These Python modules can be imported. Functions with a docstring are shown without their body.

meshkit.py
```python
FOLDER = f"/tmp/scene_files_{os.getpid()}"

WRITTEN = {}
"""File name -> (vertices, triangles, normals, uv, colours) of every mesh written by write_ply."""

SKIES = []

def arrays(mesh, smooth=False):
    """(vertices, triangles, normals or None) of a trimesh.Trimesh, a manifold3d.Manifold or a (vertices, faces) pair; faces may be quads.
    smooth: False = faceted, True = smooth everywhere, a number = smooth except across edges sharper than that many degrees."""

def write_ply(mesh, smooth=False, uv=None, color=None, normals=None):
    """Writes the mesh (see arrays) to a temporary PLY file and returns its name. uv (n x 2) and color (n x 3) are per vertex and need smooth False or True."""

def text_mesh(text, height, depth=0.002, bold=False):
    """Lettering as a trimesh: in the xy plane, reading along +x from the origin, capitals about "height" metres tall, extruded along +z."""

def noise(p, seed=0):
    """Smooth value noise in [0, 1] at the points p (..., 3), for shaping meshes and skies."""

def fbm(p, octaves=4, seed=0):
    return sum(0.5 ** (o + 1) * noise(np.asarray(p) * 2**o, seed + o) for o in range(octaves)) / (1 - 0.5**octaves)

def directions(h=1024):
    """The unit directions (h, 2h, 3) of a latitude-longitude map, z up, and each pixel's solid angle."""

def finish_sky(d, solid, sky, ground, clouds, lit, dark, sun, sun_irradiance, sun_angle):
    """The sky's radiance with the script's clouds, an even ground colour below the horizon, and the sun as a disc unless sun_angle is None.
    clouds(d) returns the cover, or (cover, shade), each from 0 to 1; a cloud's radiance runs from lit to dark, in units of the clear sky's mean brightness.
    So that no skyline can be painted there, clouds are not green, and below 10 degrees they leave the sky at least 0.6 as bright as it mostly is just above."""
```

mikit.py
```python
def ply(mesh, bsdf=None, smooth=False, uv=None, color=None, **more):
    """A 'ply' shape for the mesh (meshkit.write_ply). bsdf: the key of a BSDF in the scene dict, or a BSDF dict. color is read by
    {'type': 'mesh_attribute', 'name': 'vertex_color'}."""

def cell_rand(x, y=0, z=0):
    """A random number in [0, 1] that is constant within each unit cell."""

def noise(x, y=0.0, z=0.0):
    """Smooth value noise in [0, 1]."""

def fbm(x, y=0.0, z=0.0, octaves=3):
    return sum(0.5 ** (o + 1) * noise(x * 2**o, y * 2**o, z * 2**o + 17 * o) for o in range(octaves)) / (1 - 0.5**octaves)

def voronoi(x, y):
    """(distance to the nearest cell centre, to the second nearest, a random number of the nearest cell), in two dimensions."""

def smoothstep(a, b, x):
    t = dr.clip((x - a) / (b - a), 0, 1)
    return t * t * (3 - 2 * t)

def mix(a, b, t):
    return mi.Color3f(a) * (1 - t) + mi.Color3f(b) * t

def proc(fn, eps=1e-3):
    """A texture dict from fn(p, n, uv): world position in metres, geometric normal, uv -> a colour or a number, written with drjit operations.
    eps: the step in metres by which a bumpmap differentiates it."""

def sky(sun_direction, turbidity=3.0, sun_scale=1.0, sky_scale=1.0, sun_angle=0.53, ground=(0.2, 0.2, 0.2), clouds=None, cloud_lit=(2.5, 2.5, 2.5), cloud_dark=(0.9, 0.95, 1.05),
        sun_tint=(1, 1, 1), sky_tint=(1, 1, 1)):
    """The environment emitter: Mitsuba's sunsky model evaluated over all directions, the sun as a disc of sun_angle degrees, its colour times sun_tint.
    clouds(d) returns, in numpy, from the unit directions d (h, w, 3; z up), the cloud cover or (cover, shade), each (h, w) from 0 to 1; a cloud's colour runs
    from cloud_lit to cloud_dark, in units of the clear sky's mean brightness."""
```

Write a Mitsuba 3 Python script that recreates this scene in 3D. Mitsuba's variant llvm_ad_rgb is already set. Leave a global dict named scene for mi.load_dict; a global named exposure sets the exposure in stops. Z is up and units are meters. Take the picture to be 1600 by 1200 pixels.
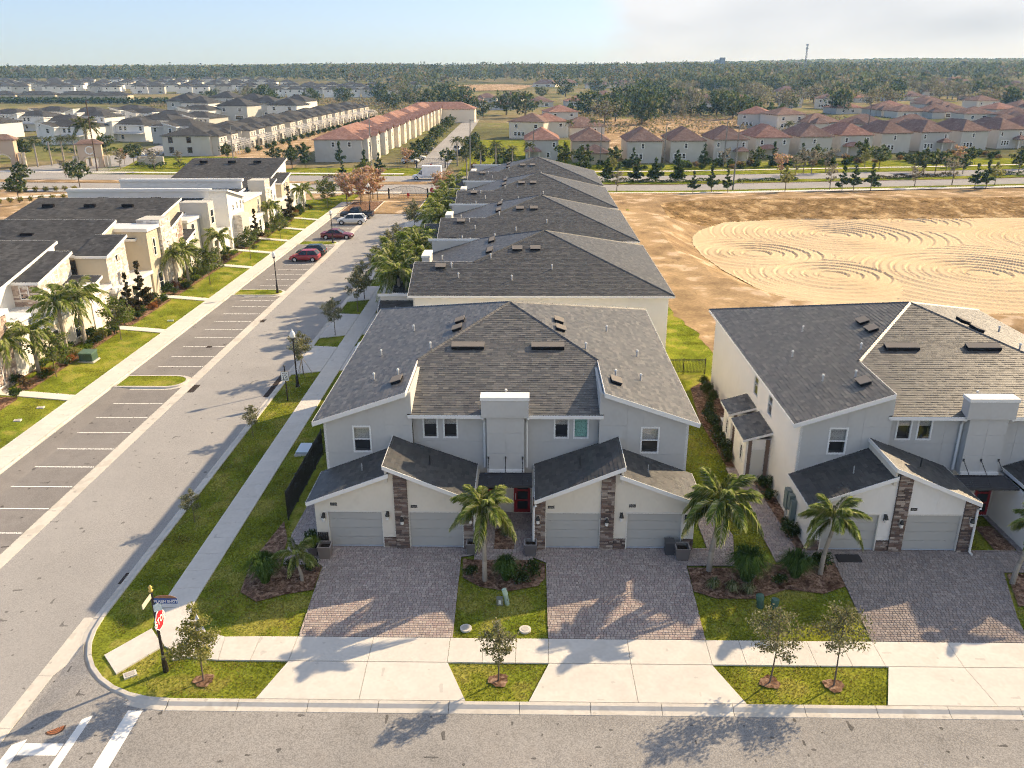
import math, random, numpy as np, trimesh, mitsuba as mi, mikit, meshkit, shapely
import drjit as dr
from shapely.geometry import Polygon, box as sbox, LineString, Point
from shapely.ops import unary_union
from mikit import proc, noise, fbm, voronoi, cell_rand, smoothstep, mix
T = mi.ScalarTransform4f
scene, labels = {}, {}

# ---------------------------------------------------------------- camera, sky, sun, exposure
CAM_H, PITCH, YAW, ROLL, FPX = 24.2, math.radians(21.05), math.radians(1.2), math.radians(0.25), 1290.0
_f = np.array([-math.sin(YAW) * math.cos(PITCH), math.cos(YAW) * math.cos(PITCH), -math.sin(PITCH)])
_r = np.array([math.cos(YAW), math.sin(YAW), 0.0])
_d = np.cross(_f, _r)
_dn = -math.sin(ROLL) * _r + math.cos(ROLL) * _d
scene['camera'] = {'type': 'perspective', 'fov': math.degrees(2 * math.atan(800 / FPX)), 'fov_axis': 'x', 'near_clip': 0.5, 'far_clip': 40000.0,
                   'to_world': T().look_at(origin=[0, 0, CAM_H], target=[float(_f[0]), float(_f[1]), CAM_H + float(_f[2])], up=[float(x) for x in -_dn])}
SUN = (0.703, 0.518, 0.488)


def clouds(d):
    az = np.degrees(np.arctan2(d[..., 0], d[..., 1]))
    el = np.degrees(np.arcsin(np.clip(d[..., 2], -1, 1)))
    q = np.stack([az / 7.0, el / 2.6, az * 0 + 3.1], -1)
    n = meshkit.fbm(q, 5, 7)
    edge = 8.5 - 0.35 * el + 16 * (n - 0.5)
    right = np.clip((az - edge + 2) / 7.0, 0, 1)
    right = right * right * (3 - 2 * right)
    body = np.clip(1.35 * right * (0.62 + 0.9 * meshkit.fbm(q * np.array([0.6, 0.8, 1]), 4, 11)), 0, 1)
    gap = np.clip((meshkit.fbm(np.stack([az / 16.0, el / 5.0, az * 0], -1), 4, 23) - 0.60) * 6, 0, 1)
    wide = np.clip((el - 8) / 20, 0, 1)
    other = np.clip((meshkit.fbm(d * 3.0, 5, 31) - 0.52) * 4, 0, 1) * wide * 0.8
    cover = np.clip(np.maximum(body * (1 - gap), other), 0, 0.97)
    shade = np.clip((meshkit.fbm(q * np.array([0.8, 1.2, 1]) + 5, 4, 17) - 0.38) * 2.2, 0, 1) * 0.75
    return cover, shade


scene['sky'] = mikit.sky(SUN, turbidity=2.2, sun_scale=0.95, sky_scale=0.84, sky_tint=(1.06, 0.98, 1.10), sun_tint=(1.0, 0.99, 0.97), clouds=clouds,
                         cloud_lit=(2.35, 2.38, 2.45), cloud_dark=(1.5, 1.6, 1.75), sun_angle=0.6, ground=(0.22, 0.2, 0.17))
exposure = 2.62
HAZE = 0.00010

# ---------------------------------------------------------------- materials
def f_colour(p, n, uv):
    k = dr.floor(uv.x + 0.5)
    r = dr.floor(k / 256.0)
    return mi.Color3f(r / 255.0, (k - r * 256.0) / 255.0, uv.y)


def vcol():
    # a part's plain colour, carried in its texture coordinates (red and green in u, blue in v)
    return proc(f_colour)


def two(b):
    return {'type': 'twosided', 'b': b}


def pr(color, rough=0.75, spec=0.35, **k):
    if not isinstance(color, dict):
        color = {'type': 'rgb', 'value': list(color)}
    return two({'type': 'principled', 'base_color': color, 'roughness': rough, 'specular': spec, **k})


scene['m_matte'] = two({'type': 'diffuse', 'reflectance': vcol()})
scene['m_semi'] = pr(vcol(), 0.4, 0.5)
scene['m_shingle'] = pr(vcol(), 0.5, 0.6)
scene['m_gloss'] = two({'type': 'principled', 'base_color': vcol(), 'roughness': 0.25, 'specular': 0.5, 'clearcoat': 1.0, 'clearcoat_gloss': 0.95})
scene['m_leaf'] = {'type': 'principledthin', 'base_color': vcol(), 'roughness': 0.55, 'diff_trans': 0.85, 'spec_trans': 0.0}
scene['m_glass'] = {'type': 'thindielectric', 'int_ior': 1.5}
scene['m_darkglass'] = two({'type': 'principled', 'base_color': {'type': 'rgb', 'value': [0.02, 0.024, 0.028]}, 'roughness': 0.08, 'specular': 0.6})

# every rough surface shares one procedural texture; a row of this table gives its two tones, a third tone in patches, the scales
# of its mottling, patches and grain, and how strong each is. The row number is the mesh's u coordinate.
#   tone A, tone B, patch tone C | scale, contrast of A-B | scale, from, to, amount of C | grain scale, grain | mottling | spot scale, spots | z factor, cells
ROWS = [
    ('asphalt', (.325, .318, .312), (.385, .376, .368), (.285, .278, .272), .14, 1.3, .35, .52, .78, .4, 26, .30, .10, 2.9, .45, 0, 0),
    ('asphalt_front', (.275, .268, .26), (.33, .32, .31), (.235, .223, .212), .22, 1.4, .8, .55, .75, .4, 26, .55, .16, 3.4, .55, 0, 0),
    ('asphalt_park', (.225, .214, .208), (.27, .257, .249), (.19, .18, .175), .3, 1.4, .9, .58, .75, .5, 26, .26, .12, 2.6, .5, 0, 0),
    ('concrete', (.62, .592, .545), (.68, .65, .60), (.55, .52, .47), .5, 1.5, 1.2, .58, .74, .5, 10, .07, .08, 3.1, .16, 0, 0),
    ('curb', (.57, .54, .49), (.64, .61, .555), (.45, .42, .37), .5, 1.5, 1.5, .56, .72, .6, 10, .08, .10, 2.6, .22, 0, 0),
    ('lawn', (.140, .180, .020), (.220, .232, .030), (.25, .205, .06), .35, 1.6, .8, .56, .70, .5, 15, .85, .55, 1.0, .0, 0, 0),
    ('dry', (.31, .215, .125), (.42, .305, .18), (.48, .39, .29), .09, 1.6, .45, .58, .72, .6, 5, .30, .45, 1.3, .2, 0, 0),
    ('bank', (.20, .13, .06), (.34, .225, .11), (.45, .34, .2), .5, 1.5, .6, .58, .70, .5, 3.2, .7, .5, 1.3, .2, 0, 0),
    ('sand', (.62, .475, .30), (.69, .54, .355), (.58, .44, .275), .12, 1.4, .7, .6, .8, .4, 7, .13, .06, 3, .05, 0, 0),
    ('far', (.13, .13, .065), (.27, .225, .13), (.155, .16, .055), .018, 2.6, .09, .52, .66, .8, .8, .5, .3, 1, 0, 0, 0),
    ('mulch', (.09, .05, .032), (.25, .155, .105), (.32, .22, .16), 3, 1.6, 7, .5, .7, .6, 16, .9, .4, 1, 0, 0, 0),
    ('st_gray', (.52, .515, .495), (.56, .555, .535), (.49, .483, .46), .8, 1.5, 1.7, .6, .78, .6, 14, .05, .03, 1, 0, .5, 0),
    ('st_cream', (.74, .69, .585), (.78, .73, .625), (.69, .635, .535), .8, 1.5, 1.7, .6, .78, .5, 14, .05, .03, 1, 0, .5, 0),
    ('st_white', (.80, .785, .745), (.84, .825, .785), (.76, .74, .69), .8, 1.5, 1.7, .6, .78, .5, 14, .04, .03, 1, 0, .5, 0),
    ('st_tan', (.52, .465, .365), (.57, .51, .405), (.50, .44, .34), .8, 1.5, 1.7, .6, .78, .5, 14, .05, .03, 1, 0, .5, 0),
    ('st_warm', (.72, .66, .56), (.76, .70, .60), (.69, .62, .52), .8, 1.5, 1.7, .6, .78, .5, 14, .05, .03, 1, 0, .5, 0),
    ('st_pale', (.54, .53, .49), (.58, .57, .53), (.50, .485, .445), .8, 1.5, 1.7, .6, .78, .5, 14, .05, .03, 1, 0, .5, 0),
    ('shingle_far', (.062, .064, .069), (.095, .096, .099), (.105, .104, .102), .4, 1.5, 2.4, .55, .75, .5, 2.6, .45, .25, 1, 0, 1, 1),
    ('tile_red', (.26, .15, .125), (.34, .205, .17), (.38, .25, .21), .5, 1.5, 1.4, .55, .75, .5, 2.6, .35, .2, 1, 0, 1, 1),
    ('tile_brown', (.19, .13, .112), (.26, .18, .155), (.30, .215, .185), .5, 1.5, 1.4, .55, .75, .5, 2.6, .35, .2, 1, 0, 1, 1)]
ROWID = {'m_' + r[0]: i for i, r in enumerate(ROWS)}
NCOL = 22
TAB = mi.Float(np.array([[x for a in r[1:] for x in (a if isinstance(a, tuple) else (a,))] for r in ROWS], dtype=np.float32).ravel())
dr.eval(TAB)


def f_rough(p, n, uv):
    i = mi.UInt32(dr.clip(uv.x + 0.5, 0, len(ROWS) - 1)) * NCOL
    g = lambda c: dr.gather(mi.Float, TAB, i + c)
    col = lambda c: mi.Color3f(g(c), g(c + 1), g(c + 2))
    x, y, z = p.x, p.y, p.z * g(20)
    s1, s2, s3, s4 = g(9), g(11), g(15), g(18)
    n1 = fbm(x * s1, y * s1, z * s1, 3)
    n2 = fbm(x * s2 + 7.3, y * s2, z * s2 + 3.0, 3)
    n3 = noise(x * s3, y * s3, z * s3 + 5.0)
    cr = cell_rand(dr.floor(x * s3), dr.floor(y * s3), dr.floor(z * 7))
    n3 = dr.select(g(21) > 0.5, cr, n3)
    n4 = noise(x * s4 + 2.0, y * s4, z * s4 + 11.0)
    k = dr.clip((n1 - 0.5) * g(10) + 0.5, 0, 1)
    a = col(0) * (1 - k) + col(3) * k
    t = smoothstep(g(12), g(13), n2) * g(14)
    a = a * (1 - t) + col(6) * t
    sp = smoothstep(0.935, 0.955, n4) * g(19)
    return a * (1 + g(17) * (n2 - 0.5) * 2 + g(16) * (n3 - 0.5)) * (1 - sp)


scene['m_rough'] = two({'type': 'diffuse', 'reflectance': proc(f_rough)})


# ---------------------------------------------------------------- mesh helpers
class MB:
    """Collects coloured faces for one mesh."""

    def __init__(s):
        s.v, s.f, s.c, s.n = [], [], [], 0

    def raw(s, v, f, col):
        v = np.asarray(v, float)
        f = np.asarray(f, int)
        c = np.asarray(col, float)
        s.v.append(v)
        s.f.append(f + s.n)
        s.c.append(np.broadcast_to(c, (len(v), 3)))
        s.n += len(v)
        return s

    def poly(s, pts, col):
        n = len(pts)
        return s.raw(pts, [[0, i, i + 1] for i in range(1, n - 1)], col)

    def box(s, x0, x1, y0, y1, z0, z1, col, bottom=True):
        v = [(x, y, z) for z in (z0, z1) for y in (y0, y1) for x in (x0, x1)]
        q = [(4, 5, 7, 6), (0, 1, 5, 4), (1, 3, 7, 5), (3, 2, 6, 7), (2, 0, 4, 6)] + ([(0, 2, 3, 1)] if bottom else [])
        return s.raw(v, [t for a in q for t in ((a[0], a[1], a[2]), (a[0], a[2], a[3]))], col)

    def slab(s, top, thick, col, side=None):
        """A planar polygon (3-D points) with a thickness downwards."""
        top = np.asarray(top, float)
        n = len(top)
        bot = top - np.array([0, 0, thick])
        s.poly(top, col)
        s.poly(bot[::-1], side if side is not None else col)
        for i in range(n):
            j = (i + 1) % n
            s.poly([top[i], bot[i], bot[j], top[j]], side if side is not None else col)
        return s

    def mesh(s, m, col, M=None):
        v = np.array(m.vertices)
        if M is not None:
            v = v @ M[:3, :3].T + M[:3, 3]
        return s.raw(v, m.faces, col)

    def tube(s, pts, radii, col, n=6, cap=True):
        p = np.asarray(pts, float)
        r = np.broadcast_to(radii, (len(p),))
        t = np.gradient(p, axis=0)
        t /= np.linalg.norm(t, axis=1, keepdims=True) + 1e-12
        a = np.cross(t, np.where(np.abs(t[:, 2:]) < 0.9, [0, 0, 1.0], [1.0, 0, 0]))
        a /= np.linalg.norm(a, axis=1, keepdims=True) + 1e-12
        b = np.cross(t, a)
        ang = np.arange(n) * 2 * np.pi / n
        v = (p[:, None] + r[:, None, None] * (np.cos(ang)[None, :, None] * a[:, None] + np.sin(ang)[None, :, None] * b[:, None])).reshape(-1, 3)
        f = []
        for i in range(len(p) - 1):
            for j in range(n):
                k = (j + 1) % n
                f += [(i * n + j, i * n + k, (i + 1) * n + k), (i * n + j, (i + 1) * n + k, (i + 1) * n + j)]
        if cap:
            e = (len(p) - 1) * n
            f += [(0, j + 1, j) for j in range(1, n - 1)] + [(e, e + j, e + j + 1) for j in range(1, n - 1)]
        return s.raw(v, f, col)

    def disc(s, c, r, nrm, col, n=14):
        c, nrm = np.asarray(c, float), np.asarray(nrm, float)
        a = np.cross(nrm, [0, 0, 1.0] if abs(nrm[2]) < 0.9 else [1.0, 0, 0])
        a /= np.linalg.norm(a)
        b = np.cross(nrm, a)
        return s.poly([c + r * (math.cos(t) * a + math.sin(t) * b) for t in np.arange(n) * 2 * math.pi / n], col)

    def extrude(s, poly2, w0, w1, fr, col):
        """Shapely polygon in (a, z) extruded from depth w0 to w1; fr(a, w, z) -> x, y, z."""
        for g in getattr(poly2, 'geoms', [poly2]):
            if g.is_empty or g.geom_type != 'Polygon' or g.area < 1e-6:
                continue
            m = trimesh.creation.extrude_polygon(g, 1.0, engine='earcut')
            v = np.array(m.vertices)
            q = np.stack(fr(v[:, 0], w0 + (w1 - w0) * v[:, 2], v[:, 1]), 1)
            s.raw(q, m.faces, col)
        return s

    def arr(s):
        return np.vstack(s.v), np.vstack(s.f), np.vstack(s.c)

    def move(s, M):
        v, f, c = s.arr()
        M = np.asarray(M, float)
        o = MB()
        return o.raw(v @ M[:3, :3].T + M[:3, 3], f, c)

    def add(s, o):
        return s.raw(*o.arr()) if o.n else s


def ply(mb, bsdf, smooth=False):
    v, f, c = mb.arr()
    if bsdf in ROWID:
        return mikit.ply((v, f), 'm_rough', smooth=smooth, uv=np.column_stack([np.full(len(v), float(ROWID[bsdf])), np.zeros(len(v))]))
    c = np.clip(c, 0, 1)
    if bsdf in ('m_glass', 'm_darkglass'):
        return mikit.ply((v, f), bsdf, smooth=smooth, uv=np.zeros((len(v), 2)))
    if not np.allclose(c[f[:, 0]], c[f[:, 1]]) or not np.allclose(c[f[:, 0]], c[f[:, 2]]):  # one colour per face
        c = np.repeat(c[f[:, 0]], 3, 0)
        v, f = v[f].reshape(-1, 3), np.arange(3 * len(f)).reshape(-1, 3)
    q = np.round(c * 255)
    return mikit.ply((v, f), bsdf, smooth=smooth, uv=np.column_stack([q[:, 0] * 256 + q[:, 1], c[:, 2]]))


used = {}


def newkey(name):
    k = used.get(name, 0)
    used[name] = k + 1
    return name if k == 0 else f'{name}_{k:03d}'


def tag(key, label=None, cat=None, group=None, kind=None):
    d = {}
    if label: d['label'] = label
    if cat: d['category'] = cat
    if group: d['group'] = group
    if kind: d['kind'] = kind
    labels.setdefault(key, {}).update(d)


def thing(name, label=None, cat=None, group=None, kind=None):
    k = newkey(name)
    tag(k, label, cat, group, kind)
    return k


def part(parent, name, mb, bsdf, smooth=False, kind=None, label=None):
    k = newkey(parent + '__' + name)
    scene[k] = mb if isinstance(mb, dict) else ply(mb, bsdf, smooth)
    if kind or label: tag(k, label, kind=kind)
    return k


def single(name, mb, bsdf, label=None, cat=None, group=None, kind=None, smooth=False):
    k = thing(name, label, cat, group, kind)
    scene[k] = mb if isinstance(mb, dict) else ply(mb, bsdf, smooth)
    return k


class Kit:
    """The parts of one thing, built once and placed any number of times."""

    def __init__(s):
        s.items, s.names = [], {}

    def part(s, name, mb, bsdf=None, smooth=False, kind=None, label=None, M=None):
        k = s.names.get(name, 0)
        s.names[name] = k + 1
        nm = name if k == 0 else f'{name}_{k:03d}'
        s.items.append((nm, mb if isinstance(mb, dict) else ply(mb, bsdf, smooth), kind, label, M))
        return nm

    def place(s, name, M, label=None, cat=None, group=None, kind=None, skip=()):
        k = thing(name, label, cat, group, kind)
        for nm, p, kd, lb, M0 in s.items:
            if nm.split('__')[0] in skip: continue
            W = M if M0 is None else M @ M0
            scene[f'{k}__{nm}'] = {**p, 'to_world': T(np.asarray(W, float).tolist())}
            if kd or lb: tag(f'{k}__{nm}', lb, kind=kd)
        return k


def mat(x=0, y=0, z=0, rz=0, s=1.0, rx=0, ry=0, sz=None):
    c, n = math.cos(rz), math.sin(rz)
    R = np.array([[c, -n, 0], [n, c, 0], [0, 0, 1.0]])
    cx, sx = math.cos(rx), math.sin(rx)
    cy, sy = math.cos(ry), math.sin(ry)
    R = R @ np.array([[cy, 0, sy], [0, 1, 0], [-sy, 0, cy]]) @ np.array([[1, 0, 0], [0, cx, -sx], [0, sx, cx]])
    M = np.eye(4)
    M[:3, :3] = R * np.array([s, s, s if sz is None else sz])
    M[:3, 3] = (x, y, z)
    return M


def jit(rng, col, a):
    return np.clip(np.asarray(col) * (1 + a * (rng.random(3) - 0.5) * 0.3) * (1 + a * (rng.random() - 0.5)), 0, 1)


def leaf_quads(mb, pos, size, cols, rng, aspect=0.55, droop=0.0):
    n = len(pos)
    a = rng.normal(size=(n, 3))
    a[:, 2] -= droop
    a /= np.linalg.norm(a, axis=1, keepdims=True)
    b = np.cross(a, rng.normal(size=(n, 3)))
    b /= np.linalg.norm(b, axis=1, keepdims=True)
    s = np.broadcast_to(size, (n,))[:, None] * (0.7 + 0.6 * rng.random((n, 1)))
    v = np.stack([pos - a * s, pos + b * s * aspect, pos + a * s, pos - b * s * aspect], 1).reshape(-1, 3)
    k = np.arange(n) * 4
    f = np.vstack([np.stack([k, k + 1, k + 2], 1), np.stack([k, k + 2, k + 3], 1)])
    return mb.raw(v, f, np.repeat(cols, 4, 0))


# ---------------------------------------------------------------- the lie of the land
PAD = 0.8
POND = Polygon([(26.1, 131), (28.4, 137), (34, 144.5), (44, 147), (56, 147.2), (90, 149), (120, 151), (150, 120), (120, 90), (54, 86.5), (44, 86.2), (36, 87.5), (31.5, 91), (28.2, 98), (26, 108), (25.0, 118), (25.2, 126)]).buffer(1.0).buffer(-1.0)
_grid = {}


def pond_depth(X, Y):
    P = shapely.points(np.asarray(X, float).ravel(), np.asarray(Y, float).ravel())
    d = np.where(shapely.contains(POND, P), -shapely.distance(POND.exterior, P), shapely.distance(POND.exterior, P)).reshape(np.shape(X))
    far = np.clip((np.asarray(Y) - 138) / 8, 0, 1)
    w = 5.0 + 9.0 * far
    return np.clip(1 - d / w, 0, 1)


def gz(X, Y):
    X, Y = np.asarray(X, float), np.asarray(Y, float)
    a = np.interp(Y - 26.62, [0, 2.2, 3.8, 10.2], [0.13, 0.22, 0.28, PAD])
    b = np.interp(X + 19.9, [0, 2.5, 4.0, 8.6], [0.13, 0.22, 0.28, PAD])
    c = np.interp(172 - Y, [0, 14], [0.15, PAD])
    z = np.minimum(np.minimum(a, b), c)
    z = np.where((Y < 26.62) | (X < -19.9), 0.0, z)
    left = np.minimum(np.interp(-33.4 - X, [0, 0.1, 2.3, 7.6], [0.0, 0.13, 0.15, 0.6]), np.interp(172 - Y, [0, 14], [0.12, 0.6]))
    z = np.where(X < -33.4, left, z)
    z = np.where(Y > 172, 0.12, z)
    if np.size(X) and np.max(X) > 8:
        m = (X > 8) & (Y > 70) & (Y < 172)
        if np.any(m):
            z = np.array(z, float)
            pd = pond_depth(X, Y)
            z = np.where(m, z * (1 - pd) + pd * (-1.3), z)
    return z


def sheet(mb, poly, dz=0.0, step=1.0, zf=gz, col=(0.5, 0.5, 0.5), skirt=0.0):
    """A polygon laid on the land, cut along a grid of the given step."""
    for g in getattr(poly, 'geoms', [poly]):
        if g.geom_type != 'Polygon' or g.is_empty: continue
        x0, y0, x1, y1 = g.bounds
        xs = np.arange(math.floor(x0 / step), math.ceil(x1 / step) + 1) * step
        ys = np.arange(math.floor(y0 / step), math.ceil(y1 / step) + 1) * step
        ci, cj = np.meshgrid(np.arange(len(xs) - 1), np.arange(len(ys) - 1), indexing='ij')
        ci, cj = ci.ravel(), cj.ravel()
        cells = shapely.box(xs[ci], ys[cj], xs[ci + 1], ys[cj + 1])
        shapely.prepare(g)
        inside = shapely.contains_properly(g, cells)
        cross = shapely.intersects(g, cells) & ~inside
        tri = []
        a, b = ci[inside], cj[inside]
        P = np.stack([np.stack([xs[a], ys[b]], 1), np.stack([xs[a + 1], ys[b]], 1), np.stack([xs[a + 1], ys[b + 1]], 1), np.stack([xs[a], ys[b + 1]], 1)], 1)
        if len(P):
            tri += [P[:, [0, 1, 2]], P[:, [0, 2, 3]]]
        for q in shapely.intersection(cells[cross], g):
            for h in getattr(q, 'geoms', [q]):
                if h.geom_type != 'Polygon' or h.area < 1e-5: continue
                v, f = trimesh.creation.triangulate_polygon(h, engine='earcut')
                tri.append(np.asarray(v)[np.asarray(f)])
        if not tri: continue
        t = np.vstack(tri).reshape(-1, 2)
        mb.raw(np.column_stack([t, zf(t[:, 0], t[:, 1]) + dz]), np.arange(len(t)).reshape(-1, 3), col)
        if skirt:
            for ring in [g.exterior, *g.interiors]:
                r = np.array(ring.segmentize(step).coords)
                z = zf(r[:, 0], r[:, 1]) + dz
                for i in range(len(r) - 1):
                    mb.poly([(r[i, 0], r[i, 1], z[i]), (r[i + 1, 0], r[i + 1, 1], z[i + 1]), (r[i + 1, 0], r[i + 1, 1], z[i + 1] - skirt), (r[i, 0], r[i, 1], z[i] - skirt)], col)
    return mb


def R(x0, x1, y0, y1):
    return sbox(x0, y0, x1, y1)
# ---------------------------------------------------------------- the ground, streets and pavements
def structure(name, mb, bsdf, parent=None, smooth=False):
    if parent: return part(parent, name, mb, bsdf, smooth)
    return single(name, mb, bsdf, kind='structure', smooth=smooth)


def bshift(X):
    return np.interp(X, [-400, -120, -40, 30, 100, 200, 400], [22, 6, 1, 0, 9, 27, 70])


def band(x0, x1, a, b, step=6.0):
    xs = np.arange(x0, x1 + step, step)
    s = bshift(xs)
    return Polygon(list(zip(xs, s + a)) + list(zip(xs[::-1], s[::-1] + b)))


def far_z(X, Y):
    D = np.hypot(X, Y)
    t = np.clip((D - 620) / 900, 0, 1)
    z = 9.0 * t * t * (3 - 2 * t) + 3 * np.clip((D - 1500) / 2000, 0, 1)
    az = np.degrees(np.arctan2(X, Y))
    z = z + 11 * np.clip((az - 4) / 16, 0, 1) * np.clip((D - 1500) / 1500, 0, 1)
    z = z + 5.0 * np.clip((D - 900) / 1200, 0, 1) * (meshkit.fbm(np.stack([X / 900, Y / 900, X * 0], -1), 3, 5) - 0.5) * 2
    return z + np.where(np.asarray(Y) > 172, 0.10, -0.15)


# far land to the horizon, one sheet
rr = np.concatenate([[0, 60, 120, 150, 186, 240, 320, 420, 520], np.geomspace(620, 3200, 30)])
aa = np.linspace(0, 2 * np.pi, 145)
A, RR = np.meshgrid(aa, rr, indexing='ij')
X, Y = RR * np.sin(A), RR * np.cos(A)
Z = far_z(X, Y)
Z = np.where(RR < 330, np.where(Y > 172, 0.10, -0.15), Z)
Z = np.where(RR <= 151, -6.0, Z)
n1, n2 = A.shape
k = (np.arange(n1 - 1)[:, None] * n2 + np.arange(n2 - 1)[None]).ravel()
mb = MB().raw(np.stack([X, Y, Z], -1).reshape(-1, 3), np.vstack([np.stack([k, k + n2, k + n2 + 1], 1), np.stack([k, k + n2 + 1, k + 1], 1)]), (0.2, 0.2, 0.1))
structure('terrain', mb, 'm_far', smooth=True)

# lawns of the near blocks
NEARLAND = unary_union([R(-19.9, 150, 26.62, 175), R(-75, -33.6, 10, 176)])
lawn_land = unary_union([R(-19.9, 17.5, 26.62, 173), R(17.5, 60, 26.62, 61), R(-75, -34.0, 10, 176)]).difference(R(-19.95, -14.6, 26.5, 31.9).difference(Point(-14.6, 31.9).buffer(5.27, 32)))
structure('verge', sheet(MB(), unary_union([band(-330, 400, 168, 215), R(-330, 400, 166, 190), R(-36, -19.5, 146, 175)]), -0.05, 8.0, lambda X, Y: np.asarray(X) * 0 + 0.12), 'm_dry')
structure('lawn', sheet(MB(), lawn_land, -0.05, 1.0), 'm_lawn')
rng = np.random.default_rng(3)
edge = [(15.6, 60.6)]
for y in np.arange(61, 173, 1.0):
    base = np.interp(y, [61, 66, 72, 80, 88, 105, 130, 172], [15.2, 16.6, 16.0, 15.0, 14.2, 13.4, 13.6, 14.2])
    edge.append((base + 0.5 * (meshkit.fbm(np.array([[y * 0.35, 0, 0]]), 3)[0] - 0.5) * 3, y))
dry = Polygon(edge + [(150, 173), (150, 60.6)]).buffer(0)
BANK = POND.buffer(13).intersection(R(24, 150, 140, 170)).difference(POND)
structure('dry_grass_field', sheet(MB(), dry.difference(POND).difference(BANK), -0.03, 2.0), 'm_dry')
structure('pond_bank', sheet(MB(), BANK, -0.02, 2.0), 'm_bank')
left_dry = Polygon([(-75, 120), (-60, 112), (-58, 150), (-40, 160), (-36, 172), (-75, 172)])
structure('dry_ground', sheet(MB(), left_dry, -0.02, 2.0), 'm_dry')

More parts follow.
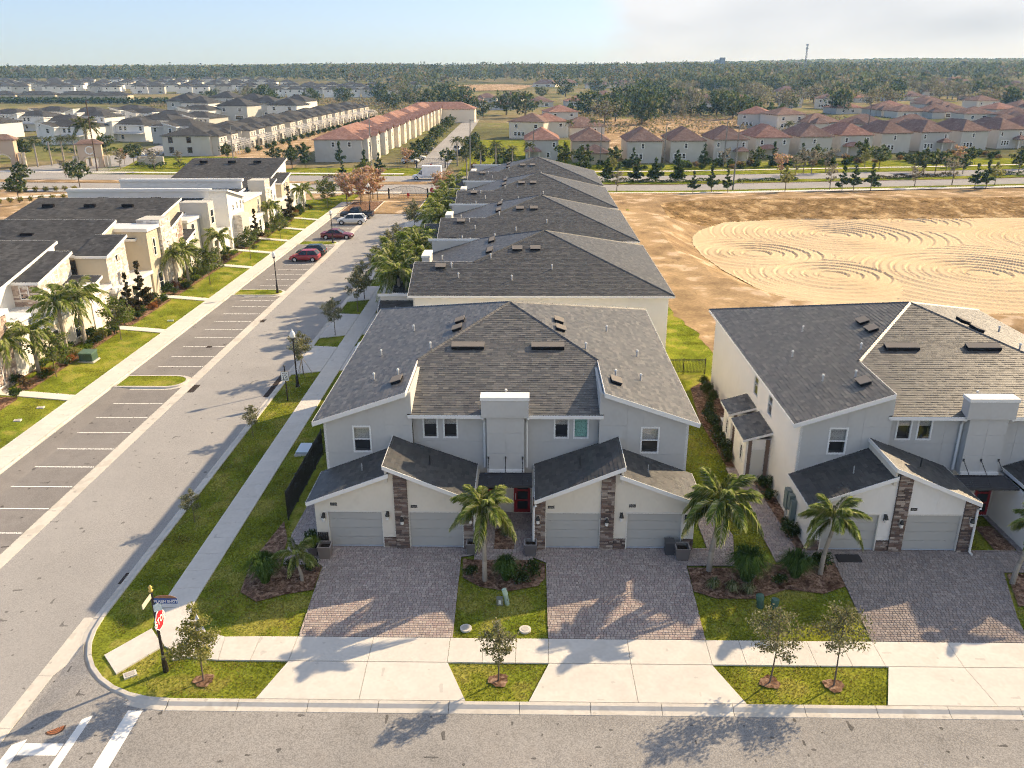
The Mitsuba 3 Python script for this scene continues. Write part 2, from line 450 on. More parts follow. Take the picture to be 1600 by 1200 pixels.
# raked sand of the dry pond: furrows in rings round several centres
st = 0.24
gx_, gy_ = np.meshgrid(np.arange(24, 112, st), np.arange(84, 152, st), indexing='ij')
CEN = [(49.3, 133.0, 15.0), (66.5, 145.0, 8.5), (39.5, 106.0, 10.5), (58.9, 106.7, 17.0), (33.0, 119.0, 10.0), (88, 126, 17), (84, 102, 10), (104, 138, 14)]
best, hh = np.full(gx_.shape, 1e9), np.zeros(gx_.shape)
for i, (cx, cy, ra) in enumerate(CEN):
    dx, dy = gx_ - cx, gy_ - cy
    rad = np.hypot(dx, dy) * (1 + 0.05 * (meshkit.fbm(np.stack([gx_ / 11, gy_ / 11, gx_ * 0 + i], -1), 2, i) - 0.5))
    u = rad / ra
    q = (rad - 1.0) / 1.75
    ph = q - np.floor(q)
    groove = -np.exp(-((ph - 0.5) / 0.10) ** 2) + 0.75 * np.exp(-((ph - 0.70) / 0.12) ** 2)
    strong = 0.35 + 0.65 * np.clip(meshkit.fbm(np.stack([np.cos(np.arctan2(dy, dx)) * 1.4, np.sin(np.arctan2(dy, dx)) * 1.4, np.floor(q) * 0.7 + i], -1), 2, 9) * 1.8 - 0.4, 0, 1)
    fade = np.clip(1.45 - 0.75 * u, 0.30, 1) * (rad > 1.0)
    hh = np.where(u < best, groove * fade * strong * 0.20, hh)
    best = np.minimum(u, best)
hh += 0.10 * (meshkit.fbm(np.stack([gx_ / 6, gy_ / 6, gx_ * 0], -1), 3, 9) - 0.5) + 0.004 * np.random.default_rng(1).normal(size=gx_.shape)
pd = pond_depth(gx_, gy_)
ptsin = shapely.contains(POND.buffer(0.3), shapely.points(gx_.ravel(), gy_.ravel())).reshape(gx_.shape)
zz = gz(gx_, gy_) + 0.05 + hh * np.clip(pd * 3 - 2, 0, 1)
n1, n2 = gx_.shape
ok = ptsin[:-1, :-1] & ptsin[1:, :-1] & ptsin[:-1, 1:] & ptsin[1:, 1:]
k = (np.arange(n1 - 1)[:, None] * n2 + np.arange(n2 - 1)[None])[ok]
V = np.stack([gx_, gy_, zz], -1).reshape(-1, 3)
F = np.vstack([np.stack([k, k + n2, k + n2 + 1], 1), np.stack([k, k + n2 + 1, k + 1], 1)])
uq, inv = np.unique(F, return_inverse=True)
structure('sand', MB().raw(V[uq], inv.reshape(-1, 3), (0.6, 0.45, 0.25)), 'm_sand')
structure('sand_far', sheet(MB(), POND.intersection(R(111.5, 150, 80, 152)), 0.05, 4.0), 'm_sand')

# asphalt
RC = Point(-14.6, 31.9)
front_st = unary_union([R(-20.2, 90, -8, 26.2), R(-20.3, -14.6, 26, 31.9).difference(RC.buffer(5.6, 32))])
structure('street_front', sheet(MB(), front_st, 0.0, 4.0), 'm_asphalt_front')
structure('street_side', sheet(MB(), unary_union([R(-27.4, -20.3, -8, 186)]), 0.0, 4.0), 'm_asphalt')
park = R(-33.5, -28.0, -8, 146)
structure('parking_lot', sheet(MB(), park, 0.0, 4.0), 'm_asphalt_park')
flat1 = lambda X, Y: np.asarray(X) * 0 + 0.16
for a, b in ((173.5, 182.5), (188, 198)):
    structure('boulevard', sheet(MB(), band(-330, 400, a, b), 0.03, 6.0, lambda X, Y: np.asarray(X) * 0 + 0.12), 'm_asphalt')
link = Polygon([(-29.5, 197), (-29.5, 182), (-28.5, 170), (-18, 170), (-16.5, 182), (-17, 197)])
structure('street_crossing', sheet(MB(), link, 0.035, 6.0, lambda X, Y: np.asarray(X) * 0 + 0.12), 'm_asphalt')
structure('street_far', sheet(MB(), Polygon([(-29, 196), (-20.5, 196), (-22, 300), (-24, 420), (-31, 420), (-30, 300)]), 0.0, 8.0, flat1), 'm_asphalt')
structure('entry_road', sheet(MB(), Polygon([(-137, 204), (-98, 203), (-101, 222), (-112, 262), (-118, 300), (-126, 300), (-120, 262), (-128, 224)]), 0.01, 8.0, flat1), 'm_asphalt')
structure('median', sheet(MB(), band(-330, 400, 182.9, 187.6), 0.06, 6.0, lambda X, Y: np.asarray(X) * 0 + 0.12).add(MB()), 'm_dry')
structure('median_lawn', sheet(MB(), band(6, 260, 183.2, 187.4), 0.09, 6.0, lambda X, Y: np.asarray(X) * 0 + 0.12), 'm_lawn')
structure('roadside_lawn', sheet(MB(), unary_union([band(-17, 330, 198.3, 222), band(-110, -29.8, 198.3, 214), R(-17, 15, 198, 300), band(14, 330, 170.8, 173.3)]), 0.05, 8.0, lambda X, Y: np.asarray(X) * 0 + 0.12), 'm_lawn')
structure('boulevard_path', sheet(MB(), unary_union([band(14, 330, 168.2, 170.6), band(-110, -29, 168.6, 171.4), band(-14, 330, 205.5, 207.3), band(-330, -30, 200.5, 203)]), 0.11, 6.0, lambda X, Y: np.asarray(X) * 0 + 0.12), 'm_concrete')
structure('hayfield', sheet(MB(), Polygon([(-92, 232), (-72, 212), (-60, 214), (-66, 260), (-60, 330), (-50, 440), (-92, 470), (-84, 330)]), 0.02, 12.0, flat1), 'm_dry')
structure('corner_lawn', sheet(MB(), Polygon([(-104, 215), (-74, 214), (-84, 244), (-112, 246)]), 0.03, 8.0, flat1), 'm_lawn')
structure('meadow', sheet(MB(), Polygon([(18, 262), (100, 262), (130, 420), (10, 420)]), 0.02, 20.0, flat1), 'm_dry')


# concrete in slabs
def slabs(parent, quads, z0=0.02, thick=0.14, gap=0.02, bsdf='m_concrete', zf=gz, name='slab'):
    for q in quads:
        p = Polygon(q).buffer(-gap / 2, join_style=2)
        if p.is_empty: continue
        c = np.array(p.exterior.coords)[:-1]
        if not p.exterior.is_ccw: c = c[::-1]
        top = np.column_stack([c, zf(c[:, 0], c[:, 1]) + z0])
        part(parent, name, MB().slab(top, thick, (0.6, 0.58, 0.54)), bsdf)


def rows(x0, x1, y0, y1):
    return [(x0, y0), (x1, y0), (x1, y1), (x0, y1)]


walk = thing('front_sidewalk', kind='structure')
xs = [-12.0, -10.33, -6.9, -3.45, -1.95, -0.5, 0.93, 4.45, 7.93, 9.4, 10.9, 12.4, 13.9, 15.3, 18.6, 22.0, 23.6, 25.2, 27, 29, 31]
slabs(walk, [rows(a, b, 28.85, 30.4) for a, b in zip(xs, xs[1:])])
slabs(walk, [[(-13.4, 28.85), (-12.0, 28.85), (-12.0, 30.4), (-13.6, 30.35)], [(-14.9, 29.0), (-13.4, 28.85), (-13.6, 30.35), (-14.6, 30.7), (-15.6, 30.4)], [(-15.6, 30.4), (-14.6, 30.7), (-15.3, 31.6), (-15.95, 32.6), (-17.5, 32.4), (-17.1, 31.0), (-16.1, 29.7), (-14.9, 29.0)],
             [(-18.55, 29.15), (-17.2, 30.95), (-16.15, 29.7), (-17.45, 27.95)]])
apron = thing('driveway_apron', kind='structure')
slabs(apron, [[(-11.09, 26.64), (-6.85, 26.64), (-6.9, 28.83), (-10.33, 28.83)], [(-6.85, 26.64), (-2.5, 26.64), (-3.42, 28.83), (-6.9, 28.83)],
              [(0.06, 26.64), (4.5, 26.64), (4.45, 28.83), (0.92, 28.83)], [(4.5, 26.64), (8.87, 26.64), (7.92, 28.83), (4.45, 28.83)],
              [(14.5, 26.64), (18.9, 26.64), (18.6, 28.83), (15.4, 28.83)], [(18.9, 26.64), (23.4, 26.64), (22.0, 28.83), (18.6, 28.83)]])
walk2 = thing('side_sidewalk', kind='structure')
ys = np.arange(32.5, 66, 1.55)
slabs(walk2, [rows(-17.5, -15.95, a, b) for a, b in zip(ys, ys[1:])])
slabs(walk2, [rows(-17.5, -15.95, a, a + 6) for a in np.arange(ys[-1], 162, 6)])
drv = thing('side_driveway', kind='structure')
for a, b in ((65.2, 71.6), (75.2, 82.3), (88.2, 94.0), (97.7, 104.8), (110.8, 116.8), (121.2, 127.0), (133, 139), (143, 149)):
    m = (a + b) / 2
    for p, q, d0, d1 in ((a, m, -0.6, 0), (m, b, 0, 0.6)):
        slabs(drv, [[(-19.9, p + d0), (-17.52, p), (-17.52, q), (-19.9, q + d1)], rows(-15.93, -13.4, p, q), rows(-13.4, -10.7, p, q)])
lw = thing('parking_sidewalk', kind='structure')
slabs(lw, [rows(-35.7, -33.95, a, a + 1.75) for a in np.arange(40, 96, 1.75)])
slabs(lw, [rows(-35.7, -33.95, a, a + 7) for a in np.arange(96, 158, 7)])
for y in (59.2, 76.6, 88.3, 104.0, 113.0, 121.5, 130.5, 139.5):
    slabs(lw, [rows(-38.4, -35.72, y - .55, y + .55), rows(-41.3, -38.4, y - .55, y + .55)])


def curb(parent, path, length=3.0, prof=((0, 0.15), (0.17, 0.135), (0.32, 0.035), (0.55, 0.014), (0.57, -0.1)), joint=0.012, bsdf='m_curb', flip=1, name='segment'):
    """A rolled kerb along a path of its back edge; the gutter lies to its right."""
    ls = LineString(path)
    n = max(1, round(ls.length / length))
    for i in range(n):
        s0, s1 = ls.length * i / n + joint, ls.length * (i + 1) / n - joint
        ss = np.unique(np.concatenate([[s0, s1], [ls.project(Point(p)) for p in path if s0 < ls.project(Point(p)) < s1]]))
        p = np.array([ls.interpolate(s).coords[0] for s in ss])
        e = np.array([ls.interpolate(min(s + 0.05, ls.length)).coords[0] for s in ss]) - np.array([ls.interpolate(max(s - 0.05, 0)).coords[0] for s in ss])
        e /= np.linalg.norm(e, axis=1, keepdims=True)
        nr = np.stack([e[:, 1], -e[:, 0]], 1) * flip
        mb = MB()
        rowsv = [np.column_stack([p + nr * d, np.full(len(p), z)]) for d, z in ((0, -0.1),) + tuple(prof)]
        for a, b in zip(rowsv, rowsv[1:]):
            for j in range(len(p) - 1):
                mb.poly([a[j], b[j], b[j + 1], a[j + 1]], (0.5, 0.5, 0.5))
        for j in (0, len(p) - 1):
            mb.poly([r_[j] for r_ in rowsv], (0.4, 0.4, 0.4))
        part(parent, name, mb, bsdf)


arc = [(-14.6 + 5.28 * math.cos(t), 31.9 + 5.28 * math.sin(t)) for t in np.linspace(-math.pi / 2, -math.pi, 10)]
kb = thing('kerb', kind='structure')
curb(kb, [(34, 26.62)] + arc[:1], 2.9, flip=-1)
curb(kb, arc, 2.7, flip=-1)
curb(kb, [(-19.88, 31.9), (-19.88, 92)], 3.0, flip=-1)
curb(kb, [(-19.88, 92), (-19.88, 166)], 12.0, flip=-1)
kb2 = thing('parking_kerb', kind='structure')
curb(kb2, [(-33.93, 40), (-33.93, 100)], 3.0, prof=((0, 0.15), (0.14, 0.15), (0.17, 0.02), (0.62, 0.016)))
curb(kb2, [(-33.93, 100), (-33.93, 148)], 12.0, prof=((0, 0.15), (0.14, 0.15), (0.17, 0.02), (0.62, 0.016)))
vg = thing('valley_gutter', kind='structure')
zero = lambda X, Y: np.asarray(X) * 0.0
slabs(vg, [rows(-28.12, -27.3, a, a + 3) for a in np.arange(30, 96, 3)], 0.012, 0.05, 0.02, 'm_curb', zero)
slabs(vg, [rows(-28.12, -27.3, a, a + 12) for a in np.arange(96, 150, 12)], 0.012, 0.05, 0.02, 'm_curb', zero)
slabs(vg, [rows(-20.88, -20.22, a, a + 3) for a in np.arange(10.0, 29.6, 3)], 0.012, 0.05, 0.02, 'm_curb', zero)
slabs(vg, [[(-20.88, 28.0), (-20.22, 28.0), (-20.15, 29.6), (-19.6, 29.75), (-20.2, 31.0), (-20.45, 32.0), (-20.9, 32.0)]], 0.011, 0.05, 0.02, 'm_curb', zero)

# painted markings
WHITE = (0.82, 0.82, 0.80)
mk = thing('parking_marking', kind='structure')
for y in [44.9, 47.6, 50.3, 53.0, 55.7, 58.4] + list(66.8 + 2.72 * np.arange(9)) + list(95.3 + 2.72 * np.arange(9)) + list(123.9 + 2.72 * np.arange(8)) + list(31.3 + 2.72 * np.arange(5)):
    part(mk, 'stripe', sheet(MB(), R(-33.3, -28.2, y - .055, y + .055), 0.006, 9, zero, WHITE), 'm_matte')
cw = thing('crosswalk', kind='structure')


def paint(poly, name='stripe', z=0.006):
    part(cw, name, sheet(MB(), Polygon(poly), z, 9, zero, WHITE), 'm_matte')


paint([(-19.75, 20.0), (-19.30, 20.0), (-19.30, 28.9), (-19.75, 28.9)])
paint([(-17.75, 20.0), (-17.38, 20.0), (-17.38, 26.95), (-17.7, 27.1)])
for y in (21.9, 23.98, 25.9, 27.78):
    paint([(-19.28, y - .3), (-17.77, y - .3), (-17.77, y + .3), (-19.28, y + .3)], 'rung')
paint([(-16.1, 18.0), (-15.5, 18.0), (-15.5, 26.05), (-16.1, 26.05)], 'stop_bar')
for y in (164.4, 169.8):
    for x in np.arange(-27, -20.6, 1.5):
        part(cw, 'far_stripe', sheet(MB(), R(x, x + .8, y - .5, y + .5), 0.006, 9, zero, WHITE), 'm_matte')
ym = thing('centre_line', kind='structure')
for x in (-24.15, -23.8):
    part(ym, 'stripe', sheet(MB(), R(x, x + .13, 152, 163), 0.006, 9, zero, (0.75, 0.36, 0.05)), 'm_matte')

# parking islands
isl = []
for i, (y0, y1, x1) in enumerate(((61.6, 64.3, -28.2), (90.2, 92.9, -28.2), (118.6, 121.3, -28.2), (145.2, 160.0, -27.6))):
    if i < 3:
        sh = unary_union([R(-33.6, x1 - 1.2, y0, y1), Point(x1 - 1.2, (y0 + y1) / 2).buffer((y1 - y0) / 2, 16)])
    else:
        sh = Polygon([(-33.6, y0 + 1), (-30, y0), (x1, y0 + 3), (x1, y1), (-33.6, y1)])
    k = thing('parking_island', kind='structure')
    rim = sh.difference(sh.buffer(-0.18))
    mb = sheet(MB(), rim, 0.15, 3, zero, (0.5, 0.5, 0.5), 0.17)
    part(k, 'kerb', mb, 'm_curb')
    part(k, 'gutter', sheet(MB(), sh.buffer(0.32).difference(sh), 0.010, 3, zero, (0.5, 0.5, 0.5)), 'm_curb')
    part(k, 'turf' if i < 3 else 'mulch', sheet(MB(), sh.buffer(-0.18), 0.13, 1, zero, (0.5, 0.5, 0.5)), 'm_lawn' if i < 3 else 'm_mulch')
    isl.append(sh)


# paver driveways: one block after another, each with its own tone
def pavers(poly, rng, row=0.15, tones=((0.43, 0.365, 0.33), (0.39, 0.335, 0.31), (0.36, 0.305, 0.285), (0.45, 0.39, 0.355), (0.38, 0.305, 0.285))):
    mb = MB()
    x0, y0, x1, y1 = poly.bounds
    bx, tn = [], []
    y = y0
    while y < y1:
        x = x0 - rng.random() * 0.25
        while x < x1:
            w = rng.choice([0.15, 0.20, 0.23, 0.15])
            bx.append((x + .006, y + .006, x + w - .006, y + row - .006))
            x += w
        y += row
    bx = np.array(bx)
    cells = shapely.box(bx[:, 0], bx[:, 1], bx[:, 2], bx[:, 3])
    shapely.prepare(poly)
    ins = shapely.contains(poly, cells)
    tone = np.array(tones)[rng.integers(0, len(tones), len(bx))] * (0.88 + 0.24 * rng.random((len(bx), 1)))
    patch = meshkit.fbm(np.stack([bx[:, 0] * 0.55, bx[:, 1] * 0.55, bx[:, 0] * 0], -1), 3, 3)[:, None]
    tone = tone * (0.9 + 0.2 * patch)
    b = bx[ins]
    c = tone[ins]
    n = len(b)
    tilt = rng.normal(size=(n, 4)) * 0.0012
    e = 0.012
    xs = np.stack([b[:, 0] + e, b[:, 2] - e, b[:, 2] - e, b[:, 0] + e], 1)
    ys = np.stack([b[:, 1] + e, b[:, 1] + e, b[:, 3] - e, b[:, 3] - e], 1)
    top = np.stack([xs, ys, gz(xs, ys) + 0.022 + tilt], -1)
    xs = np.stack([b[:, 0], b[:, 2], b[:, 2], b[:, 0]], 1)
    ys = np.stack([b[:, 1], b[:, 1], b[:, 3], b[:, 3]], 1)
    low = np.stack([xs, ys, gz(xs, ys) + 0.008], -1)
    v = np.concatenate([top, low], 1).reshape(-1, 3)
    k = np.arange(n) * 8
    f = [np.stack([k, k + 1, k + 2], 1), np.stack([k, k + 2, k + 3], 1)]
    for i in range(4):
        j = (i + 1) % 4
        f += [np.stack([k + i, k + 4 + i, k + 4 + j], 1), np.stack([k + i, k + 4 + j, k + j], 1)]
    mb.raw(v, np.vstack(f), np.repeat(c, 8, 0))
    for q, t in zip(shapely.intersection(cells[~ins], poly), tone[~ins]):
        if q.geom_type == 'Polygon' and q.area > 2e-3:
            p = np.array(q.exterior.coords)[:-1]
            mb.poly(np.column_stack([p, gz(p[:, 0], p[:, 1]) + 0.02]), t)
    bed = sheet(MB(), poly, -0.012, 1.0, gz, (0.16, 0.13, 0.11))
    return mb, bed


rng = np.random.default_rng(11)
DRIVES = [
    ('driveway', Polygon([(-10.3, 30.42), (-3.35, 30.42), (-3.4, 36.2), (-2.75, 36.4), (-2.75, 37.1), (-10.95, 37.1), (-10.95, 45), (-12.6, 45), (-12.75, 38.5), (-12.4, 35.5), (-10.35, 35.5)]), 0),
    ('entry_court', Polygon([(-2.73, 36.0), (0.3, 36.0), (0.3, 41.6), (-2.73, 41.6)]).difference(R(-1.75, -0.7, 36.9, 38.9)), 0),
    ('driveway', Polygon([(0.93, 30.42), (7.95, 30.42), (8.0, 35.65), (10.4, 35.65), (10.95, 38.4), (10.5, 41.5), (9.3, 41.5), (9.3, 37.1), (0.32, 37.1), (0.32, 36.2), (0.93, 35.8)]), 0),
    ('driveway', Polygon([(15.3, 30.42), (22.2, 30.42), (22.6, 32.2), (23.6, 35.3), (25.2, 35.3), (25.2, 37.1), (14.2, 37.1), (13.95, 36.3), (15.5, 36.0)]), 1),
    ('garden_path', Polygon([(12.55, 36.0), (13.95, 36.3), (13.9, 37.3), (13.55, 45.2), (15.6, 45.2), (15.6, 46.4), (12.3, 46.4), (12.4, 41)]), 0),
    ('garden_path', Polygon([(25.22, 35.3), (27, 35.3), (27, 41.6), (25.22, 41.6)]), 1)]
GRAY_T = ((0.33, 0.29, 0.27), (0.28, 0.25, 0.24), (0.36, 0.31, 0.285), (0.30, 0.255, 0.235))
for nm, pl, g in DRIVES:
    k = thing(nm, kind='structure')
    m, bed = pavers(pl, rng, tones=GRAY_T) if g else pavers(pl, rng)
    part(k, 'paver', m, 'm_matte', kind='stuff')
    part(k, 'joint_sand', bed, 'm_matte')
DRIVE_ALL = unary_union([p for _, p, _ in DRIVES])

# mulched beds
BEDS = [Polygon([(-13.9, 33.4), (-12.9, 32.7), (-11.8, 33.2), (-10.38, 33.6), (-10.38, 35.4), (-12.5, 35.4), (-12.85, 38), (-13.6, 40), (-14.2, 36)]),
        Polygon([(-3.3, 36.1), (-3.2, 34.6), (-2.3, 33.9), (-0.9, 33.6), (0.5, 34.0), (0.88, 34.6), (0.88, 35.7), (0.25, 36.0), (-2.75, 36.0)]),
        Polygon([(-1.75, 36.9), (-0.7, 36.9), (-0.7, 38.9), (-1.75, 38.9)]),
        Polygon([(8.05, 35.5), (8.0, 33.7), (9, 33.2), (11, 33.2), (12.5, 33.9), (14.2, 33.6), (15.5, 34.2), (15.5, 35.9), (13.9, 36.1), (12.5, 35.8), (11, 36.4), (10.4, 35.5)]),
        Polygon([(13.7, 37.3), (14.4, 37.1), (14.4, 45.1), (13.6, 45.1)]), Polygon([(12.4, 46.5), (14.4, 46.5), (14.4, 62), (12.6, 60), (12.1, 54)]),
        Polygon([(23.0, 32.8), (25.2, 33.2), (25.2, 35.2), (23.7, 35.2)]), Polygon([(24.0, 35.4), (25.2, 37.3), (25.15, 39.5), (24.2, 39.5)])]
for b in BEDS[:1] + BEDS[1:]:
    structure('mulch_bed', sheet(MB(), b.difference(DRIVE_ALL), 0.012, 0.8), 'm_mulch')
for b in (R(-42.0, -39.3, 46, 58.4), R(-42.2, -39.4, 60.0, 75.8), R(-41.8, -39.2, 77.4, 87.5), R(-41.8, -39.2, 89.2, 103.2), R(-41.6, -39.4, 104.8, 112.2), R(-41.4, -39.4, 114, 120.6), R(-41.2, -39.3, 122.4, 129.6), R(-41.2, -39.3, 131.4, 138.6)):
    structure('mulch_bed', sheet(MB(), b.buffer(-0.4).buffer(0.4), -0.02, 2.0), 'm_mulch')
# ---------------------------------------------------------------- townhouses round the corner lot
WHT = (0.80, 0.80, 0.78)
SH = np.array([(0.118, 0.114, 0.107), (0.084, 0.083, 0.082), (0.052, 0.053, 0.055), (0.098, 0.096, 0.092), (0.068, 0.069, 0.071), (0.150, 0.142, 0.130)])


def shingles(mb, O, U, S, poly, rng, expo=0.205, dz=0.004):
    """Overlapping shingle tabs on the plane O + u U + s S (S up the slope), clipped to the polygon in (u, s)."""
    O, U, S = (np.asarray(a, float) for a in (O, U, S))
    N = np.cross(U, S)
    N /= np.linalg.norm(N)
    if N[2] < 0: N = -N
    u0, s0, u1, s1 = poly.bounds
    bx = []
    s = s0
    while s < s1:
        u = u0 - rng.random() * 0.3
        while u < u1:
            w = 0.22 + 0.26 * rng.random()
            bx.append((u, s, u + w, s + expo))
            u += w
        s += expo
    bx = np.array(bx)
    cells = shapely.box(bx[:, 0], bx[:, 1], bx[:, 2], bx[:, 3])
    shapely.prepare(poly)
    ins = shapely.contains(poly, cells)
    col = SH[rng.choice(len(SH), len(bx), p=[.2, .22, .14, .2, .14, .1])] * (0.9 + 0.2 * rng.random((len(bx), 1)))
    lift = np.where(rng.random(len(bx)) < 0.45, 0.024, 0.013)

    def P(u, s, h):
        return O + u[..., None] * U + s[..., None] * S + h[..., None] * N
    b, c, l = bx[ins], col[ins], lift[ins]
    n = len(b)
    v = np.stack([P(b[:, 0], b[:, 1], l + dz), P(b[:, 2], b[:, 1], l + dz), P(b[:, 2], b[:, 3], l * 0 + dz), P(b[:, 0], b[:, 3], l * 0 + dz),
                  P(b[:, 0], b[:, 1], l * 0 - .01), P(b[:, 2], b[:, 1], l * 0 - .01)], 1).reshape(-1, 3)
    k = np.arange(n) * 6
    f = np.vstack([np.stack([k, k + 1, k + 2], 1), np.stack([k, k + 2, k + 3], 1), np.stack([k + 4, k + 5, k + 1], 1), np.stack([k + 4, k + 1, k], 1)])
    mb.raw(v, f, np.repeat(c, 6, 0))
    for q, t, bb in zip(shapely.intersection(cells[~ins], poly), col[~ins], bx[~ins]):
        if q.geom_type == 'Polygon' and q.area > 1e-3:
            p = np.array(q.exterior.coords)[:-1]
            h = dz + 0.015 * (1 - (p[:, 1] - bb[1]) / expo)
            mb.poly(P(p[:, 0], p[:, 1], h), t)
    return mb


def plane_shingles(mb, pts, rng, **k):
    """Shingle a planar roof polygon given in 3-D (first edge = the eave direction is found from the plane)."""
    p = np.asarray(pts, float)
    N = np.zeros(3)
    for i in range(len(p)):
        N += np.cross(p[i] - p[0], p[(i + 1) % len(p)] - p[0])
    N /= np.linalg.norm(N)
    if N[2] < 0: N = -N
    U = np.cross([0, 0, 1.0], N)
    U /= np.linalg.norm(U)
    S = np.cross(N, U)
    if S[2] < 0: S = -S
    q = np.stack([(p - p[0]) @ U, (p - p[0]) @ S], 1)
    return shingles(mb, p[0], U, S, Polygon(q).buffer(0), rng, **k)


def stones(mb, x0, x1, z0, ztop, rng, fr, cols, hh=(0.07, 0.13), ww=(0.16, 0.55), depth=(0.01, 0.05)):
    """Ledge stones on a wall; fr(a, w, z) as in MB.extrude, ztop a number or a function of a."""
    zt = ztop if callable(ztop) else (lambda a: ztop)
    z = z0
    while z < max(zt(x0), zt(x1)) - .02:
        h = rng.uniform(*hh)
        a = x0
        while a < x1 - .02:
            w = min(rng.uniform(*ww), x1 - a)
            if x1 - a - w < 0.1: w = x1 - a
            h1 = min(h, zt(a + w / 2) - z)
            if h1 > .025:
                d = rng.uniform(*depth)
                g = 0.007
                c = np.array(cols[rng.integers(len(cols))]) * rng.uniform(0.8, 1.2)
                A = [(a + g, z + g), (a + w - g, z + g), (a + w - g, z + h1 - g), (a + g, z + h1 - g)]
                v = [fr(np.array(p), np.array(-d + rng.uniform(-.006, .006)), np.array(q)) for p, q in A] + [fr(np.array(p), np.array(0.0), np.array(q)) for p, q in A]
                mb.raw(np.array(v, float), [[0, 1, 2], [0, 2, 3]] + [t for i in range(4) for t in ([i, 4 + i, 4 + (i + 1) % 4], [i, 4 + (i + 1) % 4, (i + 1) % 4])], c)
            a += w
        z += h
    return mb


STONE_BROWN = ((0.17, 0.125, 0.105), (0.23, 0.175, 0.145), (0.13, 0.10, 0.09), (0.29, 0.235, 0.20), (0.20, 0.14, 0.115), (0.40, 0.34, 0.29))
STONE_PALE = ((0.66, 0.62, 0.56), (0.70, 0.66, 0.61), (0.61, 0.56, 0.50), (0.74, 0.70, 0.65), (0.54, 0.48, 0.42))
STONE_RUST = ((0.50, 0.40, 0.34), (0.42, 0.32, 0.27), (0.56, 0.47, 0.41), (0.63, 0.56, 0.50), (0.36, 0.27, 0.23))


def face_front(v0):
    return lambda a, w, z: (a, v0 + w, z)


def face_left(u0):
    """A wall facing -u: a runs along -v (left to right as seen from outside)."""
    return lambda a, w, z: (u0 + w, -a, z)


def face_right(u0):
    return lambda a, w, z: (u0 - w, a, z)


def face_back(v0):
    return lambda a, w, z: (-a, v0 - w, z)


def wall(fr, poly, holes=(), joints=(), thick=0.14):
    """Base layer and raised stucco panels between control joints."""
    base = poly.difference(unary_union([sbox(*h) for h in holes])) if holes else poly
    b = MB().extrude(base, 0.018, thick, fr, (0.3, 0.3, 0.3))
    if joints:
        cut = unary_union([LineString(j).buffer(0.013, cap_style=2) for j in joints])
        base = base.difference(cut)
    return b, [MB().extrude(g, 0.0, 0.0185, fr, (0.5, 0.5, 0.5)) for g in getattr(base, 'geoms', [base]) if g.area > 0.02]


def window(fr, x0, x1, z0, z1, rail=True, blind=(0.45, 0.45, 0.42), bl=0.45, frame=(0.82, 0.82, 0.80), fw=0.055, depth=0.0):
    """(frame mesh, pane mesh): a white frame set in the opening, a dark room with a blind behind a sheet of glass."""
    m = MB()
    o = sbox(x0, z0, x1, z1)
    ring = o.buffer(0.03, join_style=2).difference(o.buffer(-fw, join_style=2))
    if rail:
        zm = (z0 + z1) / 2
        ring = unary_union([ring, sbox(x0, zm - .022, x1, zm + .022)])
    m.extrude(ring, -0.03 + depth, 0.06 + depth, fr, frame)
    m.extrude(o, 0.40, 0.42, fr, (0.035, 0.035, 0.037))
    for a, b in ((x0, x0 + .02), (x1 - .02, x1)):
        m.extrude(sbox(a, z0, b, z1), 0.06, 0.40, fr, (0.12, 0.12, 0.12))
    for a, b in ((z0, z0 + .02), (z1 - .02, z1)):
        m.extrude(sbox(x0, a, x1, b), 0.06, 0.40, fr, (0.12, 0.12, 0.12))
    if bl > 0:
        zb = z1 - (z1 - z0) * bl
        k = z1 - .03
        while k > zb:
            m.extrude(sbox(x0 + .03, k - .04, x1 - .03, k), 0.12, 0.13, fr, blind)
            k -= 0.05
    q = np.array([(x0 + .02, z0 + .02), (x1 - .02, z0 + .02), (x1 - .02, z1 - .02), (x0 + .02, z1 - .02)])
    pane = MB().poly(np.stack(fr(q[:, 0], np.full(4, 0.035 + depth), q[:, 1]), 1), (0.5, 0.5, 0.5))
    return m, pane


def simple_window(fr, x0, x1, z0, z1, rail=True, frame=(0.80, 0.80, 0.78), fw=0.07):
    m = MB()
    o = sbox(x0, z0, x1, z1)
    ring = o.buffer(0.04, join_style=2).difference(o.buffer(-fw, join_style=2))
    if rail: ring = unary_union([ring, sbox(x0, (z0 + z1) / 2 - .03, x1, (z0 + z1) / 2 + .03)])
    m.extrude(ring, -0.05, 0.02, fr, frame)
    q = np.array([(x0, z0), (x1, z0), (x1, z1), (x0, z1)])
    return m, MB().poly(np.stack(fr(q[:, 0], np.full(4, -0.012), q[:, 1]), 1), (0.5, 0.5, 0.5))


HU = 9.72           # half width to the wall
ZS = lambda u: 9.37 - 0.34 * abs(u)
ZF = lambda v: 9.37 - 0.288 * (14 - v)


def roof_piece(mb, top, th=0.16):
    mb.slab(top, th, (0.085, 0.084, 0.083), WHT)


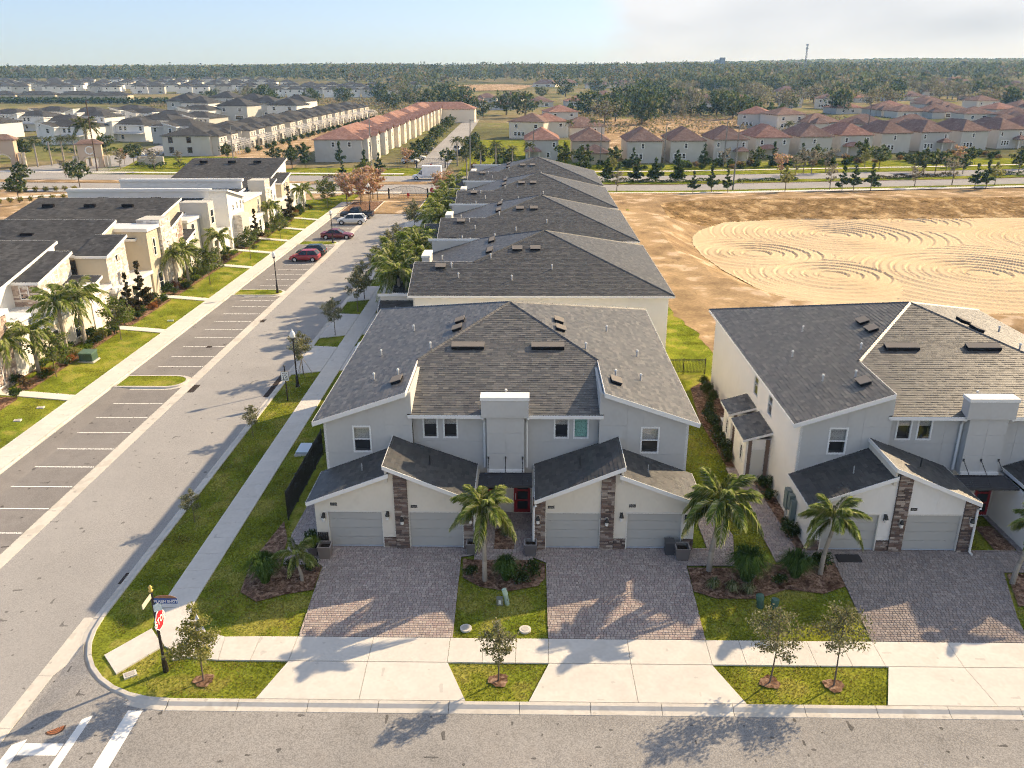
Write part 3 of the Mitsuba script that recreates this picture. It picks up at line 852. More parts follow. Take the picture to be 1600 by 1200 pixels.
def townhouse_kit(upper, garage, side, seed, porches=False, door=(0.44, 0.44, 0.415), tone=1.0):
    K = Kit()
    rng = np.random.default_rng(seed)
    vd = ZF
    # --- walls (v = depth behind the garage front, u = across, z from the pad)
    W = {'upper': MB(), 'garage': MB(), 'side': MB()}
    panels = []

    def put(which, fr, poly, holes=(), joints=()):
        b, ps = wall(fr, poly, holes, joints)
        W[which].add(b)
        for p_ in ps: panels.append((which, p_))
    wins = []
    zr = lambda u: ZS(u) - 0.20
    for s in (-1, 1):
        a = sorted((s * HU, s * 4.98))
        po = Polygon([(a[0], 2.2), (a[1], 2.2), (a[1], zr(a[1])), (a[0], zr(a[0]))])
        w0 = (s * 8.16, s * 7.22)
        hole = (min(w0), 4.02, max(w0), 5.52)
        put('upper', face_front(3.1), po, [hole], [[(s * 6.45, 0), (s * 6.45, 9)], [(s * 7.3, 5.55), (s * 7.3, 9)], [(-20, 3.95), (20, 3.95)], [(s * 4.5, 5.6), (s * 6.45, 5.6)]])
        wins.append((face_front(3.1), hole, True, 0.5))
        # wing cheek and sides
        fr = face_right(4.98) if s < 0 else face_left(4.98)
        if s < 0:
            fr2 = lambda a_, w, z: (-4.98 - w, a_, z)
            put('upper', fr2, Polygon([(3.12, 5.6), (7.9, 6.9), (7.9, 7.42), (3.12, 7.42)]))
            put('side', lambda a_, w, z: (-HU + w, -a_, z), Polygon([(-24.1, 0), (-0.02, 0), (-0.02, 2.55), (-3.1, 2.55), (-3.1, 5.80), (-24.1, 5.80)]), [(-12.3, 3.9, -11.3, 5.4), (-9.0, 3.9, -8.1, 5.4), (-12.2, 1.0, -11.3, 2.4)])
            for h in ((-12.3, 3.9, -11.3, 5.4), (-9.0, 3.9, -8.1, 5.4), (-12.2, 1.0, -11.3, 2.4)):
                wins.append((lambda a_, w, z: (-HU + w, -a_, z), h, True, 0.3))
        else:
            put('upper', lambda a_, w, z: (4.98 + w, -a_, z), Polygon([(-7.9, 6.9), (-3.12, 5.6), (-3.12, 7.42), (-7.9, 7.42)]))
            put('side', lambda a_, w, z: (HU - w, a_, z), Polygon([(0.02, 0), (24.1, 0), (24.1, 5.80), (3.1, 5.80), (3.1, 2.55), (0.02, 2.55)]), [(11.3, 3.9, 12.3, 5.4)])
            wins.append((lambda a_, w, z: (HU - w, a_, z), (11.3, 3.9, 12.3, 5.4), True, 0.3))
        # garages: outer and inner bay
        od = sorted((s * 9.06, s * 6.30))
        idr = sorted((s * 4.87, s * 2.15))
        o = sorted((s * HU, s * 5.60))
        zo = lambda u: 2.62 + 0.386 * (10.05 - abs(u))
        put('garage', face_front(0.0), Polygon([(o[0], 0.62), (o[1], 0.62), (o[1], zo(o[1])), (o[0], zo(o[0]))]), [(od[0], 0, od[1], 2.13)], [[(s * 7.72, 2.9), (s * 7.72, 5)], [(s * 6.45, 2.9), (s * 6.45, 5)], [(-20, 0.86), (20, 0.86)]])
        i_ = sorted((s * 4.92, s * 2.10))
        zi = lambda u: 4.74 - 0.425 * (5.95 - abs(u))
        put('garage', face_front(-0.02), Polygon([(i_[0], 2.13), (i_[1], 2.13), (i_[1], zi(i_[1])), (i_[0], zi(i_[0]))]), [], [[(s * 3.5, 2.4), (s * 3.5, 5)]])
        W['garage'].extrude(sbox(s * 5.9 - .07, 0, s * 5.9 + .07, 4.6), 0.1, 3.1, face_front(0.0), (0.5, 0.5, 0.5))
        W['garage'].extrude(sbox(s * 1.5 - .07, 0, s * 1.5 + .07, 2.75), 0.0, 3.6, face_front(0.0), (0.5, 0.5, 0.5))
        for k_, (d0, d1, vv) in enumerate(((od[0], od[1], 0.10), (idr[0], idr[1], 0.08))):
            g = MB().extrude(sbox(d0 - .05, 0, d1 + .05, 2.2), vv + .05, vv + .1, face_front(0), (0.25, 0.25, 0.24))
            g.extrude(sbox(d0, 0.0, d1, 0.075), vv - .015, vv + .05, face_front(0), (0.42, 0.47, 0.55))
            dn = K.part('garage_door', g, 'm_matte')
            for j in range(4):
                z0_ = 0.085 + j * 0.511
                pm = MB().extrude(sbox(d0 + .006, z0_, d1 - .006, z0_ + 0.499), vv, vv + .045, face_front(0), door)
                pm.extrude(sbox(d0 + .006, z0_ + .2, d1 - .006, z0_ + .3), vv - .004, vv + .01, face_front(0), door)
                K.part(dn + '__panel', pm, 'm_semi')
            fm = MB()
            for e in (d0 - .06, d1):
                fm.extrude(sbox(e, 0, e + .06, 2.13), -0.03, 0.12, face_front(0), (0.72, 0.70, 0.64))
            fm.extrude(sbox(d0 - .06, 2.10, d1 + .06, 2.17), -0.03, 0.12, face_front(0), (0.72, 0.70, 0.64))
            K.part('door_trim', fm, 'm_matte')
        # stone piers and plinths
        sm = MB()
        for lo, hi, zt in ((5.60, 4.92, 4.35), (2.10, 1.46, 2.95)):
            p0, p1 = sorted((s * lo, s * hi))
            sm.extrude(sbox(p0, 0, p1, zt if lo < 3 else 4.1), -0.10, 0.12, face_front(0), (0.16, 0.13, 0.11))
            zt_ = (lambda a_: zi(a_) - .02)
            stones(sm, p0, p1, 0.0, zt_, rng, face_front(-0.10), STONE_BROWN)
            e = p0 if s > 0 else p1
        for lo, hi in ((HU, 9.12), (6.24, 5.62)):
            p0, p1 = sorted((s * lo, s * hi))
            sm.extrude(sbox(p0, 0, p1, 0.60), -0.03, 0.12, face_front(0), (0.16, 0.13, 0.11))
            stones(sm, p0, p1, 0.0, 0.60, rng, face_front(-0.03), STONE_BROWN, (0.09, 0.12))
        K.part('stone_pier', sm, 'm_matte', kind='stuff')
    # recessed centre
    ctr = Polygon([(-5.0, 2.2), (5.0, 2.2), (5.0, 5.98), (-5.0, 5.98)])
    tw = [(-4.45, 4.65, -3.68, 5.82), (-3.35, 4.65, -2.6, 5.82), (2.62, 4.65, 3.38, 5.82), (3.66, 4.65, 4.44, 5.82)]
    put('upper', face_front(3.6), ctr.difference(sbox(-1.0, 0, 1.0, 9)), tw, [[(-20, 4.45), (20, 4.45)], [(-1.9, 0), (-1.9, 9)], [(1.9, 0), (1.9, 9)]])
    for i, h in enumerate(tw): wins.append((face_front(3.6), h, False, (0.95 if i == 3 else 0.35)))
    put('upper', face_front(3.0), sbox(-1.0, 2.9, 1.0, 6.15), [], [[(-20, 4.0), (20, 4.0)], [(-20, 5.2), (20, 5.2)], [(0, 0), (0, 9)]])
    W['upper'].extrude(sbox(-1.0, 2.9, 1.0, 6.2), 0.14, 0.8, face_front(3.0), (0.4, 0.4, 0.4))
    K.part('parapet', MB().extrude(sbox(-1.27, 6.15, 1.23, 7.12), -0.16, 0.55, face_front(3.0), (0.5, 0.5, 0.5)), upper)
    K.part('parapet__coping', MB().extrude(sbox(-1.31, 7.12, 1.27, 7.30), -0.20, 0.60, face_front(3.0), WHT), 'm_matte')
    # rear and entry
    put('side', lambda a_, w, z: (-a_, 24.1 - w, z), sbox(-HU, 0, HU, 5.75))
    W['garage'].extrude(sbox(-1.5, 0, 1.5, 2.9), 0.0, 0.14, face_front(3.7), (0.5, 0.5, 0.5))
    for which, m in W.items():
        K.part('wall', m, {'upper': upper, 'garage': garage, 'side': side}[which])
    for which, p_ in panels:
        K.part('wall__panel' if which == 'upper' else ('wall_001__panel' if which == 'garage' else 'wall_002__panel'), p_, {'upper': upper, 'garage': garage, 'side': side}[which])
    for fr, h, rail, bl in wins:
        f_, p_ = window(fr, h[0], h[2], h[1], h[3], rail, bl=bl, blind=(0.30, 0.55, 0.48) if bl > 0.9 else (0.42, 0.42, 0.40))
        nm = K.part('window', f_, 'm_matte')
        K.part(nm + '__pane', p_, 'm_glass')
    # entry: canopy, rods, red doors
    can = MB().box(-1.42, 1.42, 1.5, 3.0, 2.72, 2.84, (0.045, 0.045, 0.05))
    for v_ in np.arange(1.6, 3.0, 0.22): can.box(-1.38, 1.38, v_, v_ + .03, 2.84, 2.87, (0.06, 0.06, 0.065))
    K.part('canopy', can, 'm_semi')
    K.part('canopy__ledge', MB().box(-1.0, 1.0, 2.86, 3.0, 2.92, 3.06, WHT), 'm_matte')
    for u_ in (-0.92, 0.0, 0.92):
        K.part('tie_rod', MB().tube([(u_, 2.98, 3.75), (u_, 1.6, 2.86)], 0.022, (0.03, 0.03, 0.035)).box(u_ - .04, u_ + .04, 2.95, 3.0, 3.68, 3.82, (0.03, 0.03, 0.035)), 'm_semi')
    for u0 in (-1.36, 0.42):
        d = MB().extrude(sbox(u0, 0.05, u0 + .92, 2.1), -0.03, 0.02, face_front(3.68), (0.30, 0.016, 0.018))
        nm = K.part('door', d, 'm_semi', label='red front door with glazed panels')
        for j in range(3):
            K.part(nm + '__pane', MB().extrude(sbox(u0 + .2, .25 + j * .62, u0 + .78, .25 + j * .62 + .5), -0.036, -0.028, face_front(3.68), (0.05, 0.02, 0.02)), 'm_darkglass')
        K.part(nm + '__handle', MB().extrude(sbox(u0 + .08, 0.85, u0 + .12, 1.25), -0.09, -0.03, face_front(3.68), (0.6, 0.6, 0.6)), 'm_semi')
        K.part('door_frame', MB().extrude(sbox(u0 - .08, 0, u0 + 1.0, 2.2).difference(sbox(u0, .05, u0 + .92, 2.1)), -0.05, 0.02, face_front(3.68), (0.7, 0.66, 0.58)), 'm_matte')
    # gutters and downpipes
    for s in (-1, 1):
        g = MB().tube([(s * 1.22, 3.0, 6.05), (s * 1.14, 3.38, 5.8), (s * 1.14, 3.45, 5.6), (s * 1.14, 3.45, 2.95)], 0.075, WHT, 6)
        K.part('downpipe', g, 'm_matte')
        g = MB().tube([(s * 1.60, -0.52, 2.78), (s * 1.52, -0.20, 2.55), (s * 1.50, -0.22, 0.12), (s * 1.46, -0.45, 0.06)], 0.06, WHT, 6)
        K.part('downpipe', g, 'm_matte')
        p0, p1 = sorted((s * 1.28, s * 5.15))
        K.part('gutter', MB().box(p0, p1, 2.98, 3.12, 6.02, 6.17, WHT), 'm_matte')
    # lamps and numbers
    for s in (-1, 1):
        for u_, v_, z_ in ((9.28, 0.0, 1.85), (5.98, 0.0, 1.95), (5.22, -0.13, 1.75), (1.72, -0.13, 1.85)):
            u_ *= s
            q = MB().box(u_ - .07, u_ + .07, v_ - .05, v_ + .0, z_ - .16, z_ + .2, (0.55, 0.5, 0.44) if v_ < -.1 else (0.03, 0.03, 0.03))
            q.tube([(u_, v_ - .05, z_ + .12), (u_, v_ - .16, z_ + .16), (u_, v_ - .16, z_ + .06)], [.03, .03, .03], (0.02, 0.02, 0.02))
            q.tube([(u_, v_ - .16, z_ + .20), (u_, v_ - .16, z_ + .0)], [.05, .12], (0.02, 0.02, 0.02), 10)
            nm = K.part('wall_lamp', q, 'm_semi')
            K.part(nm + '__shade', MB().tube([(u_, v_ - .16, z_), (u_, v_ - .16, z_ - .2)], .085, (0.75, 0.74, 0.70), 10), 'm_semi')
    for u_, z_, txt in ((-8.9, 2.46, '9051'), (-4.78, 2.36, '9053'), (2.22, 2.36, '9055'), (6.35, 2.46, '9057')):
        nm = K.part('number_plate', MB().extrude(sbox(u_, z_, u_ + .34, z_ + .165), -0.025, 0.0, face_front(0), (0.02, 0.02, 0.02)), 'm_semi')
        t = meshkit.text_mesh(txt, 0.085, 0.004)
        v = np.array(t.vertices)
        K.part(nm + '__lettering', MB().raw(np.stack([u_ + .045 + v[:, 0], -0.026 - v[:, 2], z_ + .04 + v[:, 1]], 1), t.faces, (0.45, 0.44, 0.42)), 'm_matte')
    # --- roof
    A0 = (0, 14, 9.37)
    ve = 3.02
    L = [(-10.2, 2.72, ZS(10.2)), (-5.2, 2.72, ZS(5.2)), (-5.2, 7.86, ZS(5.2)), A0, (-10.2, 24.5, ZS(10.2))]
    Rr = [(-a, b, c) for a, b, c in L][::-1]
    Fp = [(-5.2, ve, ZF(ve)), (5.2, ve, ZF(ve)), (5.2, 7.86, ZF(7.86)), A0, (-5.2, 7.86, ZF(7.86))]
    Bk = [(10.2, 24.5, ZS(10.2)), (-10.2, 24.5, ZS(10.2)), A0]
    gar = []
    for s in (-1, 1):
        g = [(s * 10.05, -.34, 2.80), (s * 5.78, -.34, 4.45), (s * 5.78, 3.1, 4.45), (s * 10.05, 3.1, 2.80)]
        h = [(s * 6.02, -.50, 4.97), (s * 1.55, -.50, 3.07), (s * 1.55, 3.6, 3.07), (s * 6.02, 3.1, 4.97)]
        gar += [g, h]
    rb, sh = MB(), MB()
    for p in (L, Rr, Fp, Bk): roof_piece(rb, p)
    rn = K.part('roof', rb, 'm_matte')
    for p in (L, Rr, Fp): plane_shingles(sh, p, rng)
    sh.raw(*_ridge([(-5.2, 7.86, ZS(5.2)), A0], 0.14)); sh.raw(*_ridge([(5.2, 7.86, ZS(5.2)), A0], 0.14))
    sh.raw(*_ridge([(-10.2, 24.5, ZS(10.2)), A0], 0.14)); sh.raw(*_ridge([(10.2, 24.5, ZS(10.2)), A0], 0.14))
    plane_shingles(sh, Bk, rng)
    sh.c = [(0.72 * c + 0.28 * np.array([0.088, 0.087, 0.085])) * tone for c in sh.c]
    K.part(rn + '__shingle', sh, 'm_shingle', kind='stuff')
    gm, gs = MB(), MB()
    for p in gar:
        roof_piece(gm, p, 0.14)
        plane_shingles(gs, p, rng)
    gn = K.part('garage_roof', gm, 'm_matte')
    gs.c = [0.6 * (0.6 * c + 0.4 * np.array([0.08, 0.081, 0.083])) * tone for c in gs.c]
    K.part(gn + '__shingle', gs, 'm_shingle', kind='stuff')
    # fascias
    fa = MB()
    for s in (-1, 1):
        a, b = (s * 10.2, 2.72, ZS(10.2)), (s * 5.2, 2.72, ZS(5.2))
        _board(fa, a, b, (0, -.03, 0), 0.24)
        _board(fa, (s * 5.2, 2.72, ZS(5.2)), (s * 5.2, 7.86, ZS(5.2)), (-s * .03, 0, 0), 0.24)
        _board(fa, (s * 10.2, 2.72, ZS(10.2)), (s * 10.2, 24.5, ZS(10.2)), (s * .03, 0, 0), 0.17)
    _board(fa, (-10.2, 24.5, ZS(10.2)), (10.2, 24.5, ZS(10.2)), (0, .03, 0), 0.17)
    for p in gar:
        _board(fa, p[0], p[1], (0, -.03, 0), 0.21)
    for s in (-1, 1):
        _board(fa, (s * 6.02, -.5, 4.97), (s * 6.02, 3.1, 4.97), (s * .03, 0, 0), 0.21)
        _board(fa, (s * 10.05, -.34, 2.8), (s * 10.05, 3.1, 2.8), (s * .03, 0, 0), 0.17)
        _board(fa, (s * 1.55, -.5, 3.07), (s * 1.55, 3.6, 3.07), (-s * .03, 0, 0), 0.17)
        fa.extrude(Polygon([(min(s * 5.98, s * 5.86), 3.9), (max(s * 5.98, s * 5.86), 3.9), (max(s * 5.98, s * 5.86), 4.8), (min(s * 5.98, s * 5.86), 4.8)]), -0.3, 3.1, face_front(0.0), (0.66, 0.62, 0.54))
    K.part('fascia', fa, 'm_matte')
    # roof vents and pipes
    al = math.atan(0.34)
    for s in (-1, 1):
        for u_, v_ in ((5.95, 5.05), (3.1, 13.2), (3.15, 11.6)):
            K.part('roof_vent', _vent(s * u_, v_, ZS(u_), -s * al, 0), 'm_matte')
        for u_, v_ in ((7.55, 6.7), (6.05, 6.0), (7.9, 11.2), (6.3, 14.6), (4.6, 9.3)):
            K.part('vent_pipe', _pipe(s * u_, v_, ZS(u_)), 'm_semi')
        K.part('roof_vent', _vent(s * 2.35, 9.1, ZF(9.1), 0, math.atan(0.288), 0.95), 'm_matte')
        K.part('vent_pipe', MB().tube([(s * 3.9, 1.5, 3.4), (s * 3.9, 1.5, 4.6)], .035, (0.05, 0.05, 0.05)), 'm_matte')
        K.part('vent_pipe', MB().tube([(s * 7.4, 1.2, 3.3), (s * 7.4, 1.2, 4.25)], .03, (0.35, 0.36, 0.37)), 'm_semi')
    K.part('vent_pipe', _pipe(0.0, 4.6, ZF(4.6)), 'm_semi')
    if porches:
        for v0, v1 in ((7.6, 10.4), (11.4, 13.4)):
            zt = 2.75
            b = MB()
            b.extrude(sbox(-v1, 0, -v0, zt), 0, 0.12, lambda a_, w, z: (-HU - 1.45 + w, -a_, z), (0.5, 0.5, 0.5))
            for vv in (v0, v1 - .12): b.box(-HU - 1.44, -HU, vv, vv + .12, 0, zt, (0.5, 0.5, 0.5))
            nm = K.part('side_porch', b, side)
            top = [(-HU - 1.7, v0 - .2, zt + .06), (-HU, v0 - .2, zt + .55), (-HU, v1 + .2, zt + .55), (-HU - 1.7, v1 + .2, zt + .06)]
            m = MB()
            m.slab(top, .16, (0.07, 0.07, 0.072), WHT)
            K.part(nm + '__roof', m, 'm_matte')
            sg = plane_shingles(MB(), top, rng)
            K.part(nm + '__shingle', sg, 'm_shingle', kind='stuff')
            K.part(nm + '__door', MB().box(-HU - 1.1, -HU - .35, v0 - .03, v0, 0, 2.1, (0.66, 0.65, 0.60)).box(-HU - 1.32, -HU - 1.12, v0 - .04, v0, 0, zt, (0.2, 0.15, 0.12)).box(-HU - .3, -HU - .06, v0 - .04, v0, 0, zt, (0.2, 0.15, 0.12)), 'm_matte')
            f_, p_ = simple_window(lambda a_, w, z: (-HU - 1.45 + w, -a_, z), -v0 - 1.1, -v0 - .6, 1.0, 2.1, False)
            K.part(nm + '__window', f_, 'm_matte')
            K.part(nm + '__pane', p_, 'm_darkglass')
    return K


def _board(mb, a, b, off, h, drop=0.012):
    a, b, o = np.asarray(a, float), np.asarray(b, float), np.asarray(off, float)
    up = np.array([0, 0, 1.0])
    v = [a + up * drop, b + up * drop, b - up * h, a - up * h]
    v = v + [p + o for p in v]
    q = [(0, 1, 2, 3), (7, 6, 5, 4), (0, 4, 5, 1), (1, 5, 6, 2), (2, 6, 7, 3), (3, 7, 4, 0)]
    mb.raw(np.array(v), [t for x in q for t in ((x[0], x[1], x[2]), (x[0], x[2], x[3]))], WHT)


def _ridge(pts, w):
    p = np.asarray(pts, float)
    d = p[1] - p[0]
    L = np.linalg.norm(d)
    d = d / L
    s = np.cross(d, [0, 0, 1.0])
    s /= np.linalg.norm(s)
    n = int(L / 0.22)
    V, F, C = [], [], []
    rng = np.random.default_rng(5)
    for i in range(n):
        a, b = p[0] + d * L * i / n, p[0] + d * L * (i + 1) / n
        k = len(V)
        V += [a + [0, 0, .075], b + [0, 0, .055], a + s * w - [0, 0, .01], b + s * w - [0, 0, .02], a - s * w - [0, 0, .01], b - s * w - [0, 0, .02]]
        F += [(k, k + 2, k + 3), (k, k + 3, k + 1), (k, k + 1, k + 5), (k, k + 5, k + 4)]
        C += [SH[rng.integers(len(SH))]] * 6
    return np.array(V), np.array(F), np.array(C)


def _vent(u, v, z, ry, rx, L=0.55):
    m = MB().box(-L / 1.0, L / 1.0, -.28, .28, 0.02, .17, (0.02, 0.02, 0.022)) if rx else MB().box(-.28, .28, -L / 1.3, L / 1.3, 0.02, .17, (0.02, 0.02, 0.022))
    if rx: m.box(-L - .02, L + .02, -.20, .32, .17, .20, (0.24, 0.22, 0.20))
    else: m.box(-.32, .32, -L / 1.3 - .03, L / 1.3 + .03, .17, .20, (0.24, 0.22, 0.20))
    return m.move(mat(u, v, z, 0, 1, rx, -ry))


def _pipe(u, v, z):
    return MB().tube([(u, v, z - .1), (u, v, z + .34)], .055, (0.5, 0.5, 0.5), 8).tube([(u, v, z + .34), (u, v, z + .42)], [.085, .06], (0.72, 0.72, 0.70), 8)


K_MAIN = townhouse_kit('m_st_gray', 'm_st_cream', 'm_st_white', 21)
K_SIDE = townhouse_kit('m_st_gray', 'm_st_cream', 'm_st_white', 23, tone=0.66)
K_WHITE = townhouse_kit('m_st_gray', 'm_st_white', 'm_st_white', 22, porches=True, tone=0.85)
HX, HY = -1.2, 37.02
K_MAIN.place('townhouse', mat(HX, HY, PAD), 'grey and cream townhouse block with four garage doors, nearest to the camera', 'house')
K_WHITE.place('townhouse', mat(HX + 25.3, HY, PAD), 'white-sided townhouse block at the right edge with small dark side porches', 'house')
DEEP = ['first dark-roofed townhouse block directly behind the near grey house', 'second dark-roofed townhouse block in the line behind the near house', 'third dark-roofed townhouse block in the line behind the near house', 'last dark-roofed townhouse block of the line, closest to the boulevard']
for i, yc in enumerate((75.6, 98.4, 121.3, 144.3)):
    K_SIDE.place('townhouse', mat(-12.6, yc, PAD - .1 * i, -math.pi / 2) @ np.diag([1, 1, 1, 1.0]), DEEP[i], 'house', 'townhouse blocks lined up along the side street')
# ---------------------------------------------------------------- plants
G_OAK = ((0.19, 0.205, 0.09), (0.26, 0.26, 0.14), (0.12, 0.135, 0.055), (0.36, 0.35, 0.23), (0.20, 0.18, 0.10))
G_DARK = ((0.045, 0.075, 0.022), (0.07, 0.11, 0.03), (0.035, 0.055, 0.02), (0.10, 0.14, 0.04))
G_BRIGHT = ((0.12, 0.19, 0.025), (0.18, 0.24, 0.035), (0.09, 0.15, 0.02), (0.24, 0.29, 0.06))
G_YELL = ((0.33, 0.32, 0.10), (0.40, 0.37, 0.16), (0.24, 0.25, 0.07), (0.18, 0.20, 0.055))
G_ORANGE = ((0.52, 0.29, 0.19), (0.60, 0.41, 0.32), (0.46, 0.31, 0.16), (0.58, 0.45, 0.37), (0.36, 0.29, 0.12))
G_PINE = ((0.05, 0.085, 0.04), (0.07, 0.11, 0.05), (0.04, 0.065, 0.03), (0.10, 0.135, 0.06))
G_GREY = ((0.20, 0.185, 0.14), (0.25, 0.23, 0.18), (0.15, 0.15, 0.10), (0.30, 0.27, 0.21))
BARK = (0.17, 0.135, 0.105)


def pick(rng, pal, n, a=0.25):
    return np.clip(np.array(pal)[rng.integers(0, len(pal), n)] * (1 - a / 2 + a * rng.random((n, 1))), 0, 1)


def tree_meshes(rng, h=3.6, w=2.1, trunk=1.2, leaves=1400, size=0.075, pal=G_OAK, r=0.045, lean=(0, 0), n_br=11, shape='oval', mulch=True, fill=0.6, stem=BARK):
    """(trunk mesh, crown mesh) of a young tree: boughs with clusters of leaves at and along them."""
    tr, cr = MB(), MB()
    top = np.array([lean[0], lean[1], h])
    tt = np.linspace(0, 1, 6)
    axis = tt[:, None] * top + 0.03 * h * 0.3 * np.column_stack([np.sin(tt * 5 + rng.random() * 6), np.cos(tt * 4 + rng.random() * 6), tt * 0])
    axis[0] = 0
    tr.tube(np.vstack([[0, 0, -.1], axis]), np.concatenate([[r * 1.35], r * (1 - 0.86 * tt)]), stem, 7)
    nodes = []
    for i in range(n_br):
        f = (i + 0.5) / n_br
        z0 = trunk + (h * 0.92 - trunk) * f
        b = np.array([np.interp(z0 / h, tt, axis[:, k]) for k in range(3)])
        if shape == 'oval': reach = w / 2 * math.sin(math.pi * (0.16 + 0.74 * f) ** 0.9) * rng.uniform(.75, 1.15)
        elif shape == 'cone': reach = w / 2 * (1.02 - f) * rng.uniform(.8, 1.15)
        elif shape == 'vase': reach = w / 2 * (0.35 + 0.75 * f) * rng.uniform(.7, 1.15)
        else: reach = w / 2 * math.sqrt(max(0.05, 1 - (2 * f - .8) ** 2)) * rng.uniform(.75, 1.15)
        a = i * 2.4 + rng.uniform(-.5, .5)
        up = rng.uniform(0.15, 0.6) * reach
        e = b + np.array([math.cos(a) * reach, math.sin(a) * reach, up])
        m = (b + e) / 2 + np.array([0, 0, -.04 * reach])
        tr.tube([b, m, e], [r * .42 * (1 - .5 * f), r * .28, r * .1], stem, 5, False)
        for t in (0.45, 0.75, 1.0):
            nodes.append((b + (e - b) * t, 0.34 * reach * (0.75 + 0.4 * t) + .06))
        if rng.random() < fill:
            q = b + (e - b) * rng.uniform(.3, .7) + np.array([rng.normal() * .2, rng.normal() * .2, rng.normal() * .2]) * reach
            nodes.append((q, 0.38 * reach))
    nodes.append((axis[-1], 0.10 * w))
    nodes.append((axis[-1] * .94, 0.14 * w))
    wts = np.array([s_ ** 1.6 for _, s_ in nodes])
    cnt = rng.multinomial(leaves, wts / wts.sum())
    P, C = [], []
    for (c, s_), n in zip(nodes, cnt):
        d = rng.normal(size=(n, 3))
        d /= np.linalg.norm(d, axis=1, keepdims=True) + 1e-9
        P.append(c + d * (s_ * rng.random((n, 1)) ** 0.45) * np.array([1.05, 1.05, 0.8]))
        C.append(pick(rng, pal, n) * rng.uniform(.82, 1.18))
    P, C = np.vstack(P), np.vstack(C)
    leaf_quads(cr, P, size, np.clip(C, 0, 1), rng, 0.55)
    return tr, cr


def put_tree(name, x, y, label, cat='tree', group=None, rz=0.0, s=1.0, meshes=None, z=None, ring=False):
    k = thing(name, label, cat, group)
    M = mat(x, y, (float(gz(np.array([x]), np.array([y]))[0]) if z is None else z), rz, s)
    W = T(M.tolist())
    tr, cr = meshes
    scene[k + '__trunk'] = {**tr, 'to_world': W}
    scene[k + '__crown'] = {**cr, 'to_world': W}
    return k


def tree_ply(rng, **k):
    a, b = tree_meshes(rng, **k)
    return ply(a, 'm_matte', True), ply(b, 'm_leaf')


def mulch_ring(x, y, r=0.5):
    t = np.arange(20) * 2 * math.pi / 20
    rr_ = r * (1 + 0.12 * np.sin(3 * t + x) + 0.08 * np.sin(7 * t + y))
    m = sheet(MB(), Polygon(np.column_stack([x + rr_ * np.cos(t), y + rr_ * np.sin(t) * .9])), 0.004, 0.4)
    structure('mulch_ring', m, 'm_mulch')


# the four young oaks of the front verge, and those of the side street
rng = np.random.default_rng(41)
for (x, y, h, w, tk, lv, pal, ln, lb) in (
        (-13.6, 27.65, 3.75, 2.0, 1.15, 2300, G_YELL, (0.05, 0), 'pale green young tree beside the stop sign on the corner'),
        (-1.2, 27.83, 2.95, 1.35, 1.15, 1000, G_OAK, (0.05, 0), 'small thin young tree in the grass island between the two near driveways'),
        (10.12, 27.88, 3.75, 2.0, 1.35, 1500, G_OAK, (0.12, 0), 'left one of the two young trees on the right front verge'),
        (12.72, 27.73, 3.3, 1.95, 1.5, 1400, G_OAK, (0.75, 0.1), 'leaning young tree, right one of the two on the right front verge')):
    mulch_ring(x, y, .42)
    put_tree('young_oak', x, y, lb, 'tree', meshes=tree_ply(rng, h=h, w=w, trunk=tk, leaves=int(lv * 1.5), size=0.06, pal=pal, lean=ln, r=.04, n_br=14, shape='cone' if h > 3.6 and x < 0 else 'oval'), rz=rng.uniform(0, 6))
OAKS = [tree_ply(rng, h=3.7, w=1.9, trunk=1.3, leaves=1700, size=0.08, pal=G_OAK, n_br=12) for _ in range(3)]
mk_oaks = [(-19.2, 52.2, 0.62, 'tiny tree on the side street verge just right of the big street shadow'), (-18.9, 40.6, 0.55, 'low bushy sapling on the kerb of the side street, nearest to the corner'),
           (-18.85, 64.6, 1.0, 'staked young tree behind the near lamp post'), (-18.5, 75.2, 1.0, 'young tree in the verge left of the near roof corner'), (-17.95, 83.6, 1.2, 'young tree on the verge beside the first palm clump'),
           (-18.15, 88.4, 1.15, 'taller young tree of the pair beside the palm clump'), (-18.0, 96.6, 1.15, 'young tree on the narrow verge past the palm clump'), (-18.3, 106.6, 1.15, 'near tree of the pair on the verge by the white pickup'),
           (-17.6, 109.4, 1.25, 'far tree of the pair on the verge by the white pickup'), (-17.4, 126.0, 1.3, 'young tree on the verge before the gate'), (-18.2, 131.5, 1.2, 'slim young tree on the verge closest to the gate')]
for i, (x, y, s, lb) in enumerate(mk_oaks):
    put_tree('young_oak', x, y, lb, 'tree', 'young trees along the side street verge', rz=i * 1.3, s=s, meshes=OAKS[i % 3])
k = thing('tree_stake', 'thin wooden props round the staked young tree', 'stake')
for a in (0.3, 2.4, 4.5):
    part(k, 'prop', MB().tube([(-18.85 + .75 * math.cos(a), 64.6 + .75 * math.sin(a), .15), (-18.85 + .08 * math.cos(a), 64.6 + .08 * math.sin(a), 1.5)], .025, (0.42, 0.36, 0.28), 5), 'm_matte')
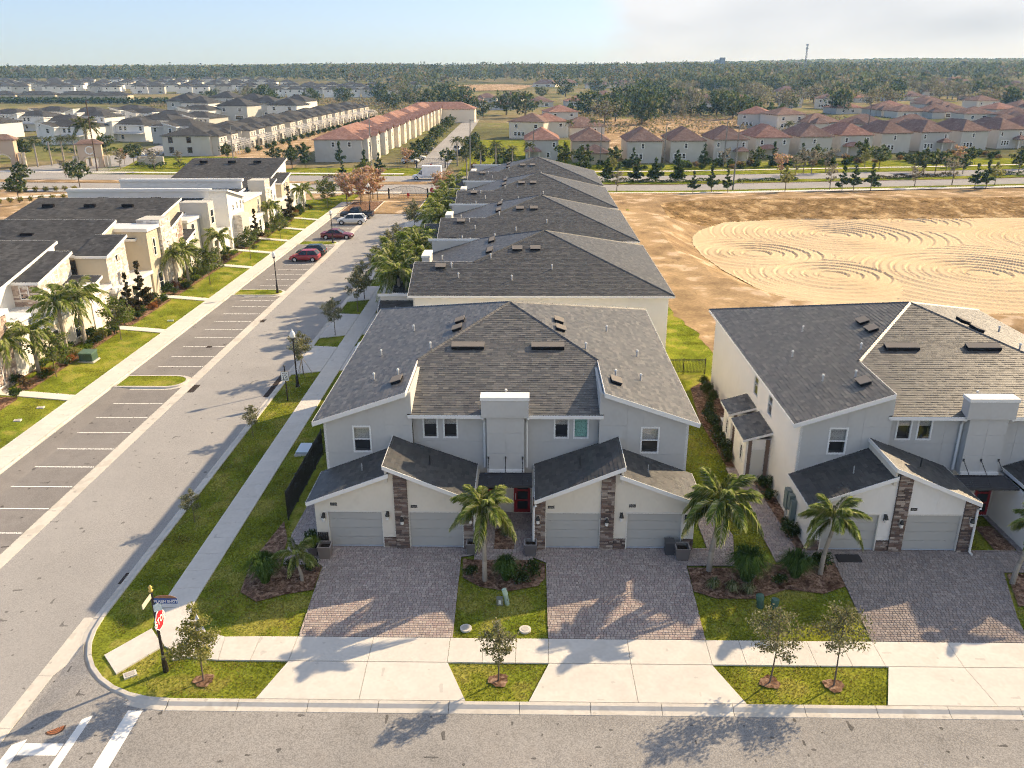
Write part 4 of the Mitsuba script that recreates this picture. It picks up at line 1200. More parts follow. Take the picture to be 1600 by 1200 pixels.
# trees of the left lawns
GREEN_T = [tree_ply(rng, h=4.2, w=2.9, trunk=1.35, leaves=2000, size=0.12, pal=G_OAK[:3] + G_BRIGHT[:2], n_br=13, shape='round') for _ in range(2)]
for i, (x, y, s, lb) in enumerate(((-39.0, 63.2, 0.95, 'round green tree on the left lawn beside the utility cabinet'), (-38.3, 73.3, 0.95, 'round green tree on the left lawn right of the front path'), (-37.6, 94.6, 1.05, 'dark round tree at the third lawn of the left row'),
                                   (-37.2, 108.5, 1.0, 'young tree at the fourth lawn of the left row'), (-37.0, 122, .9, 'small tree on a middle lawn of the left row'), (-36.8, 152.5, 1.2, 'dark green tree in the bare ground past the left row'), (-36.5, 187, 1.15, 'dark round tree in the boulevard verge by the left row'))):
    put_tree('lawn_tree', x, y, lb, 'tree', rz=i * 2.0, s=s, meshes=GREEN_T[i % 2])

# --- feather palms: ringed trunk and separate fronds
G_PALM = ((0.22, 0.29, 0.06), (0.33, 0.39, 0.10), (0.15, 0.21, 0.045), (0.44, 0.47, 0.19), (0.52, 0.52, 0.30))


def frond(rng, L=1.9, droop=0.9, n=44, pal=G_PALM, lw=0.032, ll=0.52, hang=0.8):
    m = MB()
    t = np.linspace(0, 1, 9)
    x = L * (t - 0.16 * t ** 2)
    z = L * (0.55 * t - droop * t ** 2)
    rach = np.column_stack([x, t * 0 + 0.05 * np.sin(t * 3), z])
    m.tube(rach, 0.024 * (1 - .8 * t), (0.20, 0.21, 0.07), 4, False)
    for i in range(n):
        f = 0.14 + 0.86 * (i + .5) / n
        p = np.array([np.interp(f, t, rach[:, k]) for k in range(3)])
        d = np.array([np.interp(f + .04, t, rach[:, k]) for k in range(3)]) - np.array([np.interp(f - .04, t, rach[:, k]) for k in range(3)])
        d /= np.linalg.norm(d)
        for s in (-1, 1):
            l = ll * math.sin(math.pi * (0.18 + 0.76 * f)) ** .7 * rng.uniform(.8, 1.15)
            dirv = d * 0.75 + np.array([0, s * 0.75, 0]) + np.array([0, 0, rng.normal() * .18])
            dirv /= np.linalg.norm(dirv)
            mid = p + dirv * l * .5
            tip = p + dirv * l * .85 - np.array([0, 0, hang * l])
            wv = np.cross(dirv, [0, 0, 1.0])
            wv = wv / (np.linalg.norm(wv) + 1e-9) * lw * .5 + np.array([0, 0, lw * .25])
            c = pick(rng, pal, 1)[0]
            m.raw([p, mid + wv, tip, mid - wv], [[0, 1, 2], [0, 2, 3]], c)
    return m


def palm_trunk(h, r0, r1, bend=(0, 0), col=(0.36, 0.32, 0.27)):
    m = MB()
    n = int(h / 0.16)
    for i in range(n):
        a, b = i / n, (i + 1) / n
        pa, pb = np.array([bend[0] * a * a, bend[1] * a * a, h * a]), np.array([bend[0] * b * b, bend[1] * b * b, h * b])
        ra, rb = r0 + (r1 - r0) * a, r0 + (r1 - r0) * b
        m.tube([pa, pb], [ra * 1.06, rb * .95], np.array(col) * (0.8 + 0.35 * ((i * 7919) % 13) / 13), 9, False)
    return m, np.array([bend[0], bend[1], h])


rng = np.random.default_rng(77)
FROND = [ply(frond(rng, droop=d, hang=hg), 'm_leaf') for d, hg in ((0.55, .55), (0.85, .75), (1.2, .9))]


def palm(x, y, h, nf, fl, label, group=None, bend=(0, 0), r=0.13, seed=0, z=None, up=0.25):
    rng = np.random.default_rng(seed)
    k = thing('palm_tree', label, 'palm tree', group)
    M = mat(x, y, float(gz(np.array([x]), np.array([y]))[0]) - .03 if z is None else z)
    tm, top = palm_trunk(h, r, r * .62, bend)
    scene[k + '__trunk'] = {**ply(tm, 'm_matte'), 'to_world': T(M.tolist())}
    part(k, 'crownshaft', {**ply(MB().tube([top - [0, 0, .1], top + [0, 0, .35], top + [0, 0, .75]], [r * .75, r * .8, r * .3], (0.20, 0.24, 0.07), 8), 'm_matte'), 'to_world': T(M.tolist())}, None)
    for i in range(nf):
        f = i / nf
        a = i * 2.399 + rng.uniform(-.3, .3)
        tilt = -1.05 + 1.25 * f + rng.uniform(-.15, .15) - up * .3
        v = 0 if f < .3 else (1 if f < .7 else 2)
        B = M @ mat(top[0], top[1], top[2] + .5, a, fl / 1.9 * rng.uniform(.85, 1.12), 0, tilt * .75)
        part(k, 'frond', {**FROND[v], 'to_world': T(B.tolist())}, None)
    return k


palm(-2.1, 34.4, 3.5, 17, 1.8, 'tall feather palm in the bed between the two near driveways, its trunk pale and straight', seed=1)
palm(9.05, 35.3, 3.3, 18, 2.25, 'large drooping feather palm at the right corner of the near house', seed=2, bend=(0.35, 0), r=.15)
palm(14.5, 35.1, 2.6, 15, 1.75, 'feather palm in front of the white neighbour, beside its left garage', seed=3, bend=(0.3, 0))
palm(-11.1, 34.3, 0.95, 9, 1.2, 'small palm in the mulch bed left of the left driveway', seed=4, bend=(-.15, 0), r=.1)
palm(23.6, 34.5, 2.6, 13, 1.5, 'leaning palm cut by the right edge of the picture', seed=5, bend=(0.7, 0.2))
# clumps of palms by the side street (crown as one mesh each, far enough away)
def crown_mesh(seed, nf=14, n=18, fl=1.0, pal=G_PALM, hang=.7, lw=.065):
    rng = np.random.default_rng(seed)
    m = MB()
    for i in range(nf):
        f = i / nf
        q = frond(rng, 1.9 * fl, (0.55, 0.85, 1.2)[min(2, int(f * 3))], n, pal, lw, .5 * fl, hang)
        m.add(q.move(mat(0, 0, 0, i * 2.399 + rng.uniform(-.3, .3), 1, 0, (-1.0 + 1.2 * f) * .75)))
    return m


PK = [(ply(palm_trunk(2.6, .13, .09)[0], 'm_matte'), ply(crown_mesh(50 + i).move(mat(0, 0, 2.8)), 'm_leaf')) for i in range(3)]
side_palms = [(-12.6, 78.2, 1.5), (-14.0, 83.4, 1.5), (-12.2, 90.0, 1.6), (-14.2, 88.8, 1.5), (-13.4, 93.4, 1.4), (-12.0, 111.5, 1.4), (-13.2, 128.0, 1.4), (-13.4, 80.5, 1.25), (-12.2, 83.8, 1.35), (-13.8, 86.6, 1.2), (-11.6, 87.4, 1.45), (-13.2, 90.5, 1.2), (-12.4, 96.4, 1.15), (-13.7, 101.5, 1.2), (-12.6, 106.5, 1.1), (-13.4, 114.5, 1.3), (-12.6, 118.5, 1.4), (-13.0, 124.0, 1.3), (-12.8, 132.0, 1.35), (-13.2, 139.5, 1.4), (-13.4, 152.0, 1.3)]
for i, (x, y, s) in enumerate(side_palms):
    put_tree('palm_tree', x, y, ('palm in the dense green clump beside the second house roof' if y < 94 else 'palm in front of the garages of the rear townhouses, along the side street'), 'palm tree', 'palms in the clump' if y < 94 else 'palms before the rear garages', rz=i, s=s * 1.12, meshes=PK[i % 3])
for i, (x, y, s, lb) in enumerate(((-41.2, 60.6, 1.25, 'feather palm at the left edge before the stone house front'), (-40.2, 62.9, 1.3, 'feather palm before the white porch, left of the utility cabinet'), (-40.9, 68.6, 1.55, 'tall thin palm before the metal porch roof'), (-40.3, 70.7, 1.6, 'tall thin palm at the right end of the metal porch'),
                                   (-40.3, 91.7, 1.35, 'palm before the tan house front, left one of two'), (-39.8, 93.9, 1.35, 'palm before the tan house front, right one of two'), (-39.9, 104.6, 1.2, 'palm at the white end wall of the left row'), (-40.0, 128.0, 1.2, 'small palm before the middle of the far left block'), (-39.4, 145.5, 1.3, 'feather palm at the far end of the left row'))):
    put_tree('palm_tree', x, y, lb, 'palm tree', 'palms before the left row', rz=i * 1.7, s=s, meshes=PK[i % 3])


# --- shrubs
def shrub_mesh(rng, w, h, n, size, pal, lumps=7, base=0.0):
    m = MB()
    P, C = [], []
    for i in range(lumps):
        a = rng.random() * 6.28
        rr = w * .3 * math.sqrt(rng.random())
        c = np.array([rr * math.cos(a), rr * math.sin(a), h * rng.uniform(.35, .72)])
        s_ = np.array([w * .30, w * .30, h * .34]) * rng.uniform(.75, 1.2)
        k = n // lumps
        d = rng.normal(size=(k, 3))
        d /= np.linalg.norm(d, axis=1, keepdims=True)
        p = c + d * s_ * (rng.random((k, 1)) ** .35)
        p[:, 2] = np.maximum(p[:, 2], .03)
        P.append(p)
        C.append(pick(rng, pal, k) * rng.uniform(.85, 1.15))
    leaf_quads(m, np.vstack(P), size, np.clip(np.vstack(C), 0, 1), rng, .5)
    for i in range(4):
        a = i * 1.7
        m.tube([(0, 0, -.05), (w * .12 * math.cos(a), w * .12 * math.sin(a), h * .5)], [.025, .012], BARK, 4, False)
    return m


def grass_clump(rng, w, h, n, pal, width=.02, arch=.8):
    """Blades that rise from one base and arch over (papyrus, liriope, fountain grass)."""
    m = MB()
    for i in range(n):
        a = rng.random() * 6.28
        reach = w / 2 * rng.uniform(.2, 1.0)
        top = h * rng.uniform(.6, 1.0)
        d = np.array([math.cos(a), math.sin(a), 0])
        b = d * rng.uniform(0, .1) * w
        mid = b + d * reach * .45 + [0, 0, top]
        tip = b + d * reach + [0, 0, top * (1 - arch * rng.uniform(.3, .9))]
        s = np.cross(d, [0, 0, 1]) * width * rng.uniform(.7, 1.3)
        c = pick(rng, pal, 1)[0]
        m.raw([b - s, b + s, mid + s * .9, mid - s * .9, tip], [[0, 1, 2], [0, 2, 3], [3, 2, 4]], c)
    return m


rng = np.random.default_rng(5)
def put_shrub(name, x, y, mb_, label, group=None, rz=0, s=1.0, cat='shrub', bs='m_leaf'):
    k = thing(name, label, cat, group)
    d = mb_ if isinstance(mb_, dict) else ply(mb_, bs)
    scene[k] = {**d, 'to_world': T(mat(x, y, float(gz(np.array([x]), np.array([y]))[0]), rz, s).tolist())}
    return k


PAPY = ((0.07, 0.13, 0.03), (0.10, 0.17, 0.04), (0.05, 0.10, 0.025), (0.13, 0.20, 0.05))
put_shrub('papyrus', -12.9, 34.2, grass_clump(rng, 2.2, 1.5, 900, PAPY, .016, .5), 'big feathery green clump left of the left driveway', cat='shrub')
put_shrub('papyrus', -1.05, 34.5, grass_clump(rng, 1.7, 1.25, 700, PAPY, .016, .5), 'feathery green clump beside the tall palm between the driveways')
put_shrub('papyrus', 10.75, 34.6, grass_clump(rng, 2.6, 1.7, 1000, PAPY, .018, .5), 'large feathery green clump right of the drooping palm')
put_shrub('papyrus', 13.2, 34.9, grass_clump(rng, 2.2, 1.3, 800, PAPY, .016, .5), 'feathery green clump beside the palm of the white neighbour')
put_shrub('papyrus', 0.0, 44, grass_clump(rng, .2, .2, 4, PAPY), 'x') if False else None
LIRI = ((0.20, 0.22, 0.10), (0.28, 0.29, 0.16), (0.12, 0.16, 0.05), (0.36, 0.36, 0.22))
for x, y, lb in ((9.0, 33.95, 'spiky striped plant in the bed right of the centre driveway, left one'), (9.85, 33.75, 'spiky striped plant in the bed right of the centre driveway, middle one'), (10.6, 33.6, 'spiky striped plant in the bed right of the centre driveway, right one'), (-1.2, 38.3, 'spiky plant in the little bed of the entry court')):
    put_shrub('lily_clump', x, y, grass_clump(rng, .95, .55, 150, LIRI, .022, .9), lb, cat='plant')
SH1 = [ply(shrub_mesh(rng, .8, .6, 420, .055, G_DARK), 'm_leaf') for _ in range(3)]
for i, (x, y, lb) in enumerate(((-2.75, 34.7, 'small dark shrub at the left end of the bed between the driveways'), (0.25, 34.85, 'small dark shrub at the right end of the bed between the driveways'), (-0.35, 34.15, 'small dark shrub behind the white meter lid'), (-11.9, 35.1, 'low round shrub beside the small palm, left one'), (-10.75, 35.05, 'low round shrub beside the small palm, right one'),
                               (14.6, 35.75, 'small shrub at the foot of the palm of the white neighbour'), (12.3, 34.2, 'low shrub between the feathery clumps'), (-11.4, 37.3, 'green potted-size shrub by the left garage corner'), (14.0, 38.2, 'dark shrub by the white side wall, nearest to the driveway'), (14.0, 39.3, 'dark shrub by the white side wall, second from the driveway'),
                               (13.95, 42.3, 'dark shrub by the white side wall beyond the meters'), (14.0, 43.8, 'dark shrub by the white side wall, before the path'))):
    put_shrub('shrub', x, y, SH1[i % 3], lb, rz=i, s=1.0 + .25 * (i % 3))
HED = [ply(shrub_mesh(rng, 1.3, 1.1, 620, .07, G_DARK + ((0.08, 0.09, 0.04),)), 'm_leaf') for _ in range(3)]
for i, (x, y) in enumerate(((12.55, 47.2), (12.7, 48.4), (12.6, 49.7), (12.75, 51.0), (12.9, 52.3), (12.8, 53.6), (13.1, 55.2), (13.6, 57.0), (13.5, 58.8), (13.7, 60.4))):
    put_shrub('shrub', x, y, HED[i % 3], 'dark shrub in the bed along the white side wall', 'shrubs along the white side wall', rz=i, s=.85 + .1 * (i % 3))
# beds of the left row
PALS = [G_DARK, G_BRIGHT, ((0.30, 0.10, 0.03), (0.36, 0.15, 0.05), (0.22, 0.12, 0.04)), ((0.13, 0.08, 0.05), (0.17, 0.12, 0.06), (0.09, 0.08, 0.04)), G_YELL]
LS = [ply(shrub_mesh(rng, 1.2, .8, 330, .09, p), 'm_leaf') for p in PALS] + [ply(shrub_mesh(rng, 1.1, .95, 330, .09, G_DARK), 'm_leaf')]
nm = ['dark green shrub', 'bright green shrub', 'orange-leaved shrub', 'bronze shrub', 'yellow-green shrub', 'dark green shrub']
for y in np.arange(46.5, 150, 1.05):
    if any(abs(y - q) < .9 for q in (59.2, 76.6, 88.3, 104.0, 113.0, 121.5, 130.5, 139.5)): continue
    for x in (-41.0, -39.7):
        if rng.random() < .80:
            j = int(rng.choice(6, p=[.3, .16, .12, .12, .1, .2]))
            put_shrub('shrub', x + rng.normal() * .2, y + rng.normal() * .25, LS[j], nm[j] + ' in the front beds of the left row', nm[j] + 's in the left front beds', rz=rng.random() * 6, s=rng.uniform(.75, 1.25))
MAG = [tree_ply(rng, h=4.6, w=1.9, trunk=.25, leaves=2400, size=0.13, pal=((0.05, 0.055, 0.025), (0.09, 0.065, 0.035), (0.035, 0.04, 0.02), (0.12, 0.10, 0.05)), n_br=14, shape='cone') for _ in range(2)]
for i, (x, y, s, lb) in enumerate(((-40.6, 80.4, .95, 'tall dark magnolia before the tan porch, left one'), (-40.2, 82.6, 1.1, 'tall dark magnolia before the tan porch, right one'), (-39.6, 119.0, 1.0, 'tall dark conical tree at the far left block'), (-39.4, 136.5, 1.2, 'dark conical tree near the far end of the left row'))):
    put_tree('magnolia', x, y, lb, 'tree', rz=i, s=s, meshes=MAG[i % 2])

# --- coarse lawn grass on the near turf, one mass of blades
def turf(polys, dens, rng, h=.075):
    m = MB()
    for p in polys:
        x0, y0, x1, y1 = p.bounds
        n = int((x1 - x0) * (y1 - y0) * dens)
        q = np.column_stack([rng.uniform(x0, x1, n), rng.uniform(y0, y1, n)])
        shapely.prepare(p)
        q = q[shapely.contains_xy(p, q[:, 0], q[:, 1])]
        n = len(q)
        z = gz(q[:, 0], q[:, 1]) - .055
        a = rng.random(n) * 6.28
        d = np.column_stack([np.cos(a), np.sin(a), a * 0])
        w = np.column_stack([-np.sin(a), np.cos(a), a * 0]) * rng.uniform(.012, .028, (n, 1))
        b = np.column_stack([q, z])
        hh = h * rng.uniform(.6, 1.25, (n, 1))
        tip = b + d * hh * rng.uniform(.3, 1.1, (n, 1)) + np.array([0, 0, 1.0]) * hh
        v = np.stack([b - w, b + w, tip], 1).reshape(-1, 3)
        k_ = meshkit.fbm(np.column_stack([q * .9, q[:, 0] * 0]), 4, 3)[:, None]
        c = np.where(k_ + rng.normal(size=(n, 1)) * .06 > .56, np.array([[.27, .225, .06]]), np.array([[.19, .225, .030]])) * rng.uniform(.6, 1.35, (n, 1))
        m.raw(v, np.arange(3 * n).reshape(-1, 3), np.repeat(np.clip(c, 0, 1), 3, 0))
    return m


BEDU = unary_union(BEDS + [DRIVE_ALL])
lawnp = [Polygon([(-19.7, 33), (-19.2, 31.2), (-18.6, 30.1), (-17.6, 31.6), (-17.55, 33), (-17.55, 64), (-19.8, 64), (-19.85, 36)]), Polygon([(-17.4, 27.95), (-16, 27.15), (-14.6, 26.7), (-11.2, 26.7), (-10.4, 28.8), (-13.4, 28.8), (-14.9, 28.95), (-16.1, 29.65)]),
         R(-2.45, 0.05, 26.7, 28.82).intersection(Polygon([(-2.45, 26.7), (0.05, 26.7), (.9, 28.9), (-3.4, 28.9)])).union(Polygon([(-2.45, 26.7), (-2.5, 26.7), (-3.4, 28.82), (.9, 28.82), (.05, 26.7)])),
         Polygon([(8.9, 26.7), (14.45, 26.7), (15.35, 28.82), (7.95, 28.82)]), R(-3.3, .9, 30.45, 36).difference(BEDU), R(8, 15.3, 30.45, 36).difference(BEDU), Polygon([(-15.3, 31.8), (-14.5, 30.8), (-13.5, 30.45), (-10.35, 30.45), (-10.35, 34), (-13.3, 40), (-13.6, 63), (-15.85, 63), (-15.9, 33)]).difference(BEDU),
         R(9.2, 12.4, 38.5, 62).difference(BEDU), Polygon([(10.6, 36.6), (12.5, 36.2), (12.4, 46), (10.7, 46)]).difference(BEDU), R(22.4, 27, 30.45, 33).difference(BEDU)]
gk = single('grass', turf(lawnp, 170, np.random.default_rng(8)), 'm_leaf', 'coarse short lawn grass of the near front yards and verges', 'grass', kind='stuff')
# ---------------------------------------------------------------- lamps, signs, cabinets
BLACK = (0.018, 0.017, 0.016)


def lamp_kit():
    K = Kit()
    K.part('base', MB().tube([(0, 0, -.1), (0, 0, .15), (0, 0, .2), (0, 0, .9), (0, 0, 1.0)], [.17, .17, .12, .10, .065], BLACK, 10), 'm_semi')
    K.part('pole', MB().tube([(0, 0, .9), (0, 0, 4.0)], [.065, .05], BLACK, 8), 'm_semi')
    K.part('collar', MB().tube([(0, 0, 3.95), (0, 0, 4.05), (0, 0, 4.12)], [.06, .14, .16], BLACK, 10), 'm_semi')
    K.part('globe', MB().tube([(0, 0, 4.12), (0, 0, 4.2), (0, 0, 4.4), (0, 0, 4.58), (0, 0, 4.72)], [.12, .19, .22, .16, .06], (0.85, 0.85, 0.82), 12), 'm_semi', True)
    K.part('finial', MB().tube([(0, 0, 4.72), (0, 0, 4.78), (0, 0, 4.88)], [.07, .05, .01], (0.75, 0.75, 0.72), 8), 'm_semi')
    return K


LK = lamp_kit()
for x, y, lb in ((-18.6, 61.8, 'black street lamp with white globe by the side street, behind the speed sign'), (-28.7, 91.4, 'black street lamp with white globe on the second parking island'), (-28.7, 120.0, 'black street lamp with white globe on the third parking island'), (-28.6, 149.5, 'black street lamp with white globe in front of the orange trees')):
    LK.place('street_lamp', mat(x, y, .13), lb, 'lamp')


def octagon(r):
    return [(r * math.cos(math.pi / 8 + i * math.pi / 4), r * math.sin(math.pi / 8 + i * math.pi / 4)) for i in range(8)]


def flat_text(txt, h, depth, fr, col, bold=True, center=True):
    t = meshkit.text_mesh(txt, h, depth, bold=bold)
    v = np.array(t.vertices)
    if center: v[:, 0] -= (v[:, 0].min() + v[:, 0].max()) / 2; v[:, 1] -= h / 2
    return MB().raw(np.stack(fr(v[:, 0], -v[:, 2], v[:, 1]), 1), t.faces, col)


def rotfr(x, y, z, ang):
    """Frame of a sign at x, y, z whose face looks along the direction ang; a runs to the reader's right."""
    nx, ny = math.cos(ang), math.sin(ang)
    rx, ry = -ny, nx
    return lambda a, w, q: (x + rx * a - nx * w, y + ry * a - ny * w, z + q)


sx, sy, sz = -15.42, 28.2, float(gz(np.array([-15.42]), np.array([28.2]))[0])
k = thing('street_sign', 'black corner post with a red stop sign and a blue street name board', 'sign')
part(k, 'post', MB().tube([(sx, sy, sz - .1), (sx, sy, sz + 4.0)], [.065, .06], BLACK, 10), 'm_semi')
part(k, 'post_base', MB().tube([(sx, sy, sz - .05), (sx, sy, sz + .25), (sx, sy, sz + .62), (sx, sy, sz + .72)], [.12, .115, .10, .07], BLACK, 10), 'm_semi')
part(k, 'finial', MB().tube([(sx, sy, sz + 4.0), (sx, sy, sz + 4.06), (sx, sy, sz + 4.1), (sx, sy, sz + 4.2), (sx, sy, sz + 4.28)], [.09, .10, .05, .09, .03], (0.62, 0.45, 0.12), 10), 'm_semi', True)
fr = rotfr(sx + .08, sy, sz + 2.62, math.radians(2))
part(k, 'stop_plate', MB().extrude(Polygon(octagon(.46)), -.045, -.075, fr, (0.82, 0.80, 0.78)), 'm_semi')
part(k, 'stop_face', MB().extrude(Polygon(octagon(.42)), -.075, -.080, fr, (0.55, 0.025, 0.04)), 'm_semi')
part(k, 'stop_lettering', flat_text('STOP', .27, .004, lambda a, w, q: fr(a, w - .081, q), (0.85, 0.84, 0.82)), 'm_matte')
fn = rotfr(sx, sy, sz + 3.55, -math.pi / 2)
part(k, 'name_board', MB().extrude(sbox(.07, -.13, 1.02, .13), -.012, .012, fn, (0.025, 0.07, 0.26)), 'm_semi')
hump = Polygon([(.07, .135), (1.02, .135), (.92, .21), (.75, .26), (.55, .28), (.34, .26), (.17, .21)])
part(k, 'name_board_crest', MB().extrude(hump, -.010, .010, fn, (0.26, 0.13, 0.07)), 'm_semi')
t = flat_text('SPLASH SHOT', .115, .004, lambda a, w, q: fn(a + .49, w - .013, q - .02), (0.85, 0.86, 0.88))
part(k, 'name_lettering', t, 'm_matte')
part(k, 'name_lettering', flat_text('PLACE', .045, .004, lambda a, w, q: fn(a + .90, w - .013, q + .05), (0.85, 0.86, 0.88)), 'm_matte')
fc = rotfr(sx, sy, sz + 3.25, math.radians(0))
part(k, 'cross_board', MB().extrude(sbox(.07, -.11, .85, .11), -.012, .012, rotfr(sx, sy, sz + 3.83, math.pi), (0.62, 0.55, 0.40)), 'm_semi')
part(k, 'cross_board', MB().extrude(sbox(-.16, -.17, .16, .17), -.02, .02, rotfr(sx + .16, sy, sz + 3.22, math.radians(-55)), (0.60, 0.72, 0.76)), 'm_semi')

k = thing('speed_sign', 'small white speed limit sign on a black post before the near street lamp', 'sign')
x, y = -18.55, 58.7
part(k, 'post', MB().tube([(x, y, 0), (x, y, 2.95)], [.055, .045], BLACK, 8).tube([(x, y, 2.95), (x, y, 3.05), (x, y, 3.1)], [.06, .06, .01], BLACK, 8), 'm_semi')
fr = rotfr(x, y, 2.2, -math.pi / 2)
part(k, 'plate', MB().extrude(sbox(-.31, -.38, .31, .38), -.06, -.09, fr, (0.05, 0.05, 0.05)).extrude(sbox(-.28, -.35, .28, .35), -.09, -.095, fr, (0.78, 0.78, 0.76)), 'm_semi')
part(k, 'lettering', flat_text('SPEED', .09, .003, lambda a, w, q: fr(a, w - .096, q + .24), (0.05, 0.05, 0.05)).add(flat_text('LIMIT', .09, .003, lambda a, w, q: fr(a, w - .096, q + .1), (0.05, 0.05, 0.05))).add(flat_text('15', .26, .003, lambda a, w, q: fr(a, w - .096, q - .14), (0.05, 0.05, 0.05))), 'm_matte')
k = thing('stop_sign', 'distant red stop sign on a black post right of the gate', 'sign')
x, y = -18.2, 158.0
part(k, 'post', MB().tube([(x, y, 0), (x, y, 3.4)], [.07, .06], BLACK, 8), 'm_semi')
fr = rotfr(x, y, 2.5, -math.pi / 2)
part(k, 'plate', MB().extrude(Polygon(octagon(.46)), -.06, -.08, fr, (0.35, 0.05, 0.06)), 'm_semi')


def gate(y, x0, x1, label):
    k = thing('street_gate', label, 'gate')
    xm = (x0 + x1) / 2
    for s, (a, b) in (('l', (x0, xm - .05)), ('r', (xm + .05, x1))):
        leaf = MB()
        n = int((b - a) / .16)
        hh = lambda x: 1.75 + .75 * (1 - ((x - xm) / (xm - x0)) ** 2)
        for i in range(n + 1):
            x = a + (b - a) * i / n
            leaf.box(x - .012, x + .012, y - .012, y + .012, .12, hh(x), BLACK)
        xs = np.linspace(a, b, 9)
        leaf.tube([(x, y, hh(x)) for x in xs], .035, BLACK, 5)
        for z in (.15, .7): leaf.box(a, b, y - .02, y + .02, z, z + .05, BLACK)
        part(k, 'leaf', leaf, 'm_semi')
    for x in (x0 - .15, x1 + .15):
        part(k, 'post', MB().box(x - .14, x + .14, y - .14, y + .14, -.1, 2.0, BLACK).tube([(x, y, 2.0), (x, y, 2.2)], [.16, .03], BLACK, 8), 'm_semi')
    part(k, 'plate', MB().box(xm - .25, xm + .25, y - .05, y - .03, .55, 1.15, (0.45, 0.05, 0.04)).box(xm - .2, xm + .05, y - .06, y - .03, 0.2, .5, (0.6, 0.16, 0.1)), 'm_semi')
    return k


gate(163.6, -27.2, -19.9, 'arched black metal street gate with a red plate, on the near side of the boulevard')
gate(215.5, -28.4, -21.4, 'arched black metal street gate beyond the boulevard')


def fence(name, x0, y0, x1, y1, h, label, step=.115, zf=gz, post=2.0):
    k = thing(name, label, 'fence')
    L = math.hypot(x1 - x0, y1 - y0)
    n = int(L / step)
    P = lambda f: (x0 + (x1 - x0) * f, y0 + (y1 - y0) * f)
    zz = lambda f: float(zf(np.array([P(f)[0]]), np.array([P(f)[1]]))[0])
    pk = MB()
    for i in range(n + 1):
        x, y = P(i / n)
        z = zz(i / n)
        pk.box(x - .011, x + .011, y - .011, y + .011, z + .05, z + h, BLACK, False)
    part(k, 'picket', pk, 'm_semi', kind='stuff')
    for zf_ in (.14, h - .16, h - .02):
        part(k, 'rail', MB().tube([(*P(0), zz(0) + zf_), (*P(1), zz(1) + zf_)], .022, BLACK, 4), 'm_semi')
    m = max(1, round(L / post))
    for i in range(m + 1):
        x, y = P(i / m)
        z = zz(i / m)
        part(k, 'post', MB().box(x - .035, x + .035, y - .035, y + .035, z - .1, z + h + .06, BLACK), 'm_semi')


fence('iron_fence', 9.1, 63.3, 14.35, 63.3, 1.25, 'black iron picket fence across the grass between the two houses')
fence('iron_fence', -13.4, 40.2, -13.4, 48.5, 1.75, 'dark fence seen end-on along the left side of the near house', .09)
fence('iron_fence', -13.4, 48.5, -11.2, 48.5, 1.75, 'short dark fence returning to the left wall of the near house', .09)

DKG = (0.055, 0.10, 0.075)


def cabinet(x, y, w, d, h, label, col, rz=0):
    k = thing('utility_cabinet', label, 'cabinet')
    z = float(gz(np.array([x]), np.array([y]))[0])
    M = mat(x, y, z, rz)
    part(k, 'housing', MB().box(-w / 2, w / 2, -d / 2, d / 2, 0, h * .82, col).move(M), 'm_semi')
    lid = MB().slab([(-w / 2 - .03, -d / 2 - .04, h * .9), (w / 2 + .03, -d / 2 - .04, h * .9), (w / 2 + .03, d / 2 + .03, h), (-w / 2 - .03, d / 2 + .03, h)], h * .16, np.array(col) * 1.5)
    part(k, 'lid', lid.move(M), 'm_semi')
    part(k, 'pad', MB().box(-w / 2 - .12, w / 2 + .12, -d / 2 - .12, d / 2 + .12, -.1, .03, (0.5, 0.49, 0.46)).move(M), 'm_matte')
    return k


cabinet(-38.4, 67.4, 1.15, 1.0, .85, 'green utility cabinet on the left lawn between two small trees', DKG)
cabinet(-14.7, 49.4, 1.05, 1.3, .22, 'flat pale utility box in the grass beside the side sidewalk', (0.36, 0.41, 0.46))


def pedestal(x, y, h, r, col, label, lean=(0, 0)):
    k = thing('cable_pedestal', label, 'pedestal')
    z = float(gz(np.array([x]), np.array([y]))[0])
    part(k, 'body', MB().tube([(x, y, z - .1), (x + lean[0] * .6, y + lean[1] * .6, z + h * .72)], [r, r], col, 12).tube([(x + lean[0] * .5, y + lean[1] * .5, z + h * .6), (x + lean[0], y + lean[1], z + h * .96), (x + lean[0] * 1.02, y + lean[1] * 1.02, z + h)], [r * 1.12, r * 1.1, r * .5], np.array(col) * 1.25, 12), 'm_semi')
    part(k, 'lock', MB().box(x - .02, x + .02, y - r - .02, y - r + .02, z + h * .3, z + h * .36, (0.1, 0.1, 0.1)), 'm_semi')


pedestal(-0.95, 32.75, .78, .11, (0.34, 0.44, 0.36), 'pale green round pedestal beside the little grey box between the driveways', (-.16, .05))
pedestal(10.95, 32.7, .62, .17, (0.05, 0.11, 0.085), 'dark green pedestal in the right lawn, left one of two', (-.08, 0.02))
pedestal(11.55, 32.6, .48, .17, (0.05, 0.11, 0.085), 'dark green pedestal in the right lawn, right one of two', (.05, 0.02))
k = thing('meter_box', 'small grey box with a white label between the driveways', 'box')
part(k, 'housing', MB().box(-1.46, -1.16, 32.62, 32.85, .4, .80, (0.20, 0.21, 0.18)), 'm_semi')
part(k, 'label_plate', MB().box(-1.36, -1.24, 32.60, 32.62, .5, .72, (0.7, 0.7, 0.66)), 'm_matte')


